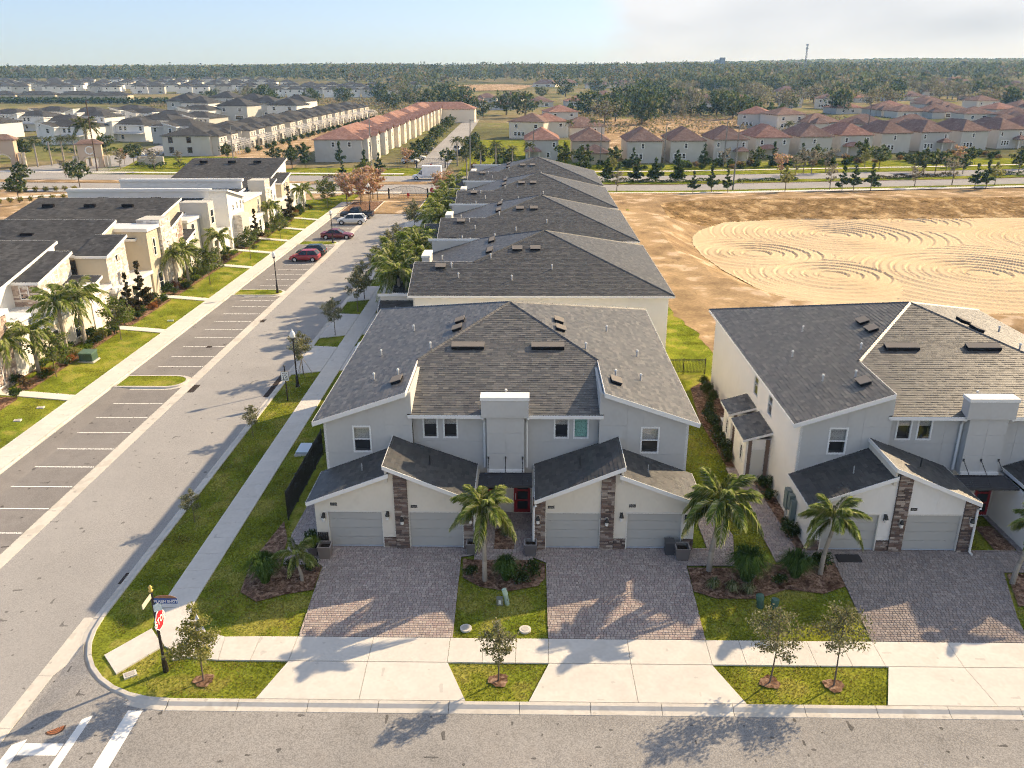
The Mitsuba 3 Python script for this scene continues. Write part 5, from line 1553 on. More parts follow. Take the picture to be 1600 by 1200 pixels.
def lid(name, x, y, r, label, col, shape='round', z=None, rz=0):
    k = thing(name, label, 'cover')
    z = float(gz(np.array([x]), np.array([y]))[0]) if z is None else z
    m = MB()
    if shape == 'round':
        m.tube([(x, y, z - .1), (x, y, z + .03)], [r, r], col, 20)
        part(k, 'ring', m, 'm_matte')
        part(k, 'cap', MB().tube([(x, y, z), (x, y, z + .045)], [r * .6, r * .6], np.array(col) * .8, 16), 'm_matte')
    else:
        part(k, 'frame', MB().box(-r, r, -r * .7, r * .7, -.1, .025, col).move(mat(x, y, z, rz)), 'm_matte')
        part(k, 'cap', MB().box(-r * .7, r * .7, -r * .45, r * .45, 0, .04, np.array(col) * .7).move(mat(x, y, z, rz)), 'm_matte')


LID = (0.60, 0.57, 0.52)
lid('utility_cover', -2.8, 31.05, .27, 'round white meter lid in the grass between the driveways, left one', LID)
lid('utility_cover', -0.1, 31.0, .27, 'round white meter lid in the grass between the driveways, right one', LID)
lid('utility_cover', -16.85, 27.95, .26, 'square concrete valve lid in the corner grass left of the sign', LID, 'sq', rz=.6)
lid('utility_cover', -15.2, 29.1, .27, 'square concrete lid at the pavement edge behind the stop sign', LID, 'sq', rz=.4)
lid('utility_cover', -37.2, 54.5, .25, 'pale square lid in the nearest left lawn, left one', LID, 'sq', rz=.2)
lid('utility_cover', -36.9, 57.0, .25, 'pale square lid in the nearest left lawn, right one', LID, 'sq', rz=.2)
lid('utility_cover', -36.4, 80.0, .3, 'pale square lid in the second left lawn', (0.4, 0.46, 0.38), 'sq', rz=.2)
k = thing('manhole_cover', 'rusty round manhole cover in the crosswalk', 'manhole cover')
part(k, 'ring', MB().tube([(-18.52, 25.05, -.05), (-18.52, 25.05, .010)], [.37, .37], (0.10, 0.065, 0.05), 24), 'm_matte')
mm = MB()
for r in (.30, .22, .13, .05):
    q = Point(-18.52, 25.05).buffer(r, 12).difference(Point(-18.52, 25.05).buffer(max(r - .05, 0.001), 12))
    mm.extrude(q, .008, .016, lambda a, w, z: (a, z, w), (0.34, 0.14, 0.075))
part(k, 'cap', mm, 'm_matte')
for i, (x, y, w, d, lb) in enumerate(((-32.95, 73.0, .5, 1.7, 'dark storm drain at the back kerb of the parking strip'), (-29.6, 72.2, .45, .45, 'small square drain in the middle of a parking bay'), (-27.0, 61.6, .42, 1.6, 'dark long storm drain at the valley gutter by the first island'), (-27.2, 80.6, .5, .9, 'dark storm drain at the valley gutter before the second island'), (-22.0, 103.0, .8, .4, 'dark patch of a drain in the far side street'), (-20.3, 35.2, .5, .9, 'dark drain at the shaded kerb of the street corner'), (-20.6, 62.5, .45, 5.2, 'long dark drain strip along the side street kerb by the near lamp'))):
    kk = thing('storm_drain', lb, 'drain')
    g = MB()
    nb = max(3, int(d / .12))
    for j in range(nb): g.box(x - w / 2, x + w / 2, y - d / 2 + j * d / nb, y - d / 2 + (j + .55) * d / nb, .008, .016, (0.09, 0.075, 0.07))
    part(kk, 'grate', g, 'm_matte')
    part(kk, 'pit', MB().box(x - w / 2 - .04, x + w / 2 + .04, y - d / 2 - .04, y + d / 2 + .04, -.03, .007, (0.035, 0.03, 0.028)), 'm_matte')


# air conditioners and meters on the white neighbour
def ac_kit():
    K = Kit()
    K.part('casing', MB().box(-.45, .45, -.45, .45, .06, .86, (0.16, 0.16, 0.155)), 'm_semi')
    g = MB()
    for z in np.arange(.12, .8, .06): g.box(-.465, .465, -.465, .465, z, z + .025, (0.24, 0.24, 0.235))
    K.part('grille', g, 'm_semi')
    top = Polygon([(-.48, -.48), (.48, -.48), (.48, .48), (-.48, .48)]).buffer(.02).difference(Point(0, 0).buffer(.36))
    K.part('top', MB().extrude(top, .86, .91, lambda a, w, z: (a, z, w), (0.62, 0.61, 0.58)), 'm_semi')
    f = MB()
    for i in range(5):
        a = i * 1.2566
        f.poly([(0, 0, .84), (.33 * math.cos(a), .33 * math.sin(a), .86), (.33 * math.cos(a + .55), .33 * math.sin(a + .55), .83)], (0.10, 0.10, 0.10))
    for r in (.12, .2, .28, .35): f.extrude(Point(0, 0).buffer(r + .008).difference(Point(0, 0).buffer(r)), .90, .905, lambda a, w, z: (a, z, w), (0.3, 0.3, 0.3))
    f.disc((0, 0, .905), .09, (0, 0, 1), (0.6, 0.6, 0.58))
    K.part('fan', f, 'm_semi')
    K.part('pad', MB().box(-.55, .55, -.55, .55, -.05, .06, (0.5, 0.49, 0.46)), 'm_matte')
    return K


AK = ac_kit()
AK.place('air_conditioner', mat(13.65, 51.7, PAD), 'air conditioner by the white side wall, far one of two', 'air conditioner')
AK.place('air_conditioner', mat(13.45, 50.2, PAD), 'air conditioner by the white side wall, near one of two', 'air conditioner')
k = thing('electric_meter', 'grey-green electric meter cabinets on the white side wall', 'meter')
for j, (y, w, h, z) in enumerate(((40.2, .5, 1.15, 1.0), (39.6, .35, .8, 1.35), (39.2, .22, 1.2, .8))):
    part(k, 'box', MB().box(14.08, 14.36, y - w / 2, y + w / 2, PAD + z - .3, PAD + z - .3 + h, (0.17, 0.22, 0.21)), 'm_semi')
for y in (40.3, 40.05, 39.6, 39.25):
    part(k, 'conduit', MB().tube([(14.2, y, PAD - .1), (14.2, y, PAD + 1.0)], .035, (0.5, 0.52, 0.5), 6), 'm_semi')
k = thing('garden_ornament', 'small white birdbath-like ornament in the bed before the side porch', 'ornament')
part(k, 'bowl', MB().tube([(13.2, 47.0, PAD + .35), (13.2, 47.0, PAD + .45)], [.08, .24], (0.7, 0.68, 0.64), 10), 'm_matte')
part(k, 'stem', MB().tube([(13.2, 47.0, PAD - .05), (13.2, 47.0, PAD + .36)], [.1, .05], (0.7, 0.68, 0.64), 8), 'm_matte')


def planter(x, y, w, h, label, plant=False, col=(0.10, 0.085, 0.08), rz=0):
    k = thing('planter', label, 'planter')
    z = float(gz(np.array([x]), np.array([y]))[0])
    M = mat(x, y, z, rz)
    m = MB()
    b, t = w * .40, w * .5
    for i in range(4):
        c0, s0 = [(1, 1), (-1, 1), (-1, -1), (1, -1)][i], [(1, 1), (-1, 1), (-1, -1), (1, -1)][(i + 1) % 4]
        m.poly([(c0[0] * b, c0[1] * b, 0), (s0[0] * b, s0[1] * b, 0), (s0[0] * t, s0[1] * t, h), (c0[0] * t, c0[1] * t, h)], col)
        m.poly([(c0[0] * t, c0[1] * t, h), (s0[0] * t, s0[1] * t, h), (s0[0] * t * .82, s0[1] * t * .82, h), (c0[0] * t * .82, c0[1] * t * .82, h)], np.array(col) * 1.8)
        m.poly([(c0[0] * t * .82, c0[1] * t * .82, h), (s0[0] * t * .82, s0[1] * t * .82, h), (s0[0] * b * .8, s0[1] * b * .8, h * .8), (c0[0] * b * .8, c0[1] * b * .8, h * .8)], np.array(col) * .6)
    part(k, 'box', m.move(M), 'm_semi')
    part(k, 'soil', MB().poly([(-t * .78, -t * .78, h * .82), (t * .78, -t * .78, h * .82), (t * .78, t * .78, h * .82), (-t * .78, t * .78, h * .82)], (0.03, 0.022, 0.018)).move(M), 'm_matte')
    if plant: part(k, 'plant', grass_clump(np.random.default_rng(3), .9, .7, 160, G_BRIGHT, .02, .7).move(mat(x, y, z + h * .8)), 'm_leaf')


planter(-10.35, 36.2, .68, .72, 'square planter at the left garage corner', col=(0.20, 0.17, 0.15))
planter(-11.0, 36.35, .5, .5, 'planter with a green tuft left of the first garage', True)
planter(-2.85, 36.65, .62, .62, 'grey planter at the pier right of the second garage', col=(0.17, 0.155, 0.15))
planter(0.15, 36.55, .66, .7, 'grey planter below the downpipe of the third garage', col=(0.16, 0.15, 0.15))
planter(7.85, 36.3, .74, .7, 'square planter before the fourth garage pier', col=(0.15, 0.135, 0.13))
k = thing('bin', 'dark upright bin behind the planter at the fourth garage', 'bin')
part(k, 'body', MB().box(7.05, 7.5, 36.45, 36.9, .8, 1.5, (0.06, 0.06, 0.065)), 'm_semi')
part(k, 'rim', MB().box(7.02, 7.53, 36.42, 36.93, 1.5, 1.55, (0.09, 0.09, 0.095)), 'm_semi')
k = thing('bench', 'dark slatted chair against the left garage wall', 'chair')
for j in range(5): part(k, 'slat', MB().box(-10.85 + j * .11, -10.77 + j * .11, 36.86, 36.9, 1.05, 1.75, (0.035, 0.032, 0.03)), 'm_matte')
part(k, 'seat', MB().box(-10.88, -10.3, 36.45, 36.9, 1.18, 1.24, (0.04, 0.037, 0.035)), 'm_matte')
for x_, y_ in ((-10.85, 36.48), (-10.35, 36.48), (-10.85, 36.86), (-10.35, 36.86)): part(k, 'leg', MB().box(x_, x_ + .05, y_, y_ + .05, .75, 1.2, (0.035, 0.032, 0.03)), 'm_matte')
k = thing('doormat', 'dark mat on the bricks before the white neighbour’s left garage', 'mat')
scene[k] = ply(MB().box(15.7, 16.9, 36.0, 36.6, .75, .84, (0.06, 0.055, 0.055)), 'm_matte')


# ---------------------------------------------------------------- vehicles
def car_kit(kind, paint):
    K = Kit()
    P = dict(hatch=(4.0, 1.75, 1.52), sedan=(4.75, 1.84, 1.44), suv=(4.65, 1.87, 1.69), pickup=(5.6, 1.98, 1.86), van=(6.6, 2.2, 2.9))[kind]
    L, Wd, H = P
    w = Wd / 2
    belt = dict(hatch=.92, sedan=.90, suv=1.02, pickup=1.12, van=1.2)[kind]
    hood = dict(hatch=.80, sedan=.78, suv=.96, pickup=1.08, van=1.1)[kind]
    f0 = L / 2
    if kind == 'hatch': st = [(f0, .58, .72), (f0 - .12, .66, .86), (f0 - .5, hood, .95), (f0 - 1.0, hood + .12, 1), (f0 - 1.1, belt, 1), (-f0 + .35, belt + .06, 1), (-f0 + .08, belt + .02, .93), (-f0, .70, .84)]
    elif kind == 'sedan': st = [(f0, .56, .70), (f0 - .14, .66, .86), (f0 - .6, hood, .95), (f0 - 1.35, hood + .10, 1), (f0 - 1.45, belt, 1), (-f0 + 1.05, belt + .06, 1), (-f0 + .2, belt + .08, .95), (-f0 + .02, belt - .02, .86), (-f0, .62, .82)]
    elif kind == 'suv': st = [(f0, .66, .74), (f0 - .1, .82, .88), (f0 - .5, hood, .96), (f0 - 1.1, hood + .07, 1), (f0 - 1.2, belt, 1), (-f0 + .4, belt + .06, 1), (-f0 + .06, belt, .94), (-f0, .7, .86)]
    else: st = [(f0, .80, .84), (f0 - .08, .98, .92), (f0 - .5, hood, .98), (f0 - 1.4, hood + .05, 1), (f0 - 1.5, belt, 1), (-f0 + 2.1, belt, 1), (-f0 + 2.0, belt, 1), (-f0 + .06, belt, 1), (-f0, belt - .02, .97)]
    zb = .26 if kind in ('hatch', 'sedan') else .36
    sec = []
    for x, zt, ws in st:
        W_ = w * ws
        h = zt - zb
        half = [(0.0, zb), (W_ * .86, zb), (W_ * .97, zb + .12 * h), (W_, zb + .45 * h), (W_ * .985, zb + .72 * h), (W_ * .93, zt - .03), (W_ * .80, zt), (0.0, zt + .015)]
        sec.append([(x, y, z) for y, z in half] + [(x, -y, z) for y, z in half[::-1][1:-1]])
    S = np.array(sec)
    n, m = S.shape[:2]
    f = []
    for i in range(n - 1):
        for j in range(m):
            a, b = i * m + j, i * m + (j + 1) % m
            f += [(a, b, b + m), (a, b + m, a + m)]
    body = MB().raw(S.reshape(-1, 3), f, paint).poly(S[0], np.array(paint) * .9).poly(S[-1][::-1], np.array(paint) * .9)
    K.part('body', body, 'm_gloss', True)
    # cabin: glass and painted roof
    c = dict(hatch=((f0 - 1.05, f0 - 1.75), (-f0 + .55, -f0 + .10)), sedan=((f0 - 1.4, f0 - 2.2), (-f0 + 1.55, -f0 + .75)), suv=((f0 - 1.15, f0 - 1.85), (-f0 + .5, -f0 + .10)), pickup=((f0 - 1.45, f0 - 2.05), (-f0 + 2.35, -f0 + 2.1)), van=((f0 - 1.2, f0 - 1.9), (f0 - 2.4, f0 - 2.4)))[kind]
    (xa, xb), (xc, xd) = c
    bw, tw = w * .92, w * .74
    zt = H - .04 if kind != 'van' else 2.05
    g = MB()
    b_ = [(xa, bw), (xd, bw), (xd, -bw), (xa, -bw)]
    t_ = [(xb, tw), (xc, tw), (xc, -tw), (xb, -tw)]
    B_ = [(x, y, belt + (.06 if i in (1, 2) else 0)) for i, (x, y) in enumerate(b_)]
    T_ = [(x, y, zt - (.04 if i in (0, 3) else 0)) for i, (x, y) in enumerate(t_)]
    for i in range(4):
        j = (i + 1) % 4
        g.poly([B_[i], B_[j], T_[j], T_[i]], (0.02, 0.02, 0.02))
    K.part('window', g, 'm_darkglass')
    Tn = np.array(T_)
    rf = MB().slab(Tn + [0, 0, .02], .05, paint)
    rf.slab((Tn - Tn.mean(0)) * [.86, .84, 1] + Tn.mean(0) + [0, 0, .05], .04, paint)
    mids = [((B_[0][0] + B_[1][0]) / 2 + .05), ((T_[0][0] + T_[1][0]) / 2 + .05)]
    for s in (0, 3):
        e = 1 if s == 0 else 2
        for q in ((B_[s], T_[s]), (B_[e], T_[e]), ((mids[0], B_[s][1], belt + .02), (mids[1], T_[s][1], zt))):
            rf.tube([np.array(q[0]) * [1, 1.01, 1], np.array(q[1]) * [1, 1.01, 1]], .045, paint, 4)
    K.part('roof', rf, 'm_gloss')
    if kind == 'pickup':
        K.part('bed', MB().box(-f0 + .12, -f0 + 1.95, -w * .86, w * .86, .62, belt + .03, (0.03, 0.03, 0.032)), 'm_matte')
    if kind == 'van':
        K.part('box', MB().box(-f0, f0 - 2.25, -1.15, 1.15, .75, 3.05, (0.72, 0.75, 0.78)), 'm_semi')
        K.part('box__rail', MB().box(-f0 - .02, f0 - 2.23, -1.17, 1.17, .70, .80, (0.25, 0.25, 0.26)).box(-f0 - .02, f0 - 2.23, -1.17, 1.17, 3.0, 3.07, (0.8, 0.8, 0.8)), 'm_semi')
    r = dict(hatch=.31, sedan=.32, suv=.36, pickup=.40, van=.40)[kind]
    for x in (f0 - .82 - (.1 if L > 5 else 0), -f0 + .80 + (.3 if L > 5 else 0)):
        for s in (-1, 1):
            y0, y1 = s * (w - .20), s * (w + .005)
            nm = K.part('wheel', MB().tube([(x, y0, r), (x, y1, r)], [r, r], (0.02, 0.02, 0.02), 16).tube([(x, s * (w - .01), r), (x, s * (w + .003), r)], [r * 1.13, r * 1.13], (0.012, 0.012, 0.012), 18), 'm_matte')
            K.part(nm + '__rim', MB().disc((x, s * (w + .012), r), r * .64, (0, s, 0), (0.55, 0.55, 0.56), 14), 'm_semi')
    hz = st[1][1] - .10
    for s in (-1, 1):
        K.part('headlight', MB().box(f0 - .16, f0 - .02, s * w * .62 - .14, s * w * .62 + .14, hz - .06, hz + .06, (0.75, 0.76, 0.76)), 'm_semi')
        K.part('tail_light', MB().box(-f0 - .01, -f0 + .12, s * w * .72 - .12, s * w * .72 + .12, .66, .86, (0.30, 0.015, 0.015)), 'm_semi')
        K.part('mirror', MB().box(xa - .35, xa - .18, s * (w + .02) - .08, s * (w + .02) + .08, belt + .02, belt + .16, paint), 'm_gloss')
    K.part('bumper', MB().box(f0 - .03, f0 + .03, -w * .7, w * .7, zb, zb + .16, (0.03, 0.03, 0.03)).box(-f0 - .03, -f0 + .03, -w * .75, w * .75, zb + .04, zb + .2, (0.04, 0.04, 0.04)), 'm_matte')
    return K


WP, SIL, DK = (0.78, 0.78, 0.77), (0.50, 0.53, 0.56), (0.03, 0.032, 0.036)
cars = [('hatch', (0.30, 0.018, 0.03), -29.9, 108.6, math.pi, 0, 'red hatchback parked in the row on the left, nearest of the parked cars'), ('hatch', (0.025, 0.035, 0.032), -29.9, 112.0, math.pi, 0, 'black hatchback parked right behind the red one'),
        ('sedan', (0.14, 0.02, 0.025), -28.9, 124.0, 0, 0, 'dark red saloon parked alone beyond the third island'), ('suv', (0.62, 0.65, 0.68), -29.2, 136.3, math.pi, 0, 'silver crossover parked before the black pickup'), ('pickup', (0.022, 0.027, 0.038), -29.4, 142.0, math.pi, 0, 'black pickup truck at the end of the parking row'),
        ('pickup', WP, -14.4, 113.6, math.pi, .5, 'white pickup in a driveway of the side street, half hidden by palms'), ('suv', (0.30, 0.03, 0.03), -13.0, 123.6, math.pi, .5, 'red car in a driveway of the side street behind the white pickup'), ('suv', WP, -12.9, 69.2, math.pi, .45, 'white car peeking out beside the left eave of the near house'),
        ('van', WP, -23.2, 192.5, math.pi, .15, 'white box truck crossing at the boulevard'),
        ('suv', WP, -31.5, 226.0, -.1, .16, 'white car on a driveway at the red-roofed row, nearest'), ('suv', WP, -30.8, 235.0, .05, .16, 'white car on a driveway at the red-roofed row, second'), ('sedan', DK, -31.5, 250.5, 0, .16, 'dark car on a driveway at the red-roofed row, third'), ('suv', DK, -31.6, 262, 0, .16, 'dark car on a driveway at the red-roofed row, fourth'),
        ('pickup', WP, -21.8, 258.0, math.pi / 2, .16, 'white pickup at the kerb of the far street'), ('suv', DK, -19.5, 247.0, 1.2, .16, 'dark car at the kerb of the far street'), ('sedan', (0.4, 0.42, 0.44), -17.2, 262.0, 1.4, .16, 'grey car on the right side of the far street')]
CK = {}
for kind, paint, x, y, rz, z, lb in cars:
    kk = CK.setdefault((kind, paint), None) or car_kit(kind, paint)
    CK[(kind, paint)] = kk
    kk.place('box_truck' if kind == 'van' else ('pickup_truck' if kind == 'pickup' else 'car'), mat(x, y, z, rz), lb, 'truck' if kind == 'van' else ('pickup' if kind == 'pickup' else 'car'))
# ---------------------------------------------------------------- modern row houses on the left
LEAD = (0.085, 0.085, 0.088)


def rowhouse(label, vols, wins, group=None, extras=()):
    k = thing('row_house', label, 'house', group)
    by, roofs, mets = [], [], []
    fas = MB()
    rng = np.random.default_rng(len(vols))
    for v in vols:
        x0, x1, y0, y1, za, zb, m = v[:7]
        z0 = v[7] if len(v) > 7 else 0.3
        kind = v[8] if len(v) > 8 else 'shed'
        mb = MB()
        by.append((m, mb))
        P = lambda x, y, z: (x, y, z)
        th = 0.0 if kind == 'none' else 0.06
        A, B = za - th, zb - th
        mb.poly([P(x1, y0, z0), P(x1, y1, z0), P(x1, y1, B), P(x1, y0, A)], (0.5, 0.5, 0.5))
        mb.poly([P(x0, y1, z0), P(x0, y0, z0), P(x0, y0, A), P(x0, y1, B)], (0.5, 0.5, 0.5))
        mb.poly([P(x0, y0, z0), P(x1, y0, z0), P(x1, y0, A), P(x0, y0, A)], (0.5, 0.5, 0.5))
        mb.poly([P(x1, y1, z0), P(x0, y1, z0), P(x0, y1, B), P(x1, y1, B)], (0.5, 0.5, 0.5))
        if kind == 'none':
            mb.poly([P(x0, y0, A), P(x1, y0, A), P(x1, y1, B), P(x0, y1, B)], (0.5, 0.5, 0.5))
            continue
        s = (zb - za) / (y1 - y0)
        o0, o1, ox = (0.35, 0.12, 0.35) if kind != 'flat' else (0.18, 0.18, 0.22)
        a, b = y0 - o0, y1 + o1
        top = [(x0, a, za - s * o0 + .08), (x1 + ox, a, za - s * o0 + .08), (x1 + ox, b, zb + s * o1 + .08), (x0, b, zb + s * o1 + .08)]
        if kind == 'shed':
            roofs.append(MB().slab(top, 0.14, LEAD))
        elif kind == 'flat':
            mets.append(MB().slab(top, 0.14, (0.62, 0.62, 0.61)))
        else:
            met = MB().slab(top, 0.12, (0.56, 0.57, 0.58))
            mets.append(met)
            for yy in np.arange(a + .2, b, 0.45):
                zz = za + s * (yy - y0) + .08
                met.box(x0, x1 + ox, yy, yy + .05, zz, zz + .045, (0.60, 0.61, 0.62))
        h = 0.26 if kind != 'flat' else 0.34
        _board(fas, top[1], top[2], (.03, 0, 0), h)
        _board(fas, top[0], top[1], (0, -.03, 0), h)
        _board(fas, top[3], top[2], (0, .03, 0), h)
    for m, mb in by:
        part(k, 'wall', mb, m)
    for q in roofs: part(k, 'roof', q, 'm_shingle_far')
    for q in mets: part(k, 'porch_roof', q, 'm_semi')
    part(k, 'fascia', fas, 'm_matte')
    for side, pos, a0, a1, z0, z1, *o in wins:
        fr = (lambda a, w, z: (pos - w, a, z)) if side == 'x' else (lambda a, w, z: (a, pos + w, z))
        f_, p_ = simple_window(fr, a0, a1, z0, z1, True, frame=o[0] if o else (0.8, 0.8, 0.78), fw=.06)
        n_ = part(k, 'window', f_, 'm_matte')
        part(n_, 'pane', p_, 'm_darkglass')
    for nm_, fr, x0, x1, z0, z1, pal in extras:
        sm = stones(MB(), x0, x1, z0, z1, rng, fr, pal, (0.14, 0.24), (0.25, 0.7), (0.01, 0.045))
        part(k, nm_, sm, 'm_matte', kind='stuff')
    return k


def fx(x): return lambda a, w, z: (x - w, a, z)
def fy(y): return lambda a, w, z: (a, y + w, z)


BRN = (0.06, 0.045, 0.035)
W_A = [
    (-48, -41.2, 55.6, 61.8, 6.5, 6.5, 'm_st_pale', .3, 'flat'), (-47, -41.5, 61.8, 65.0, 5.2, 5.2, 'm_st_white', .3, 'flat'),
    (-62, -47, 62, 80.3, 4.35, 8.15, 'm_st_white'), (-47, -44.6, 72.3, 78.3, 6.15, 7.55, 'm_st_pale'), (-46, -41.9, 75.2, 78.0, 4.55, 5.25, 'm_st_white'),
    (-47, -41.5, 65.6, 75, 3.55, 3.75, 'm_st_warm', .3, 'metal'), (-44, -41.4, 75.0, 76.2, 4.9, 5.1, 'm_st_white', .3, 'none'), (-46, -41.7, 76.3, 79.4, 4.05, 4.05, 'm_st_pale', .3, 'flat'),
    (-60, -44.6, 80.3, 88.0, 6.95, 8.9, 'm_st_tan'), (-44.6, -41.7, 79.6, 83.9, 7.0, 8.1, 'm_st_tan'), (-44.6, -41.4, 79.5, 88, 3.45, 3.45, 'm_st_warm', .3, 'flat'),
    (-60, -42.7, 88.0, 101.2, 7.0, 9.3, 'm_st_tan'), (-46, -41.2, 88.0, 91, 8.0, 8.0, 'm_st_tan', .3, 'flat'), (-43.5, -40.9, 91, 93.7, 8.5, 8.5, 'm_st_pale', .3, 'none'), (-43.5, -41.3, 93.7, 95.4, 6.6, 6.6, 'm_st_warm', .3, 'flat'),
    (-44.6, -42.4, 95.4, 100.3, 6.3, 7.7, 'm_st_pale'), (-46, -41.9, 99.0, 102.2, 4.5, 5.3, 'm_st_white'), (-45, -41.5, 95.5, 100.6, 3.5, 3.7, 'm_st_warm', .3, 'metal'),
    (-62, -44.6, 101.2, 113.3, 6.0, 7.5, 'm_st_white'), (-45, -42.6, 102.3, 106.2, 6.4, 6.4, 'm_st_pale', .3, 'flat'), (-45, -41.3, 106.6, 108.6, 8.0, 8.0, 'm_st_pale', .3, 'none'), (-45, -41.4, 109, 113, 3.6, 3.6, 'm_st_white', .3, 'flat')]
WN_A = [('x', -41.2, 57.0, 58.6, 3.2, 5.2), ('x', -41.2, 58.2, 59.9, .9, 2.8), ('x', -41.5, 63.0, 63.45, 2.6, 4.6), ('x', -41.5, 67.8, 68.9, 1.0, 2.8), ('x', -41.5, 71.5, 72.6, 1.0, 2.8), ('x', -44.6, 73.9, 74.6, 5.0, 6.5), ('x', -44.6, 75.2, 75.9, 5.3, 6.8),
        ('y', 72.3, -46.3, -45.5, 4.5, 5.7), ('x', -41.7, 77.4, 78.5, 1.3, 3.2), ('y', 80.3, -46.6, -45.2, 4.7, 6.3, BRN), ('x', -41.7, 81.4, 82.4, 5.0, 6.6), ('x', -41.4, 83.2, 84.4, 1.0, 2.8), ('x', -41.2, 89.2, 89.8, 4.9, 6.8), ('x', -41.2, 89.3, 90.4, .8, 2.9),
        ('x', -40.9, 91.9, 92.9, 5.0, 6.9), ('x', -40.9, 91.9, 92.9, 1.2, 3.1), ('x', -41.3, 94.2, 94.8, 3.8, 5.9), ('x', -42.4, 96.7, 97.3, 4.9, 6.4), ('x', -42.4, 98.0, 98.6, 5.1, 6.6), ('x', -41.5, 96.4, 97.4, 1, 2.8), ('x', -41.5, 98.4, 99.4, 1, 2.8), ('x', -41.3, 107.1, 108.1, 5.2, 7), ('x', -41.3, 107.1, 108.1, 1.2, 3), ('x', -44.6, 110, 110.8, 4.6, 6.2), ('x', -42.6, 103.5, 104.5, 4.2, 5.8), ('x', -41.4, 110, 111.2, 1, 2.8), ('x', -41.9, 100.4, 101.3, 1, 2.9)]
EX_A = [('stone_front', fx(-41.2), 55.6, 61.8, .4, 6.4, STONE_RUST), ('stone_front', fx(-44.6), 72.35, 78.25, 3.7, (lambda a: 6.0 + .233 * (a - 72.3)), STONE_PALE), ('stone_front', fy(72.3), -47, -44.6, 3.6, 6.0, STONE_RUST), ('stone_front', fx(-41.7), 76.3, 79.4, .4, 3.95, STONE_PALE),
        ('stone_front', fx(-41.7), 79.6, 83.9, 3.5, (lambda a: 6.9 + .25 * (a - 79.6)), STONE_PALE), ('stone_front', fx(-40.9), 91, 93.7, .4, 8.45, STONE_PALE), ('stone_front', fy(91), -43.5, -40.9, .4, 8.45, STONE_PALE), ('stone_front', fx(-42.4), 95.4, 100.3, 3.7, (lambda a: 6.1 + .285 * (a - 95.4)), STONE_RUST), ('stone_front', fy(95.4), -44.6, -42.4, 3.7, 6.2, STONE_RUST)]
EX_A = [e for e in EX_A]
rowhouse('long white and tan row house with stepped dark roofs at the left edge', W_A, WN_A, extras=EX_A)
W_B = [
    (-63, -43.5, 113.8, 127, 6.2, 7.0, 'm_st_white'), (-43.5, -41.2, 113.5, 119.8, 8.6, 7.0, 'm_st_white'), (-63, -43.5, 113.35, 113.75, 8.75, 8.75, 'm_st_white', .3, 'flat'), (-43.4, -40.0, 115.0, 118, 5.0, 5.0, 'm_st_pale', .3, 'none'), (-43.6, -40.6, 118, 126.5, 3.5, 3.5, 'm_st_white', .3, 'flat'),
    (-44, -41.2, 119.8, 127.8, 6.3, 6.3, 'm_st_tan', .3, 'flat'), (-60, -43.5, 127.2, 139, 6.2, 7.0, 'm_st_tan'), (-62, -43.5, 126.6, 127.1, 8.4, 8.4, 'm_st_white', .3, 'flat'), (-43.5, -40.9, 129.5, 132.2, 7.9, 7.9, 'm_st_pale', .3, 'none'), (-43.5, -41.2, 132.2, 136, 6.4, 7.3, 'm_st_white'),
    (-45, -41.2, 135.2, 145.5, 3.6, 3.9, 'm_st_pale', .3, 'flat'), (-60, -43.5, 139, 151, 6.6, 9.0, 'm_st_white'), (-43.6, -41.4, 139.8, 145, 6.2, 7.2, 'm_st_tan'), (-44, -41.2, 145.5, 154, 4.2, 4.2, 'm_st_white', .3, 'flat')]
WN_B = [('x', -41.2, 115.2, 115.7, 5.6, 6.4), ('x', -41.2, 116.8, 117.3, 5.6, 6.6), ('x', -41.2, 118.3, 118.8, 5.4, 6.6), ('x', -40.6, 119.2, 120.2, 1, 2.8), ('x', -40.6, 121.6, 122.6, 1, 2.8), ('x', -40.6, 124, 125, 1, 2.8), ('x', -41.2, 126.2, 126.8, 3.8, 5.6), ('x', -40.9, 130.4, 131.3, 4.8, 6.6), ('x', -40.9, 130.4, 131.3, 1.2, 3.0),
        ('x', -41.2, 133.2, 133.8, 4.4, 6.0), ('x', -41.2, 137.5, 138.5, 1, 2.8), ('x', -41.2, 141, 142, 1, 2.8), ('x', -41.4, 141.3, 142, 4.6, 6), ('x', -41.4, 143, 143.7, 4.6, 6), ('x', -41.2, 147.2, 148.2, 1.4, 3.2), ('x', -41.2, 150.5, 151.5, 1.4, 3.2)]
EX_B = [('stone_front', fy(115.0), -43.4, -40.0, .4, 5.0, STONE_PALE), ('stone_front', fx(-40.9), 129.5, 132.2, .4, 7.9, STONE_PALE)]
rowhouse('farther white and tan row house of the left row, ending before the boulevard', W_B, WN_B, extras=EX_B)
# roof vents of the row
for key, vs in (('row_house', [(-51.5, 75.5, 7.2), (-56, 66, 5.3), (-51, 69, 5.8), (-52, 84.5, 7.9), (-57, 98, 8.8), (-52, 98, 8.8), (-47.5, 98, 8.8), (-56, 109, 8.0), (-49, 109, 8.0)]), ('row_house_001', [(-55, 123, 6.8), (-47, 123, 6.8), (-52, 134, 7.2), (-57, 148, 8.6), (-52, 148, 8.6), (-47.5, 148, 8.6)])):
    for x, y, z in vs:
        part(key, 'roof_vent', MB().box(x - .65, x + .65, y - .25, y + .2, z, z + .35, (0.02, 0.02, 0.022)), 'm_matte')
# ---------------------------------------------------------------- houses beyond the boulevard
def gfar(x, y): return float(far_z(np.array(float(x)), np.array(float(y))))


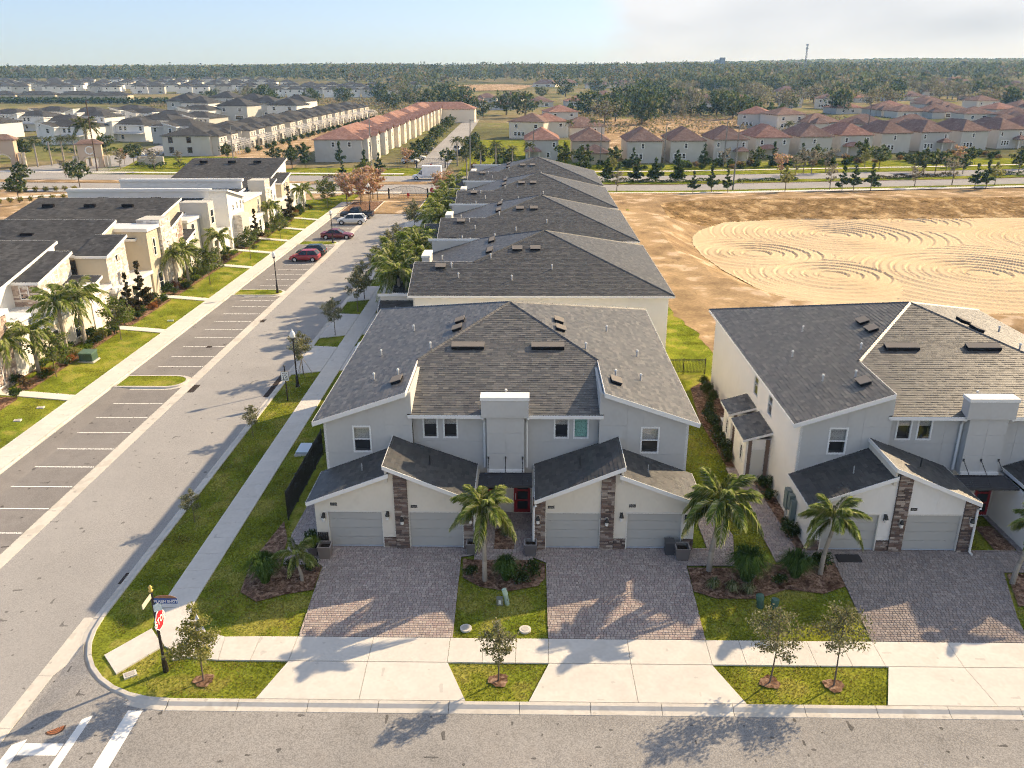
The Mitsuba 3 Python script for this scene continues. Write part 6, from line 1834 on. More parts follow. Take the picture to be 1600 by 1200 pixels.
def hip(mb, x0, x1, y0, y1, z, rise, col=(0.3, 0.2, 0.15), o=.45, axis='y'):
    """Hipped roof over a rectangle; the ridge runs along the axis."""
    a, b, c, d = x0 - o, x1 + o, y0 - o, y1 + o
    th = .18
    z = z + .05
    if axis == 'y':
        h = min((b - a) / 2, (d - c) / 2)
        r0, r1 = ((a + b) / 2, c + h, z + rise), ((a + b) / 2, d - h, z + rise)
    else:
        h = min((d - c) / 2, (b - a) / 2)
        r0, r1 = (a + h, (c + d) / 2, z + rise), (b - h, (c + d) / 2, z + rise)
    A, B, Cc, D = (a, c, z), (b, c, z), (b, d, z), (a, d, z)
    if axis == 'y':
        mb.poly([A, B, r0], col).poly([B, Cc, r1, r0], col).poly([Cc, D, r1], col).poly([D, A, r0, r1], col)
    else:
        mb.poly([A, B, r1, r0], col).poly([B, Cc, r1], col).poly([Cc, D, r0, r1], col).poly([D, A, r0], col)
    q = [A, B, Cc, D]
    for i in range(4):
        p, s = q[i], q[(i + 1) % 4]
        mb.poly([p, (p[0], p[1], p[2] - th), (s[0], s[1], s[2] - th), s], col)
    mb.poly([(p[0], p[1], p[2] - th) for p in q[::-1]], col)
    return mb


def det_house(w, d, eave, rise, wm, rm, wins=(), porch=None, axis='y', wing=None, one=False, panel=None):
    K = Kit()
    m = MB().box(-w / 2, w / 2, 0, d, -.4, eave, (0.5, 0.5, 0.5), False)
    if wing: m.box(*wing[:4], -.4, wing[4], (0.5, 0.5, 0.5), False)
    K.part('wall', m, wm)
    r = hip(MB(), -w / 2, w / 2, 0, d, eave, rise, axis=axis)
    if wing: hip(r, *wing[:4], wing[4], rise * .7, axis='y')
    K.part('roof', r, rm)
    for (a0, a1, z0, z1) in wins:
        f_, p_ = simple_window(face_front(0.0), a0, a1, z0, z1, True, fw=.17)
        n_ = K.part('window', f_, 'm_matte')
        K.part(n_ + '__pane', p_, 'm_darkglass')
    if porch:
        x0, x1, dep = porch
        pm = MB()
        for x in (x0 + .15, x1 - .15): pm.box(x - .15, x + .15, -dep, -dep + .3, 0, 2.6, (0.75, 0.73, 0.68))
        pm.box(x0, x1, -dep, 0, 2.6, 2.85, (0.75, 0.73, 0.68))
        n_ = K.part('porch', pm, 'm_matte')
        K.part(n_ + '__roof', hip(MB(), x0, x1, -dep, 0.3, 2.8, 1.0, axis='x'), rm)
        K.part(n_ + '__door', MB().box(x0 + 1.2, x0 + 2.2, -.05, 0.0, .1, 2.2, (0.5, 0.47, 0.42)), 'm_matte')
    if panel:
        K.part('solar_panel', MB().slab(panel, .08, (0.25, 0.32, 0.42)), 'm_darkglass')
    return K


def w4(k=9.2):
    return [(-k * .34, -k * .24, 3.6, 5.0), (k * .22, k * .33, 3.6, 5.0), (-k * .36, -k * .26, .9, 2.4), (-k * .25, -k * .15, .9, 2.4), (-k * .14, -k * .04, .9, 2.4)]


RK = [det_house(8.9, 15, 5.6, 2.7, 'm_st_gray', 'm_tile_red', [(-3.6, -2.7, 3.6, 5.0), (2.8, 3.7, 3.6, 5.0), (1.2, 2.2, .9, 2.4)], (-4.2, -.6, 2.2)),
      det_house(9.6, 15, 5.6, 2.9, 'm_st_tan', 'm_tile_brown', [(-3.0, -2.2, 3.7, 4.6)], None, wing=(-2.8, 4.4, -4.5, .5, 2.9)),
      det_house(9.0, 16, 5.6, 3.0, 'm_st_pale', 'm_tile_brown', [(-.9, 0, 3.6, 5.0), (-3.6, -2.6, .9, 2.4), (-2.5, -1.5, .9, 2.4), (-1.4, -.4, .9, 2.4)], None),
      det_house(9.0, 16, 5.6, 3.0, 'm_st_gray', 'm_tile_brown', [(-3.8, -2.9, 3.6, 5.0), (2.9, 3.8, 3.6, 5.0)] + w4()[2:], (1.0, 4.3, 2.4)),
      det_house(9.4, 16, 5.6, 3.0, 'm_st_pale', 'm_tile_red', [(2.8, 3.7, 3.6, 5.0), (-3.4, -2.5, 3.6, 5.0)], (-3.6, .6, 2.3))]
rrow = [(3.5, 231, 0), (16.5, 227, 1), (30.5, 226, 2), (42, 227, 2), (54, 230, 3), (67, 237, 4), (79.5, 239, 2), (92.5, 244, 4), (106.5, 251, 2), (119.5, 255, 3), (133, 259, 2), (147, 265, 3), (161, 271, 4), (175, 278, 2)]
ORD = ['first', 'second', 'third', 'fourth', 'fifth', 'sixth', 'seventh', 'eighth', 'ninth', 'tenth', 'eleventh', 'twelfth', 'thirteenth', 'fourteenth', 'fifteenth', 'sixteenth']
for i, (x, y, j) in enumerate(rrow):
    RK[j].place('detached_house', mat(x, y, .1, math.radians(max(0, (x - 50)) * .16)), f'{ORD[i]} hip-roofed house from the left in the row across the boulevard', 'house', 'row of houses across the boulevard')
k_ = [k for k in labels if k.startswith('detached_house')]
part(k_[6], 'lanai_screen', {**ply(MB().box(.4, 4.2, -2.2, -.05, 0, 2.6, (0.03, 0.032, 0.035)), 'm_matte')}, None) if False else None
BKK = [det_house(13, 12, 5.6, 2.8, 'm_st_pale', 'm_tile_red', w4(13)), det_house(14, 13, 3.1, 2.9, 'm_st_warm', 'm_tile_brown', [(-4, -2.6, .8, 2.3), (1, 3, .6, 2.3)], axis='x'), det_house(15, 13, 3.1, 3.1, 'm_st_pale', 'm_tile_brown', [(-5, -3.4, .8, 2.3), (2, 4.4, .4, 2.3)], axis='x', wing=(-6.6, -1, -4, 1, 3.0)),
       det_house(13, 12, 5.8, 2.7, 'm_st_warm', 'm_tile_brown', w4(13)), det_house(15, 13, 3.1, 3.0, 'm_st_gray', 'm_tile_red', [(-4, -2.6, .8, 2.3), (1, 3, .6, 2.3)], axis='y')]
rback = [(-1, 305, 3), (8, 309, 0), (15, 376, 0), (21, 322, 2), (8, 551, 2), (31, 559, 4), (53, 557, 4), (58, 674, 2), (85, 537, 2), (97, 536, 4), (113, 535, 2), (120, 611, 2), (127, 552, 4), (92, 356, 0), (104, 345, 3), (116, 341, 2), (168, 459, 4), (181, 440, 2), (184, 421, 1), (197, 418, 2), (205, 398, 1), (216, 384, 2), (148, 333, 2), (130, 336, 2), (159, 532, 3), (175, 515, 3), (208, 603, 0), (229, 601, 4), (258, 619, 4), (275, 628, 2), (247, 474, 3), (266, 467, 2), (205, 346, 1), (182, 328, 2), (-35, 546, 2), (-31, 624, 2), (-16, 512, 4), (-52, 628, 4), (-14, 646, 2), (226, 352, 2), (236, 398, 1), (240, 440, 4), (215, 445, 2), (232, 500, 2), (250, 545, 1), (196, 470, 4), (140, 585, 2), (180, 600, 4)]
for i, (x, y, j) in enumerate(rback):
    BKK[j].place('tiled_house', mat(x, y, gfar(x, y), math.radians((i * 37) % 40 - 20)), 'tile-roofed house in the estate behind the row across the boulevard', 'house', 'houses of the tiled-roof estate')
part('tiled_house_022', 'solar_panel', MB().raw(np.array([(144, 334.0, 4.0), (149.5, 335, 4.0), (149.5, 338.4, 5.4), (144, 337.4, 5.4)]), [[0, 1, 2], [0, 2, 3]], (0.2, 0.25, 0.35)), 'm_darkglass') if False else None
farr = [(16, 957), (41, 973), (72, 914), (100, 928), (115, 909), (131, 980), (216, 718), (436, 1000), (422, 922), (389, 823), (378, 753), (393, 750), (441, 810), (462, 951), (381, 690), (316, 592), (327, 700), (350, 640), (405, 660), (300, 560), (340, 560)]
FK = det_house(26, 14, 3.4, 4.2, 'm_st_warm', 'm_tile_brown', [(-9, -6, .6, 2.4), (2, 7, .6, 2.4)], axis='x')
for i, (x, y) in enumerate(farr):
    FK.place('tiled_house', mat(x, y, gfar(x, y), ((i * 53) % 30 - 15) / 40), 'distant low tile-roofed house near the tree line', 'house', 'distant tile-roofed houses')
WK = [det_house(12.5, 11, 5.6, 2.6, 'm_st_white', 'm_shingle_far', [(-4, -2.6, 3.5, 5), (2.4, 4, 3.5, 5), (-2, 1.5, .6, 2.3)]), det_house(12.5, 11, 5.8, 2.8, 'm_st_pale', 'm_shingle_far', [(-4, -2.6, 3.5, 5), (2.4, 4, 3.5, 5), (1, 4.5, .6, 2.3)]), det_house(13, 12, 5.6, 2.6, 'm_st_white', 'm_shingle_far', [(-4, -2.6, 3.5, 5), (2.4, 4, 3.5, 5)], axis='x')]
farl = [(-532, 888), (-519, 906), (-487, 893), (-473, 911), (-441, 897), (-426, 915), (-394, 899), (-377, 917), (-347, 900), (-329, 918), (-299, 901), (-505, 795), (-485, 801), (-463, 789), (-443, 803), (-422, 790), (-402, 805), (-381, 792), (-361, 806), (-340, 793), (-320, 807), (-300, 795), (-283, 809),
        (-584, 967), (-563, 969), (-541, 990), (-516, 1018), (-489, 1030), (-459, 1027), (-437, 1050), (-411, 1031), (-387, 1053), (-362, 1032), (-340, 1053), (-315, 1031), (-212, 730), (-196, 729), (-180, 729), (-164, 728), (-148, 727), (-132, 726), (-116, 725), (-252, 854), (-232, 853), (-212, 853), (-192, 853), (-172, 852), (-152, 852), (-132, 851), (-112, 850)] + [(-575 + 19 * i, 845 + (i * 7) % 12) for i in range(17)] + [(-540 + 20 * i, 940 + (i * 11) % 14) for i in range(15)] + [(-255 + 17 * i, 790 + (i * 5) % 9) for i in range(8)]
for i, (x, y) in enumerate(farl):
    WK[i % 3].place('white_house', mat(x, y, gfar(x, y), .1 + ((i * 29) % 20) / 60, 1.12), 'small distant white house with grey roof in the far left estate', 'house', 'distant white houses with grey roofs')
# long terraces and the white estate behind the left entrance
TK = det_house(27, 13, 5.4, 2.4, 'm_st_tan', 'm_shingle_far', [(-11 + 3.2 * i, -9.6 + 3.2 * i, .5, 2.3) for i in range(7)], axis='x')
for i, (x, y) in enumerate(((-396, 642), (-366, 642), (-336, 642), (-307, 632))):
    TK.place('terrace', mat(x, y, gfar(x, y), .1), f'{ORD[i]} long tan terrace from the left behind the dark hedge', 'house', 'tan terraces far left')
TW = det_house(16, 12, 6.2, 2.2, 'm_st_white', 'm_shingle_far', [(-5, -3.8, 3.6, 5.2), (3, 4.4, 3.6, 5.2), (-5, -3.6, .8, 2.4)], axis='x')


def estate(w, d, wm, wing, seed):
    """A two-storey block: low grey hip roof, a stepped front wing with a single-pitch roof, a porch."""
    K = Kit()
    rng = np.random.default_rng(seed)
    K.part('wall', MB().box(-w / 2, w / 2, 0, d, -.4, 5.6, (0.5, 0.5, 0.5), False), wm)
    K.part('roof', hip(MB(), -w / 2, w / 2, 0, d, 5.6, 2.1, axis='x'), 'm_shingle_far')
    a, b, dd = wing
    up = rng.random() < .5
    lo, hi = (5.6, 7.0) if up else (7.0, 5.6)
    v = [(a, -dd, -.4), (b, -dd, -.4), (b, -dd, hi), (a, -dd, lo), (a, 2, -.4), (b, 2, -.4), (b, 2, hi), (a, 2, lo)]
    m = MB()
    for q in ((0, 1, 2, 3), (4, 0, 3, 7), (1, 5, 6, 2), (4, 5, 6, 7)): m.poly([v[t] for t in q], (0.5, 0.5, 0.5))
    K.part('wing', m, wm)
    top = [(a - .3, -dd - .4, lo + .1), (b + .3, -dd - .4, hi + .1), (b + .3, 2.4, hi + .1), (a - .3, 2.4, lo + .1)]
    K.part('wing__roof', MB().slab(top, .12, LEAD), 'm_shingle_far')
    f = MB()
    _board(f, top[0], top[1], (0, -.05, 0), .35)
    _board(f, top[1], top[2], (.05, 0, 0), .35)
    _board(f, (-w / 2 - .45, -.45, 5.66), (w / 2 + .45, -.45, 5.66), (0, -.05, 0), .3)
    K.part('fascia', f, 'm_matte')
    K.part('porch_roof', MB().slab([(b + .1, -2.4, 2.9), (w / 2, -2.4, 2.9), (w / 2, 0, 3.2), (b + .1, 0, 3.2)], .2, (0.5, 0.5, 0.5)), 'm_matte')
    spots = [((a + b) / 2 - .6, -dd, 3.7), ((a + b) / 2 - .6, -dd, .9), (b + 1.2, 0, 3.7), (b + 3.2, 0, 3.7), (-w / 2 + 1, 0, 3.7) if a > -w / 2 + 2.5 else (w / 2 - 2, 0, 3.7), (b + 1.6, 0, .8)]
    for x, y, z in spots:
        f_, p_ = simple_window(face_front(y), x, x + 1.2, z, z + 1.5, True, fw=.12)
        n_ = K.part('window', f_, 'm_matte')
        K.part(n_ + '__pane', p_, 'm_darkglass')
    return K


MK = [estate(18, 13, 'm_st_white', (-6, -.5, 2.4), 1), estate(16, 12, 'm_st_white', (-8, -3.5, 1.6), 2), estate(17, 13, 'm_st_pale', (-2, 3.0, 2.0), 4)]
lwhite = [(-203, 312, 0), (-176, 318, 1), (-158, 288, 0), (-141, 298, 1), (-142, 322, 0), (-120, 288, 2), (-228, 370, 0), (-206, 352, 1), (-221, 392, 0), (-200, 385, 1), (-190, 404, 0), (-168, 372, 0), (-150, 352, 1), (-134, 340, 2), (-158, 404, 0), (-240, 340, 1), (-180, 350, 1)]
for i, (x, y, j) in enumerate(lwhite):
    MK[j].place('estate_house', mat(x, y, .1, -.25), 'white house with stepped grey roofs in the estate behind the left entrance', 'house', 'white estate behind the entrance')
lmid = [(-209, 525, 0), (-186, 524, 1), (-160, 493, 2), (-136, 440, 1), (-174, 450, 0), (-141, 410, 1), (-190, 470, 1), (-128, 470, 0), (-120, 420, 0)]
for i, (x, y, j) in enumerate(lmid):
    WK[j].place('estate_house', mat(x, y, .1, -.2, 1.25), 'grey-roofed pale house in the middle distance left of centre', 'house', 'pale houses in the middle distance')

# the line of grey houses with screened terraces
def screen_kit(first=False):
    K = Kit()
    W_, D_ = 14.0, 19.0
    m = MB().box(-W_ / 2, W_ / 2, 0, D_, -.4, 5.7, (0.5, 0.5, 0.5), False).box(W_ / 2 - .1, W_ / 2 + 2.2, 1.5, 8, -.4, 5.5, (0.5, 0.5, 0.5), False).box(W_ / 2 - .1, W_ / 2 + 2.2, 11, 17.5, -.4, 5.5, (0.5, 0.5, 0.5), False)
    K.part('wall', m, 'm_st_gray' if first else 'm_st_pale')
    r = hip(MB(), -W_ / 2, W_ / 2, 0, D_, 5.7, 2.3, axis='y')
    hip(r, W_ / 2 - 4, W_ / 2 + 2.2, 1.5, 8, 5.55, 1.4, axis='x')
    hip(r, W_ / 2 - 4, W_ / 2 + 2.2, 11, 17.5, 5.55, 1.4, axis='x')
    K.part('roof', r, 'm_shingle_far')
    for a in (-5.2, 0.2) if first else ():
        for z in (3.7, .9):
            f_, p_ = simple_window(face_front(0), a, a + 1.3, z, z + 1.6, True, frame=(0.12, 0.11, 0.1), fw=.16)
            n_ = K.part('window', f_, 'm_matte')
            K.part(n_ + '__pane', p_, 'm_darkglass')
    for y in (3.0, 5.5, 12.5, 15.0):
        f_, p_ = simple_window(face_right(W_ / 2 + 2.2), y, y + 1.2, 3.6, 5.0, True, fw=.12)
        n_ = K.part('window', f_, 'm_matte')
        K.part(n_ + '__pane', p_, 'm_darkglass')
    for y0 in (1.0, 5.6, 10.2, 14.8):
        s = MB()
        x0, x1 = W_ / 2 + 2.2, W_ / 2 + 6.5
        for y in (y0, y0 + 2.0, y0 + 4.0):
            pts = [(x1, y, 0), (x1, y, 2.4)] + [(x0 + (x1 - x0) * math.cos(t), y, 2.4 + 1.4 * math.sin(t)) for t in np.linspace(0.15, 1.5, 6)]
            s.tube(pts, .06, (0.75, 0.75, 0.74), 4, False)
        for t in np.linspace(0, 1.5, 5): s.tube([(x0 + (x1 - x0) * math.cos(t), y0, 2.4 + 1.4 * math.sin(t)), (x0 + (x1 - x0) * math.cos(t), y0 + 4, 2.4 + 1.4 * math.sin(t))], .05, (0.7, 0.7, 0.69), 4, False)
        n_ = K.part('screen_frame', s, 'm_matte')
        K.part('sliding_door', MB().box(x0 - .02, x0 + .05, y0 + .8, y0 + 3.2, .1, 2.3, (0.5, 0.5, 0.5)), 'm_darkglass')
    return K


SK, SK1 = screen_kit(), screen_kit(True)
for i, (x, y, r) in enumerate(((-99.5, 247, -.02), (-97.5, 269, 0), (-97.0, 291, 0), (-96.5, 313, -.02), (-96, 335, -.03), (-95.3, 357, -.04), (-94.5, 379, -.05), (-93.5, 401, -.06), (-92, 423, -.08))):
    (SK1 if i == 0 else SK).place('screened_house', mat(x, y, .1, r), f'{ORD[i]} grey house in the line with screened terraces beside the hay field', 'house', 'line of grey houses with screened terraces')

# red-roofed terrace along the far street
def red_kit(first=False):
    K = Kit()
    W_, D_ = 13.0, 33.0
    m = MB().box(-W_ / 2, W_ / 2, 0, D_, -.4, 5.9, (0.5, 0.5, 0.5), False)
    r = hip(MB(), -W_ / 2, W_ / 2, 0, D_, 5.9, 2.9, axis='y')
    for i in range(5):
        y0 = 1.2 + 6.3 * i
        dx = 2.6 if i % 2 else 1.4
        m.box(W_ / 2 - .2, W_ / 2 + dx, y0, y0 + 4.6, -.4, 6.0 + .25 * (i % 2), (0.5, 0.5, 0.5), False)
        e = 6.05 + .25 * (i % 2)
        xa, xb, ya, yb = -1.5, W_ / 2 + dx + .35, y0 - .35, y0 + 4.95
        ym, zr = (ya + yb) / 2, e + 1.35
        r.poly([(xb, ya, e), (xb, ym, zr), (xa, ym, zr), (xa, ya, e)], (.3, .2, .2)).poly([(xb, ym, zr), (xb, yb, e), (xa, yb, e), (xa, ym, zr)], (.3, .2, .2))
        m.poly([(xb - .4, ya + .3, e - .05), (xb - .4, yb - .3, e - .05), (xb - .4, ym, zr - .12)], (0.5, 0.5, 0.5))
    K.part('wall', m, 'm_st_gray' if first else 'm_st_warm')
    K.part('roof', r, 'm_tile_red')
    for a in (-1.8, 2.6) if first else ():
        f_, p_ = simple_window(face_front(0), a, a + 1.0, 3.9, 5.3, True, fw=.14)
        n_ = K.part('window', f_, 'm_matte')
        K.part(n_ + '__pane', p_, 'm_darkglass')
    for i in range(5):
        y0 = 2.6 + 6.3 * i
        dx = 2.6 if i % 2 else 1.4
        f_, p_ = simple_window(face_right(W_ / 2 + dx), y0, y0 + 1.3, 3.6, 5.1, True, fw=.14)
        n_ = K.part('window', f_, 'm_matte')
        K.part(n_ + '__pane', p_, 'm_darkglass')
        K.part('garage_door', MB().box(W_ / 2 + dx, W_ / 2 + dx + .05, y0 - .6, y0 + 2.0, .1, 2.3, (0.6, 0.57, 0.5)), 'm_matte')
    return K


RDK, RD1 = red_kit(), red_kit(True)
for i, (x, y, r) in enumerate(((-51.5, 230, -.02), (-50.8, 266, -.01), (-50.2, 302, -.01), (-49.6, 338, 0), (-49, 374, 0))):
    (RD1 if i == 0 else RDK).place('terrace', mat(x, y, .1, r), f'{ORD[i]} red-roofed terrace along the far street', 'house', 'red-roofed terraces')
RDK.place('terrace', mat(-25, 404, .1, math.pi / 2), 'red-roofed terrace closing the far street', 'house', 'red-roofed terraces')

# entrance towers
def tower(x, y, label, ring=False, rz=0, s=1.0):
    K = Kit()
    m = MB()
    for cx in (-2.6, 2.6): m.box(cx - .7, cx + .7, -1.4, 1.4, 0, 3.4, (0.52, 0.40, 0.30))
    m.box(-3.4, 3.4, -1.5, 1.5, 3.4, 7.4, (0.55, 0.44, 0.34))
    for cx in (-5.0, -4.0, 4.0, 5.0): m.box(cx - .3, cx + .3, -.5, .5, 0, 3.8, (0.66, 0.58, 0.46))
    K.part('body', m, 'm_matte')
    arch = MB()
    for i in range(9):
        a0, a1 = math.pi * i / 9, math.pi * (i + 1) / 9
        arch.extrude(Polygon([(1.9 * math.cos(a0), 2.2 + 1.2 * math.sin(a0)), (1.9 * math.cos(a1), 2.2 + 1.2 * math.sin(a1)), (2.3 * math.cos(a1), 2.2 + 1.6 * math.sin(a1)), (2.3 * math.cos(a0), 2.2 + 1.6 * math.sin(a0))]), -1.55, -1.3, face_front(0), (0.66, 0.58, 0.46))
    K.part('arch', arch, 'm_matte')
    K.part('roof', hip(MB(), -3.4, 3.4, -1.5, 1.5, 7.4, 1.3, o=.6, axis='x'), 'm_tile_brown')
    if ring:
        g = MB()
        pts = [(1.15 * math.cos(t), -1.6, 5.5 + 1.15 * math.sin(t)) for t in np.linspace(.7, 2 * math.pi - .7, 16)]
        g.tube(pts, .2, (0.82, 0.82, 0.8), 6)
        K.part('emblem', g, 'm_matte')
    return K.place('entrance_tower', mat(x, y, .1, rz, s), label, 'tower')


tower(-136.5, 219, 'tan entrance tower with arches, cut by the left edge', rz=.25, s=.95)
tower(-112.5, 217, 'tan entrance tower with a white ring emblem, beside the big palm', True, .35, .82)
k = thing('gatehouse_wall', 'low pale wall with white ring letters beside the right entrance tower', 'wall')
part(k, 'panel', MB().box(-104, -97, 224, 224.5, 0, 2.2, (0.62, 0.55, 0.50)).move(mat(0, 0, 0, 0)), 'm_matte')
for x in (-102.5, -99.5):
    part(k, 'emblem', MB().tube([(x + .9 * math.cos(t), 223.8, 2.3 + .9 * math.sin(t)) for t in np.linspace(.5, 5.6, 12)], .16, (0.8, 0.8, 0.78), 5), 'm_matte')

# tall poles, masts
for x, y, h, c, lb in ((-107.5, 209, 17, (0.13, 0.09, 0.07), 'tall wooden utility pole beside the entrance tower'), (-38, 204, 14.5, (0.30, 0.29, 0.28), 'tall thin light pole before the red-roofed terrace'), (-13, 187, 13.5, (0.28, 0.27, 0.26), 'tall thin light pole right of the far street'), (18, 216, 10.5, (0.25, 0.24, 0.23), 'thin pole between the first two houses across the boulevard'), (42, 174, 12.5, (0.22, 0.21, 0.2), 'leaning thin pole at the boulevard before the fifth house'), (34, 215, 11, (0.24, 0.23, 0.22), 'thin pole before the third house across the boulevard'), (49, 215, 12, (0.24, 0.23, 0.22), 'thin pole between the fourth and fifth houses across the boulevard'), (102, 262, 13, (0.16, 0.15, 0.14), 'dark pole behind the ninth house across the boulevard'), (-79, 226, 10, (0.3, 0.29, 0.28), 'thin pole at the edge of the corner lawn'), (1.0, 222, 9.0, (0.2, 0.19, 0.18), 'thin pole left of the first house across the boulevard')):
    single('utility_pole', MB().tube([(x, y, -.2), (x + .25, y, h)], [.17, .10], c, 6).box(x + .1, x + 1.1, y - .06, y + .06, h - .2, h - .05, c), 'm_matte', lb, 'pole')
def mast(x, y, h):
    k = thing('radio_mast', 'lattice radio mast on the right skyline', 'mast')
    z = gfar(x, y)
    m = MB()
    for a in (0, 2.09, 4.19):
        m.tube([(x + 1.6 * math.cos(a), y + 1.6 * math.sin(a), z), (x + .8 * math.cos(a), y + .8 * math.sin(a), z + h)], .26, (0.32, 0.33, 0.36), 4)
    for i in range(14):
        f, r0 = i / 14, 1.6 - .8 * i / 14
        for a in (0, 2.09, 4.19):
            m.tube([(x + r0 * math.cos(a), y + r0 * math.sin(a), z + h * f), (x + r0 * math.cos(a + 2.09), y + r0 * math.sin(a + 2.09), z + h * (f + 1 / 14))], .15, (0.32, 0.33, 0.36), 3, False)
    part(k, 'frame', m, 'm_matte')
    a = MB()
    for q in (h * .86, h * .97): a.tube([(x, y, z + q - .8), (x, y, z + q + 1)], 1.8, (0.5, 0.5, 0.52), 8)
    part(k, 'antenna', a, 'm_matte')
mast(389, 1255, 44)
k = thing('tower_block', 'tiny distant twin tower on the skyline', 'building')
part(k, 'block', MB().box(303, 310, 1450, 1458, 4, 33, (0.30, 0.34, 0.40)), 'm_matte')
part(k, 'block', MB().box(311.5, 319, 1450, 1458, 4, 36, (0.28, 0.32, 0.38)), 'm_matte')
structure('lake', MB().poly([(339, 700, gfar(339, 700) + .4), (304, 622, gfar(304, 622) + .4), (332, 618, gfar(332, 618) + .4), (372, 692, gfar(372, 692) + .4)], (0.1, 0.1, 0.1)), 'm_darkglass')
structure('clearing', sheet(MB(), Polygon([(-78, 850), (-10, 870), (6, 1000), (-30, 1050), (-90, 1010)]), .35, 30.0, far_z), 'm_dry')


# ---------------------------------------------------------------- trees and hedges of the middle distance
def blob_tree(rng, h, w, n, size, pal, trunk=.25, r=.16, shape='round'):
    a, b = tree_meshes(rng, h=h, w=w, trunk=h * trunk, leaves=n, size=size, pal=pal, r=r, n_br=11, shape=shape, fill=.9)
    return ply(a, 'm_matte', True), ply(b, 'm_leaf')


rng = np.random.default_rng(99)
CON = blob_tree(rng, 4.4, 3.0, 700, .30, G_DARK, .08, .1, 'cone')
PIN = [blob_tree(rng, 6.0, 3.2, 420, .32, G_PINE, .18, .1, 'cone') for _ in range(2)]
LEAFY = [blob_tree(rng, 6.2, 4.6, 520, .36, G_DARK + G_OAK[:2], .30, .13) for _ in range(3)]
BAREG = [blob_tree(rng, 5.4, 4.2, 240, .28, G_GREY, .3, .12, 'vase') for _ in range(2)]
ORNG = [blob_tree(rng, 5.8, 4.0, 620, .26, G_ORANGE, .28, .1, 'vase') for _ in range(2)]
YELT = blob_tree(rng, 5.4, 3.2, 420, .28, G_YELL, .3, .1)
for i, x in enumerate((17.5, 24.2, 28.2, 33.2)):
    put_tree('conical_evergreen', x, 188.5, f'{ORD[i]} clipped conical evergreen from the left in the boulevard median', 'tree', 'clipped evergreens of the median', rz=i, s=1.1, meshes=CON, z=.15)
for i, (x, y, s) in enumerate(((33, 169.5, .9), (37, 171, 1.05), (40, 170, .95), (64, 173, 1.0), (66.5, 173.5, 1.05), (69.8, 173, 1.1), (92, 175.4, 1.05), (94.5, 175.8, 1.15))):
    put_tree('young_pine', x, y, f'{ORD[i]} young pine from the left along the path at the edge of the dry field', 'tree', 'young pines along the boulevard path', rz=i, s=s * .8, meshes=PIN[i % 2], z=.15)
bt = [(18, 172, 'b'), (52, 171.5, 'y'), (62, 174.5, 'b'), (81, 178.5, 'b'), (90, 181, 'b'), (99, 181, 'y'), (92, 204, 'l'), (91, 197, 'l'), (95.5, 201, 'l'), (99, 203, 'l'), (102, 201, 'l'), (86, 210, 'l'), (116, 203, 'l'), (118, 200, 'l'), (65, 202, 'b'), (58, 196, 'o'), (62, 198, 'b'), (67, 202, 'b'), (71, 204, 'b'), (84, 214, 'y'), (20, 204, 'y'), (13, 211, 'l'), (26, 213, 'p'), (37, 212, 'p'), (44, 214, 'p'), (49, 213, 'b'), (58, 216, 'l'), (62, 217, 'p'), (70, 220, 'p'), (74, 221, 'l'), (77, 219, 'p'), (88, 226, 'l'), (108, 216, 'o'), (112, 218, 'l'), (125, 214, 'o'), (128, 219, 'l'), (140, 222, 'l'), (9, 214, 'l'), (15, 218, 'p'), (22, 218, 'l'),
      (-42, 190, 'p'), (-39, 201, 'p'), (-35.5, 201, 'p'), (-64, 217, 'p'), (-63, 224, 'p'), (-60, 226, 'l'), (-67, 223, 'l'), (-49, 220, 'p'), (-57, 216, 'p'), (-31, 216, 'o'), (-30, 222, 'l'), (-30, 231, 'l'), (-29.5, 244, 'l'), (-30, 258, 'l'), (-30.5, 275, 'l'), (-31, 292, 'l'), (-31, 310, 'l'), (-31.5, 330, 'l'), (-32, 352, 'l'), (-20.5, 214, 'l'), (-17, 228, 'l'), (-16, 240, 'l'), (-17, 255, 'l'), (-17, 272, 'l'), (-12, 213, 'l'), (-8, 216, 'l'), (-5, 212, 'l'), (-93, 209, 'b'), (-97, 250, 'y'), (-104, 214, 'b'), (-108, 225, 'o'), (-104, 222, 'l'), (-110, 181, 'l'), (-109, 197, 'b'), (-97, 180, 'l'), (-98, 159, 'l'), (-83, 233, 'l'), (-125, 250, 'l'), (-141, 236, 'l'), (-146, 243, 'l'), (-90, 217, 'b'), (-60, 214, 'l'), (130, 184, 'l'), (150, 210, 'l')]
nmm = dict(b='bare greyish small tree', y='yellowing small tree', l='green leafy tree', o='orange-leaved tree', p='dark young pine')
MSH = dict(b=BAREG, y=[YELT], l=LEAFY, o=ORNG, p=PIN)
for i, (x, y, t) in enumerate(bt):
    side = 'right of the far street' if x > -20 else 'left of the far street'
    put_tree(dict(b='bare_tree', y='yellow_tree', l='leafy_tree', o='orange_tree', p='pine_tree')[t], x, y, f'{nmm[t]} along the boulevard, {side}', 'tree', f'{nmm[t]}s {side}', rz=i * 1.1, s=.72 + .3 * ((i * 37) % 10) / 10, meshes=MSH[t][i % len(MSH[t])], z=.1)
for i, (x, y, s) in enumerate(((-33.5, 153.5, 1.0), (-31.5, 156.0, .95), (-32.0, 160, 1.05), (-30, 158.5, .9), (-29.2, 161.5, 1.0), (-34.5, 158, .9), (-30.5, 163.5, 1.0), (-33.5, 165, .9))):
    put_tree('orange_tree', x, y, 'pinkish orange tree in the clump on the mulch island left of the gate', 'tree', 'orange clump left of the gate', rz=i, s=s, meshes=ORNG[i % 2], z=.12)
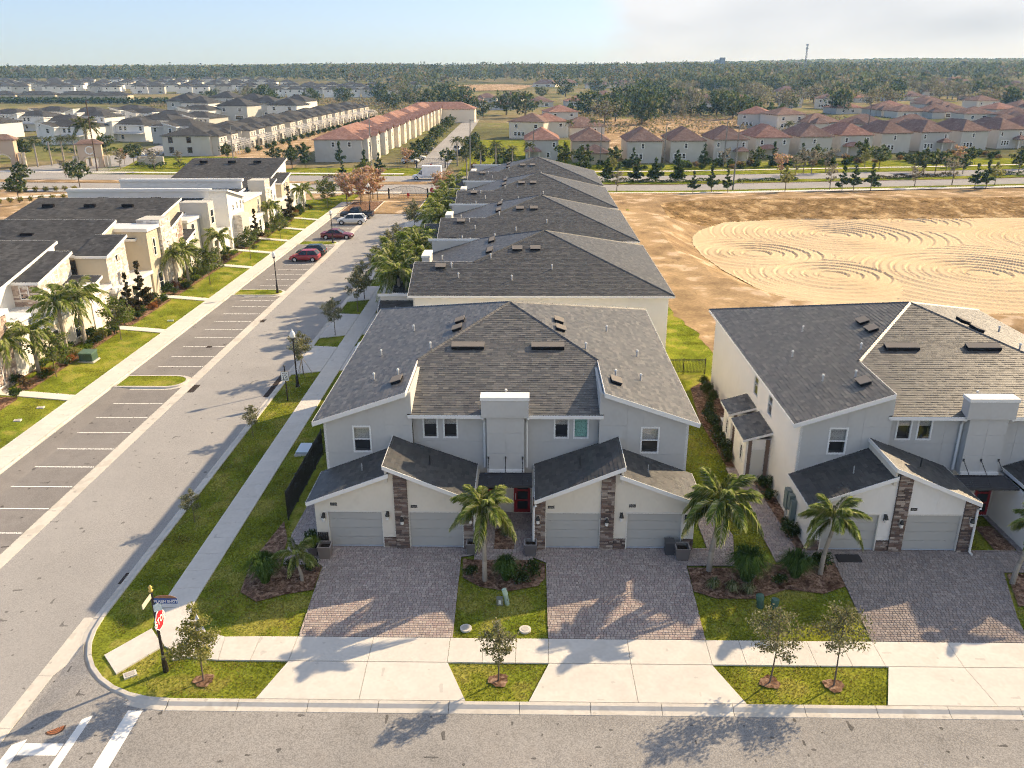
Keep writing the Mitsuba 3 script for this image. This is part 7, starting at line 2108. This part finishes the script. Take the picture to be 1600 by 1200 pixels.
for i, (x, y) in enumerate(((-17.2, 160.5), (-16.6, 163.8))):
    put_tree('orange_tree', x, y, 'slim orange tree right of the gate', 'tree', 'orange trees right of the gate', rz=i, s=.85, meshes=ORNG[i % 2], z=.15)
BIGP = (ply(palm_trunk(6.2, .28, .22)[0], 'm_matte'), ply(crown_mesh(90, 22, 12, 1.5, G_DARK + G_OAK, .4, .14).move(mat(0, 0, 6.4)), 'm_leaf'))
FANP = [(ply(palm_trunk(5.2, .2, .15)[0], 'm_matte'), ply(crown_mesh(93 + i, 16, 10, 1.0, G_OAK + G_DARK, .4, .13).move(mat(0, 0, 5.4)), 'm_leaf')) for i in range(2)]
put_tree('palm_tree', -115, 221, 'big bushy palm before the right entrance tower', 'palm tree', meshes=BIGP, s=1.55, z=.1)
for i, (x, y) in enumerate(((-128, 219), (-126.5, 223), (-125, 226.5), (-123.5, 230))):
    put_tree('palm_tree', x, y, f'{ORD[i]} palm from the left on the entrance island', 'palm tree', 'palms on the entrance island', rz=i, s=1.15, meshes=FANP[i % 2], z=.1)
for i, (x, y) in enumerate(((-14, 191), (-11.5, 203), (-8, 206), (-4, 208), (0, 212), (-18.5, 220), (-18, 232), (14, 300), (22, 296), (30, 330), (60, 262), (84, 280))):
    put_tree('palm_tree', x, y, 'palm beyond the boulevard', 'palm tree', 'palms beyond the boulevard', rz=i, s=.95 + .1 * (i % 3), meshes=FANP[i % 2], z=.1)
OAKB = [blob_tree(rng, 10.5, 13, 800, .62, G_DARK + G_OAK[:2] + G_PINE, .16, .35) for _ in range(3)]
OAKG = [blob_tree(rng, 10.5, 13, 520, .58, G_GREY + G_OAK[:2], .2, .35) for _ in range(2)]
rq = np.random.default_rng(31)
more = [(float(x), float(y)) for x, y in zip(rq.uniform(70, 470, 150), rq.uniform(400, 860, 150)) if 0.12 < x / y < 0.64 and not any(abs(x - a) < 13 and abs(y - b - 5) < 14 for a, b, *_ in rback + farr)]
oaks = more + [(-186, 575), (-171, 556), (-158, 538), (-189, 636), (-97, 578), (-81, 517), (-79, 576), (-69, 548), (-60, 515), (-60, 575), (-54, 574), (-37, 472), (-23, 435), (-97, 750), (-114, 751), (-75, 749), (59, 466), (46, 467), (35, 455), (64, 453), (76, 465), (84, 452), (110, 463), (117, 462), (97, 451), (76, 564), (78, 615), (63, 507), (139, 481), (163, 460), (185, 514), (194, 555), (178, 606), (260, 711), (249, 738), (288, 772), (284, 707), (318, 766), (323, 751), (290, 845), (261, 851), (238, 855), (202, 787), (196, 832), (161, 751), (166, 868), (133, 783), (129, 873), (101, 801), (85, 734), (306, 645), (368, 712), (381, 690), (436, 811), (435, 845), (40, 401), (33, 379), (49, 378), (-12, 458), (-2, 434), (66, 480), (54, 485), (90, 478), (104, 480), (126, 478), (30, 470), (-205, 560), (-140, 560), (-125, 585), (-45, 600), (-90, 610), (-110, 640), (-60, 640), (150, 500), (140, 640), (210, 690), (225, 760), (180, 700), (120, 690), (100, 700), (60, 760), (30, 720), (10, 700), (150, 830), (220, 640), (240, 660), (270, 580), (290, 530), (300, 500), (330, 520), (360, 600), (205, 840), (330, 830), (360, 800), (400, 720)]
for i, (x, y) in enumerate(oaks):
    g = (x > 110 and i % 2 == 0) or i % 7 == 0
    put_tree('spreading_tree', x, y, ('greyish' if g else 'dark green') + ' spreading tree in the middle distance ' + ('right' if x > 0 else 'left') + ' of centre', 'tree', ('greyish' if g else 'dark green') + ' distant trees ' + ('right' if x > 0 else 'left'), rz=i * .9, s=.8 + .5 * ((i * 31) % 10) / 10, meshes=(OAKG[i % 2] if g else OAKB[i % 3]), z=gfar(x, y) - .2)


def hedge_mesh(pts, w, h, dens, size, pal, rng, zf):
    m = MB()
    for (x0, y0), (x1, y1) in zip(pts, pts[1:]):
        L = math.hypot(x1 - x0, y1 - y0)
        n = int(L * dens)
        t = rng.random(n)
        ux, uy = (x1 - x0) / L, (y1 - y0) / L
        a = (rng.random(n) - .5) * w
        hv = h * rng.random(n) ** .5
        hv = hv * (0.85 + .3 * np.sin(t * L * 1.1))
        x, y = x0 + (x1 - x0) * t - uy * a, y0 + (y1 - y0) * t + ux * a
        P = np.column_stack([x, y, hv + zf(x, y)])
        leaf_quads(m, P, size, pick(rng, pal, n), rng, .6)
    return m


def hedge(pts, w, h, dens, size, pal, label, zf=lambda x, y: x * 0 + .12, cat='hedge', name='hedge'):
    return single(name, hedge_mesh(pts, w, h, dens, size, pal, rng, zf), 'm_leaf', label, cat)


hedge([(14, 186.2), (42, 186.4)], 1.4, .9, 60, .16, G_DARK, 'low dark hedge under the conical evergreens in the median')
hedge([(77, 191.3), (97, 196)], 1.6, .9, 60, .16, ((0.05, 0.045, 0.03), (0.07, 0.06, 0.035), (0.10, 0.085, 0.05)), 'low dark brown hedge in the right median under the trees')
hedge([(46, 187), (60, 189.6)], 1.2, .7, 60, .16, G_DARK, 'low hedge in the median left of the bare trees')
hedge([(104, 197.5), (125, 202)], 1.5, .9, 50, .16, G_DARK, 'low hedge in the median at the right edge')
hedge([(-101, 216), (-93, 216.2)], 1.6, 1.4, 70, .18, G_DARK, 'clipped dark hedge before the corner lawn, left piece')
hedge([(-91, 216), (-80, 216)], 1.6, 1.4, 70, .18, G_DARK, 'clipped dark hedge before the corner lawn, right piece')
hedge([(-400, 628), (-255, 612)], 6, 4.0, 30, .7, G_DARK, 'long dark hedge before the tan terraces far left', lambda x, y: far_z(x, y))
hedge([(-150, 262), (-120, 256)], 2, 1.4, 30, .25, G_DARK, 'low dark hedge along the entrance road')
hedge([(20, 452), (130, 448)], 7, 5.5, 26, .7, G_DARK, 'dense dark hedge before the tiled-roof estate', lambda x, y: far_z(x, y))
hedge([(-47, 192), (-37, 192.5)], 2.2, 1.0, 60, .16, ((0.08, 0.05, 0.04), (0.12, 0.07, 0.05), (0.05, 0.05, 0.03)), 'low reddish hedge in the median left of the crossing')
hedge([(-16, 184), (-8, 184.4)], 2.0, 1.2, 60, .16, G_DARK, 'low dark hedge in the median right of the crossing')
# clipped shrub rows of the left verge
RB = ply(shrub_mesh(rng, 1.25, 1.15, 150, .16, ((0.30, 0.27, 0.05), (0.36, 0.31, 0.08), (0.17, 0.18, 0.04), (0.12, 0.09, 0.04))), 'm_leaf')
row1 = [(-110.5 + 1.45 * i, 146 + .98 * i + .004 * i * i) for i in range(25)]
row2 = [(-126 + 1.9 * i, 171.0 + .25 * i) for i in range(17)]
for i, (x, y) in enumerate(row1):
    put_shrub('clipped_shrub', x, y, RB, 'yellow-green clipped shrub in the long slanting row before the boulevard, far left', 'slanting row of clipped shrubs', rz=i, cat='shrub')
for i, (x, y) in enumerate(row2):
    put_shrub('clipped_shrub', x, y, RB, 'yellow-green clipped shrub in the straight row at the boulevard kerb, far left', 'kerb row of clipped shrubs', rz=i, cat='shrub')
structure('left_path', sheet(MB(), Polygon([(-125, 150), (-112, 157), (-98, 166), (-88, 172), (-88, 174.5), (-99, 169), (-114, 160), (-127, 153.5)]), .14, 6.0, lambda X, Y: np.asarray(X) * 0), 'm_concrete')
structure('left_dry_ground', sheet(MB(), Polygon([(-140, 120), (-75, 120), (-60, 172), (-140, 172)]), .05, 6.0, lambda X, Y: np.asarray(X) * 0), 'm_dry')
# shrubs between the houses and the boulevard
SB = [ply(shrub_mesh(rng, 2.4, 1.7, 220, .26, p), 'm_leaf') for p in (G_DARK, G_BRIGHT, ((0.26, 0.16, 0.07), (0.33, 0.22, 0.12), (0.18, 0.14, 0.06)), G_PINE)]
for i in range(120):
    x = rng.uniform(-14, 150)
    y = np.interp(x, [-14, 50, 150], [208, 211, 236]) + rng.uniform(-1.5, 9) + bshift(x) * .3
    j = int(rng.choice(4, p=[.4, .15, .2, .25]))
    put_shrub('garden_shrub', x, y, SB[j], ['dark green', 'bright green', 'russet', 'deep green'][j] + ' shrub behind the houses across the boulevard', ['dark green', 'bright green', 'russet', 'deep green'][j] + ' shrubs across the boulevard', rz=i, s=rng.uniform(.7, 1.25))
for i in range(24):
    put_shrub('garden_shrub', -83.6 + .30 * i + rng.normal() * .3, 255 + 7.4 * i, SB[0], 'dark upright shrub before the screened terraces', 'shrubs before the screened terraces', rz=i, s=1.1)

# scrub and the forest to the horizon
def scrub(region, n, size, pal, hmax, zf, rng):
    m = MB()
    x0, y0, x1, y1 = region.bounds
    q = np.column_stack([rng.uniform(x0, x1, n), rng.uniform(y0, y1, n)])
    q = q[shapely.contains_xy(region, q[:, 0], q[:, 1])]
    c = meshkit.fbm(np.column_stack([q / 14, q[:, 0] * 0]), 3, 4)
    q, c = q[c > .42], c[c > .42]
    P = np.column_stack([q, zf(q[:, 0], q[:, 1]) + hmax * rng.random(len(q)) * (c - .3) * 2])
    leaf_quads(m, P, size, pick(rng, pal, len(q)), rng, .6)
    return m


SCR = ((0.24, 0.19, 0.11), (0.30, 0.24, 0.16), (0.17, 0.15, 0.08), (0.14, 0.15, 0.06), (0.34, 0.28, 0.21))
single('scrub', scrub(Polygon([(20, 330), (70, 320), (130, 350), (170, 420), (120, 445), (20, 445)]), 9000, .55, SCR, 2.2, far_z, rng), 'm_leaf', 'pale dry scrub in the open ground behind the row of houses', 'scrub', kind='stuff')
single('scrub', scrub(Polygon([(-150, 470), (-70, 450), (-45, 560), (-110, 700), (-240, 700), (-260, 560)]), 12000, .7, SCR, 3.0, far_z, rng), 'm_leaf', 'dry brushland left of the red-roofed terraces', 'scrub', kind='stuff')
FORP = np.array([(0.095, 0.125, 0.055), (0.12, 0.145, 0.065), (0.075, 0.095, 0.045), (0.15, 0.16, 0.08), (0.19, 0.165, 0.105), (0.105, 0.125, 0.07)])


def forest(n_trees, rfun, azr, rng, quads, size, hmin, hmax, keep=None):
    m = MB()
    az = np.radians(rng.uniform(*azr, n_trees))
    r0, r1 = rfun(np.degrees(az))
    D = np.sqrt(r0 ** 2 + (r1 ** 2 - r0 ** 2) * rng.random(n_trees))
    X, Y = D * np.sin(az), D * np.cos(az)
    if keep is not None:
        k = keep(X, Y)
        X, Y = X[k], Y[k]
    n = len(X)
    z = far_z(X, Y)
    h = rng.uniform(hmin, hmax, n) * (0.8 + .4 * meshkit.fbm(np.column_stack([X / 60, Y / 60, X * 0]), 3, 2))
    w = h * rng.uniform(.22, .40, n)
    d = rng.normal(size=(n, quads, 3))
    d /= np.linalg.norm(d, axis=2, keepdims=True)
    d *= rng.random((n, quads, 1)) ** .4
    P = np.stack([X, Y, z + h * .62], 1)[:, None] + d * np.stack([w, w, h * .40], 1)[:, None]
    tone = FORP[rng.integers(0, len(FORP), n)] * rng.uniform(.75, 1.25, (n, 1))
    C = np.clip(np.repeat(tone[:, None], quads, 1) * rng.uniform(.8, 1.2, (n, quads, 1)), 0, 1)
    leaf_quads(m, P.reshape(-1, 3), size, C.reshape(-1, 3), rng, .62)
    return m


clear = [Polygon([(-600, 600), (-260, 600), (-90, 840), (-100, 880), (-290, 1090), (-620, 1060)]), Polygon([(-90, 830), (10, 850), (20, 1010), (-40, 1060), (-100, 1020)]), Polygon([(0, 880), (150, 870), (160, 1010), (10, 1000)]), Polygon([(340, 560), (520, 760), (520, 1040), (400, 1050), (300, 560)])]
CU = unary_union(clear)
rfl = lambda a: (np.interp(a, [-36, -14, -8, 0, 10, 18, 36], [1080, 900, 760, 900, 760, 780, 900]), np.interp(a, [-36, 36], [1750, 1750]))
single('forest', forest(9000, rfl, (-36, 36), np.random.default_rng(6), 13, 1.9, 13, 21, lambda X, Y: ~shapely.contains_xy(CU, X, Y)), 'm_leaf', 'wide pine and oak forest along the horizon', 'forest', kind='stuff')
# beyond it the canopy is one rough sheet of crowns
ra = np.geomspace(1650, 3100, 70)
ta = np.radians(np.linspace(-40, 40, 620))
A, RR = np.meshgrid(ta, ra, indexing='ij')
X, Y = RR * np.sin(A), RR * np.cos(A)
H = 14 + 9 * (np.random.default_rng(12).random(X.shape) - .5) + 9 * (meshkit.fbm(np.stack([X / 160, Y / 160, X * 0], -1), 4, 3) - .5)
Z = far_z(X, Y) + H
op = meshkit.fbm(np.stack([X / 700 + 3, Y / 500, X * 0], -1), 3, 8)
az_ = np.degrees(A)
gap = (op > .60) & (az_ > 15) & (RR > 1900)
Z = np.where(gap, far_z(X, Y) + .5, Z)
C = FORP[np.random.default_rng(13).integers(0, len(FORP), X.shape)] * (0.8 + .4 * np.random.default_rng(14).random(X.shape + (1,)))
C = np.where(gap[..., None], np.array([.32, .26, .17]), C)
n1, n2 = X.shape
k = (np.arange(n1 - 1)[:, None] * n2 + np.arange(n2 - 1)[None]).ravel()
single('forest', MB().raw(np.stack([X, Y, Z], -1).reshape(-1, 3), np.vstack([np.stack([k, k + n2, k + n2 + 1], 1), np.stack([k, k + n2 + 1, k + 1], 1)]), C.reshape(-1, 3)), 'm_matte', 'hazy forest canopy on the farthest skyline', 'forest', kind='stuff')
# ---------------------------------------------------------------- the air
scene['air'] = {'type': 'homogeneous', 'albedo': {'type': 'rgb', 'value': [0.92, 0.95, 0.97]}, 'sigma_t': {'type': 'rgb', 'value': [HAZE * 0.55, HAZE * 1.0, HAZE * 1.7]}}
scene['camera']['medium'] = {'type': 'ref', 'id': 'air'}
scene['haze'] = {'type': 'cube', 'to_world': T().translate([0, 0, 31]).scale([3300, 3300, 39]), 'bsdf': {'type': 'null'}, 'interior': {'type': 'ref', 'id': 'air'}}
tag('haze', 'thin pale haze over the whole neighbourhood', 'haze', kind='stuff')


# ---------------------------------------------------------------- labels of look-alikes: their place in the row or in view
def place_words(n):
    tens = ['', '', 'twenty', 'thirty', 'forty', 'fifty', 'sixty', 'seventy', 'eighty']
    if n <= 16: return ORD[n - 1]
    if n < 20: return {17: 'seventeenth', 18: 'eighteenth', 19: 'nineteenth'}[n]
    t, u = divmod(n, 10)
    return (tens[t][:-1] + 'ieth') if u == 0 else tens[t] + '-' + ORD[u - 1]


def where_is(key):
    for k, d in scene.items():
        if (k == key or k.startswith(key + '__')) and isinstance(d, dict) and 'to_world' in d:
            return np.array(d['to_world'].matrix, float)[:3, 3]
        if (k == key or k.startswith(key + '__')) and isinstance(d, dict) and d.get('type') == 'ply':
            return meshkit.WRITTEN[d['filename']][0].mean(0)


by_label = {}
for key, d in labels.items():
    if 'category' in d: by_label.setdefault(d['label'], []).append(key)
for text, keys in by_label.items():
    if len(keys) < 2: continue
    pos = {k: where_is(k) for k in keys}
    zones = [('', keys)]
    if len(keys) > 20:
        far_ = sorted(keys, key=lambda k: pos[k][1])
        n3 = -(-len(keys) // 3)
        zones = [(' of the nearest third', far_[:n3]), (' of the middle third', far_[n3:2 * n3]), (' of the farthest third', far_[2 * n3:])]
    for zn, ks in zones:
        xs_ = [pos[k][0] for k in ks]
        deep = (max(pos[k][1] for k in ks) - min(pos[k][1] for k in ks)) > 3 * (max(xs_) - min(xs_))
        order = sorted(ks, key=(lambda k: pos[k][1]) if deep else (lambda k: pos[k][0] / max(pos[k][1], 1)))
        for i, k in enumerate(order):
            words = (text + ', ' + place_words(i + 1) + (' from the near end' if deep else ' from the left') + zn).split()
            labels[k]['label'] = ' '.join(words) if len(words) <= 16 else ' '.join((place_words(i + 1) + (' from the near end' if deep else ' from the left') + zn + ', ' + text).split()[:16])
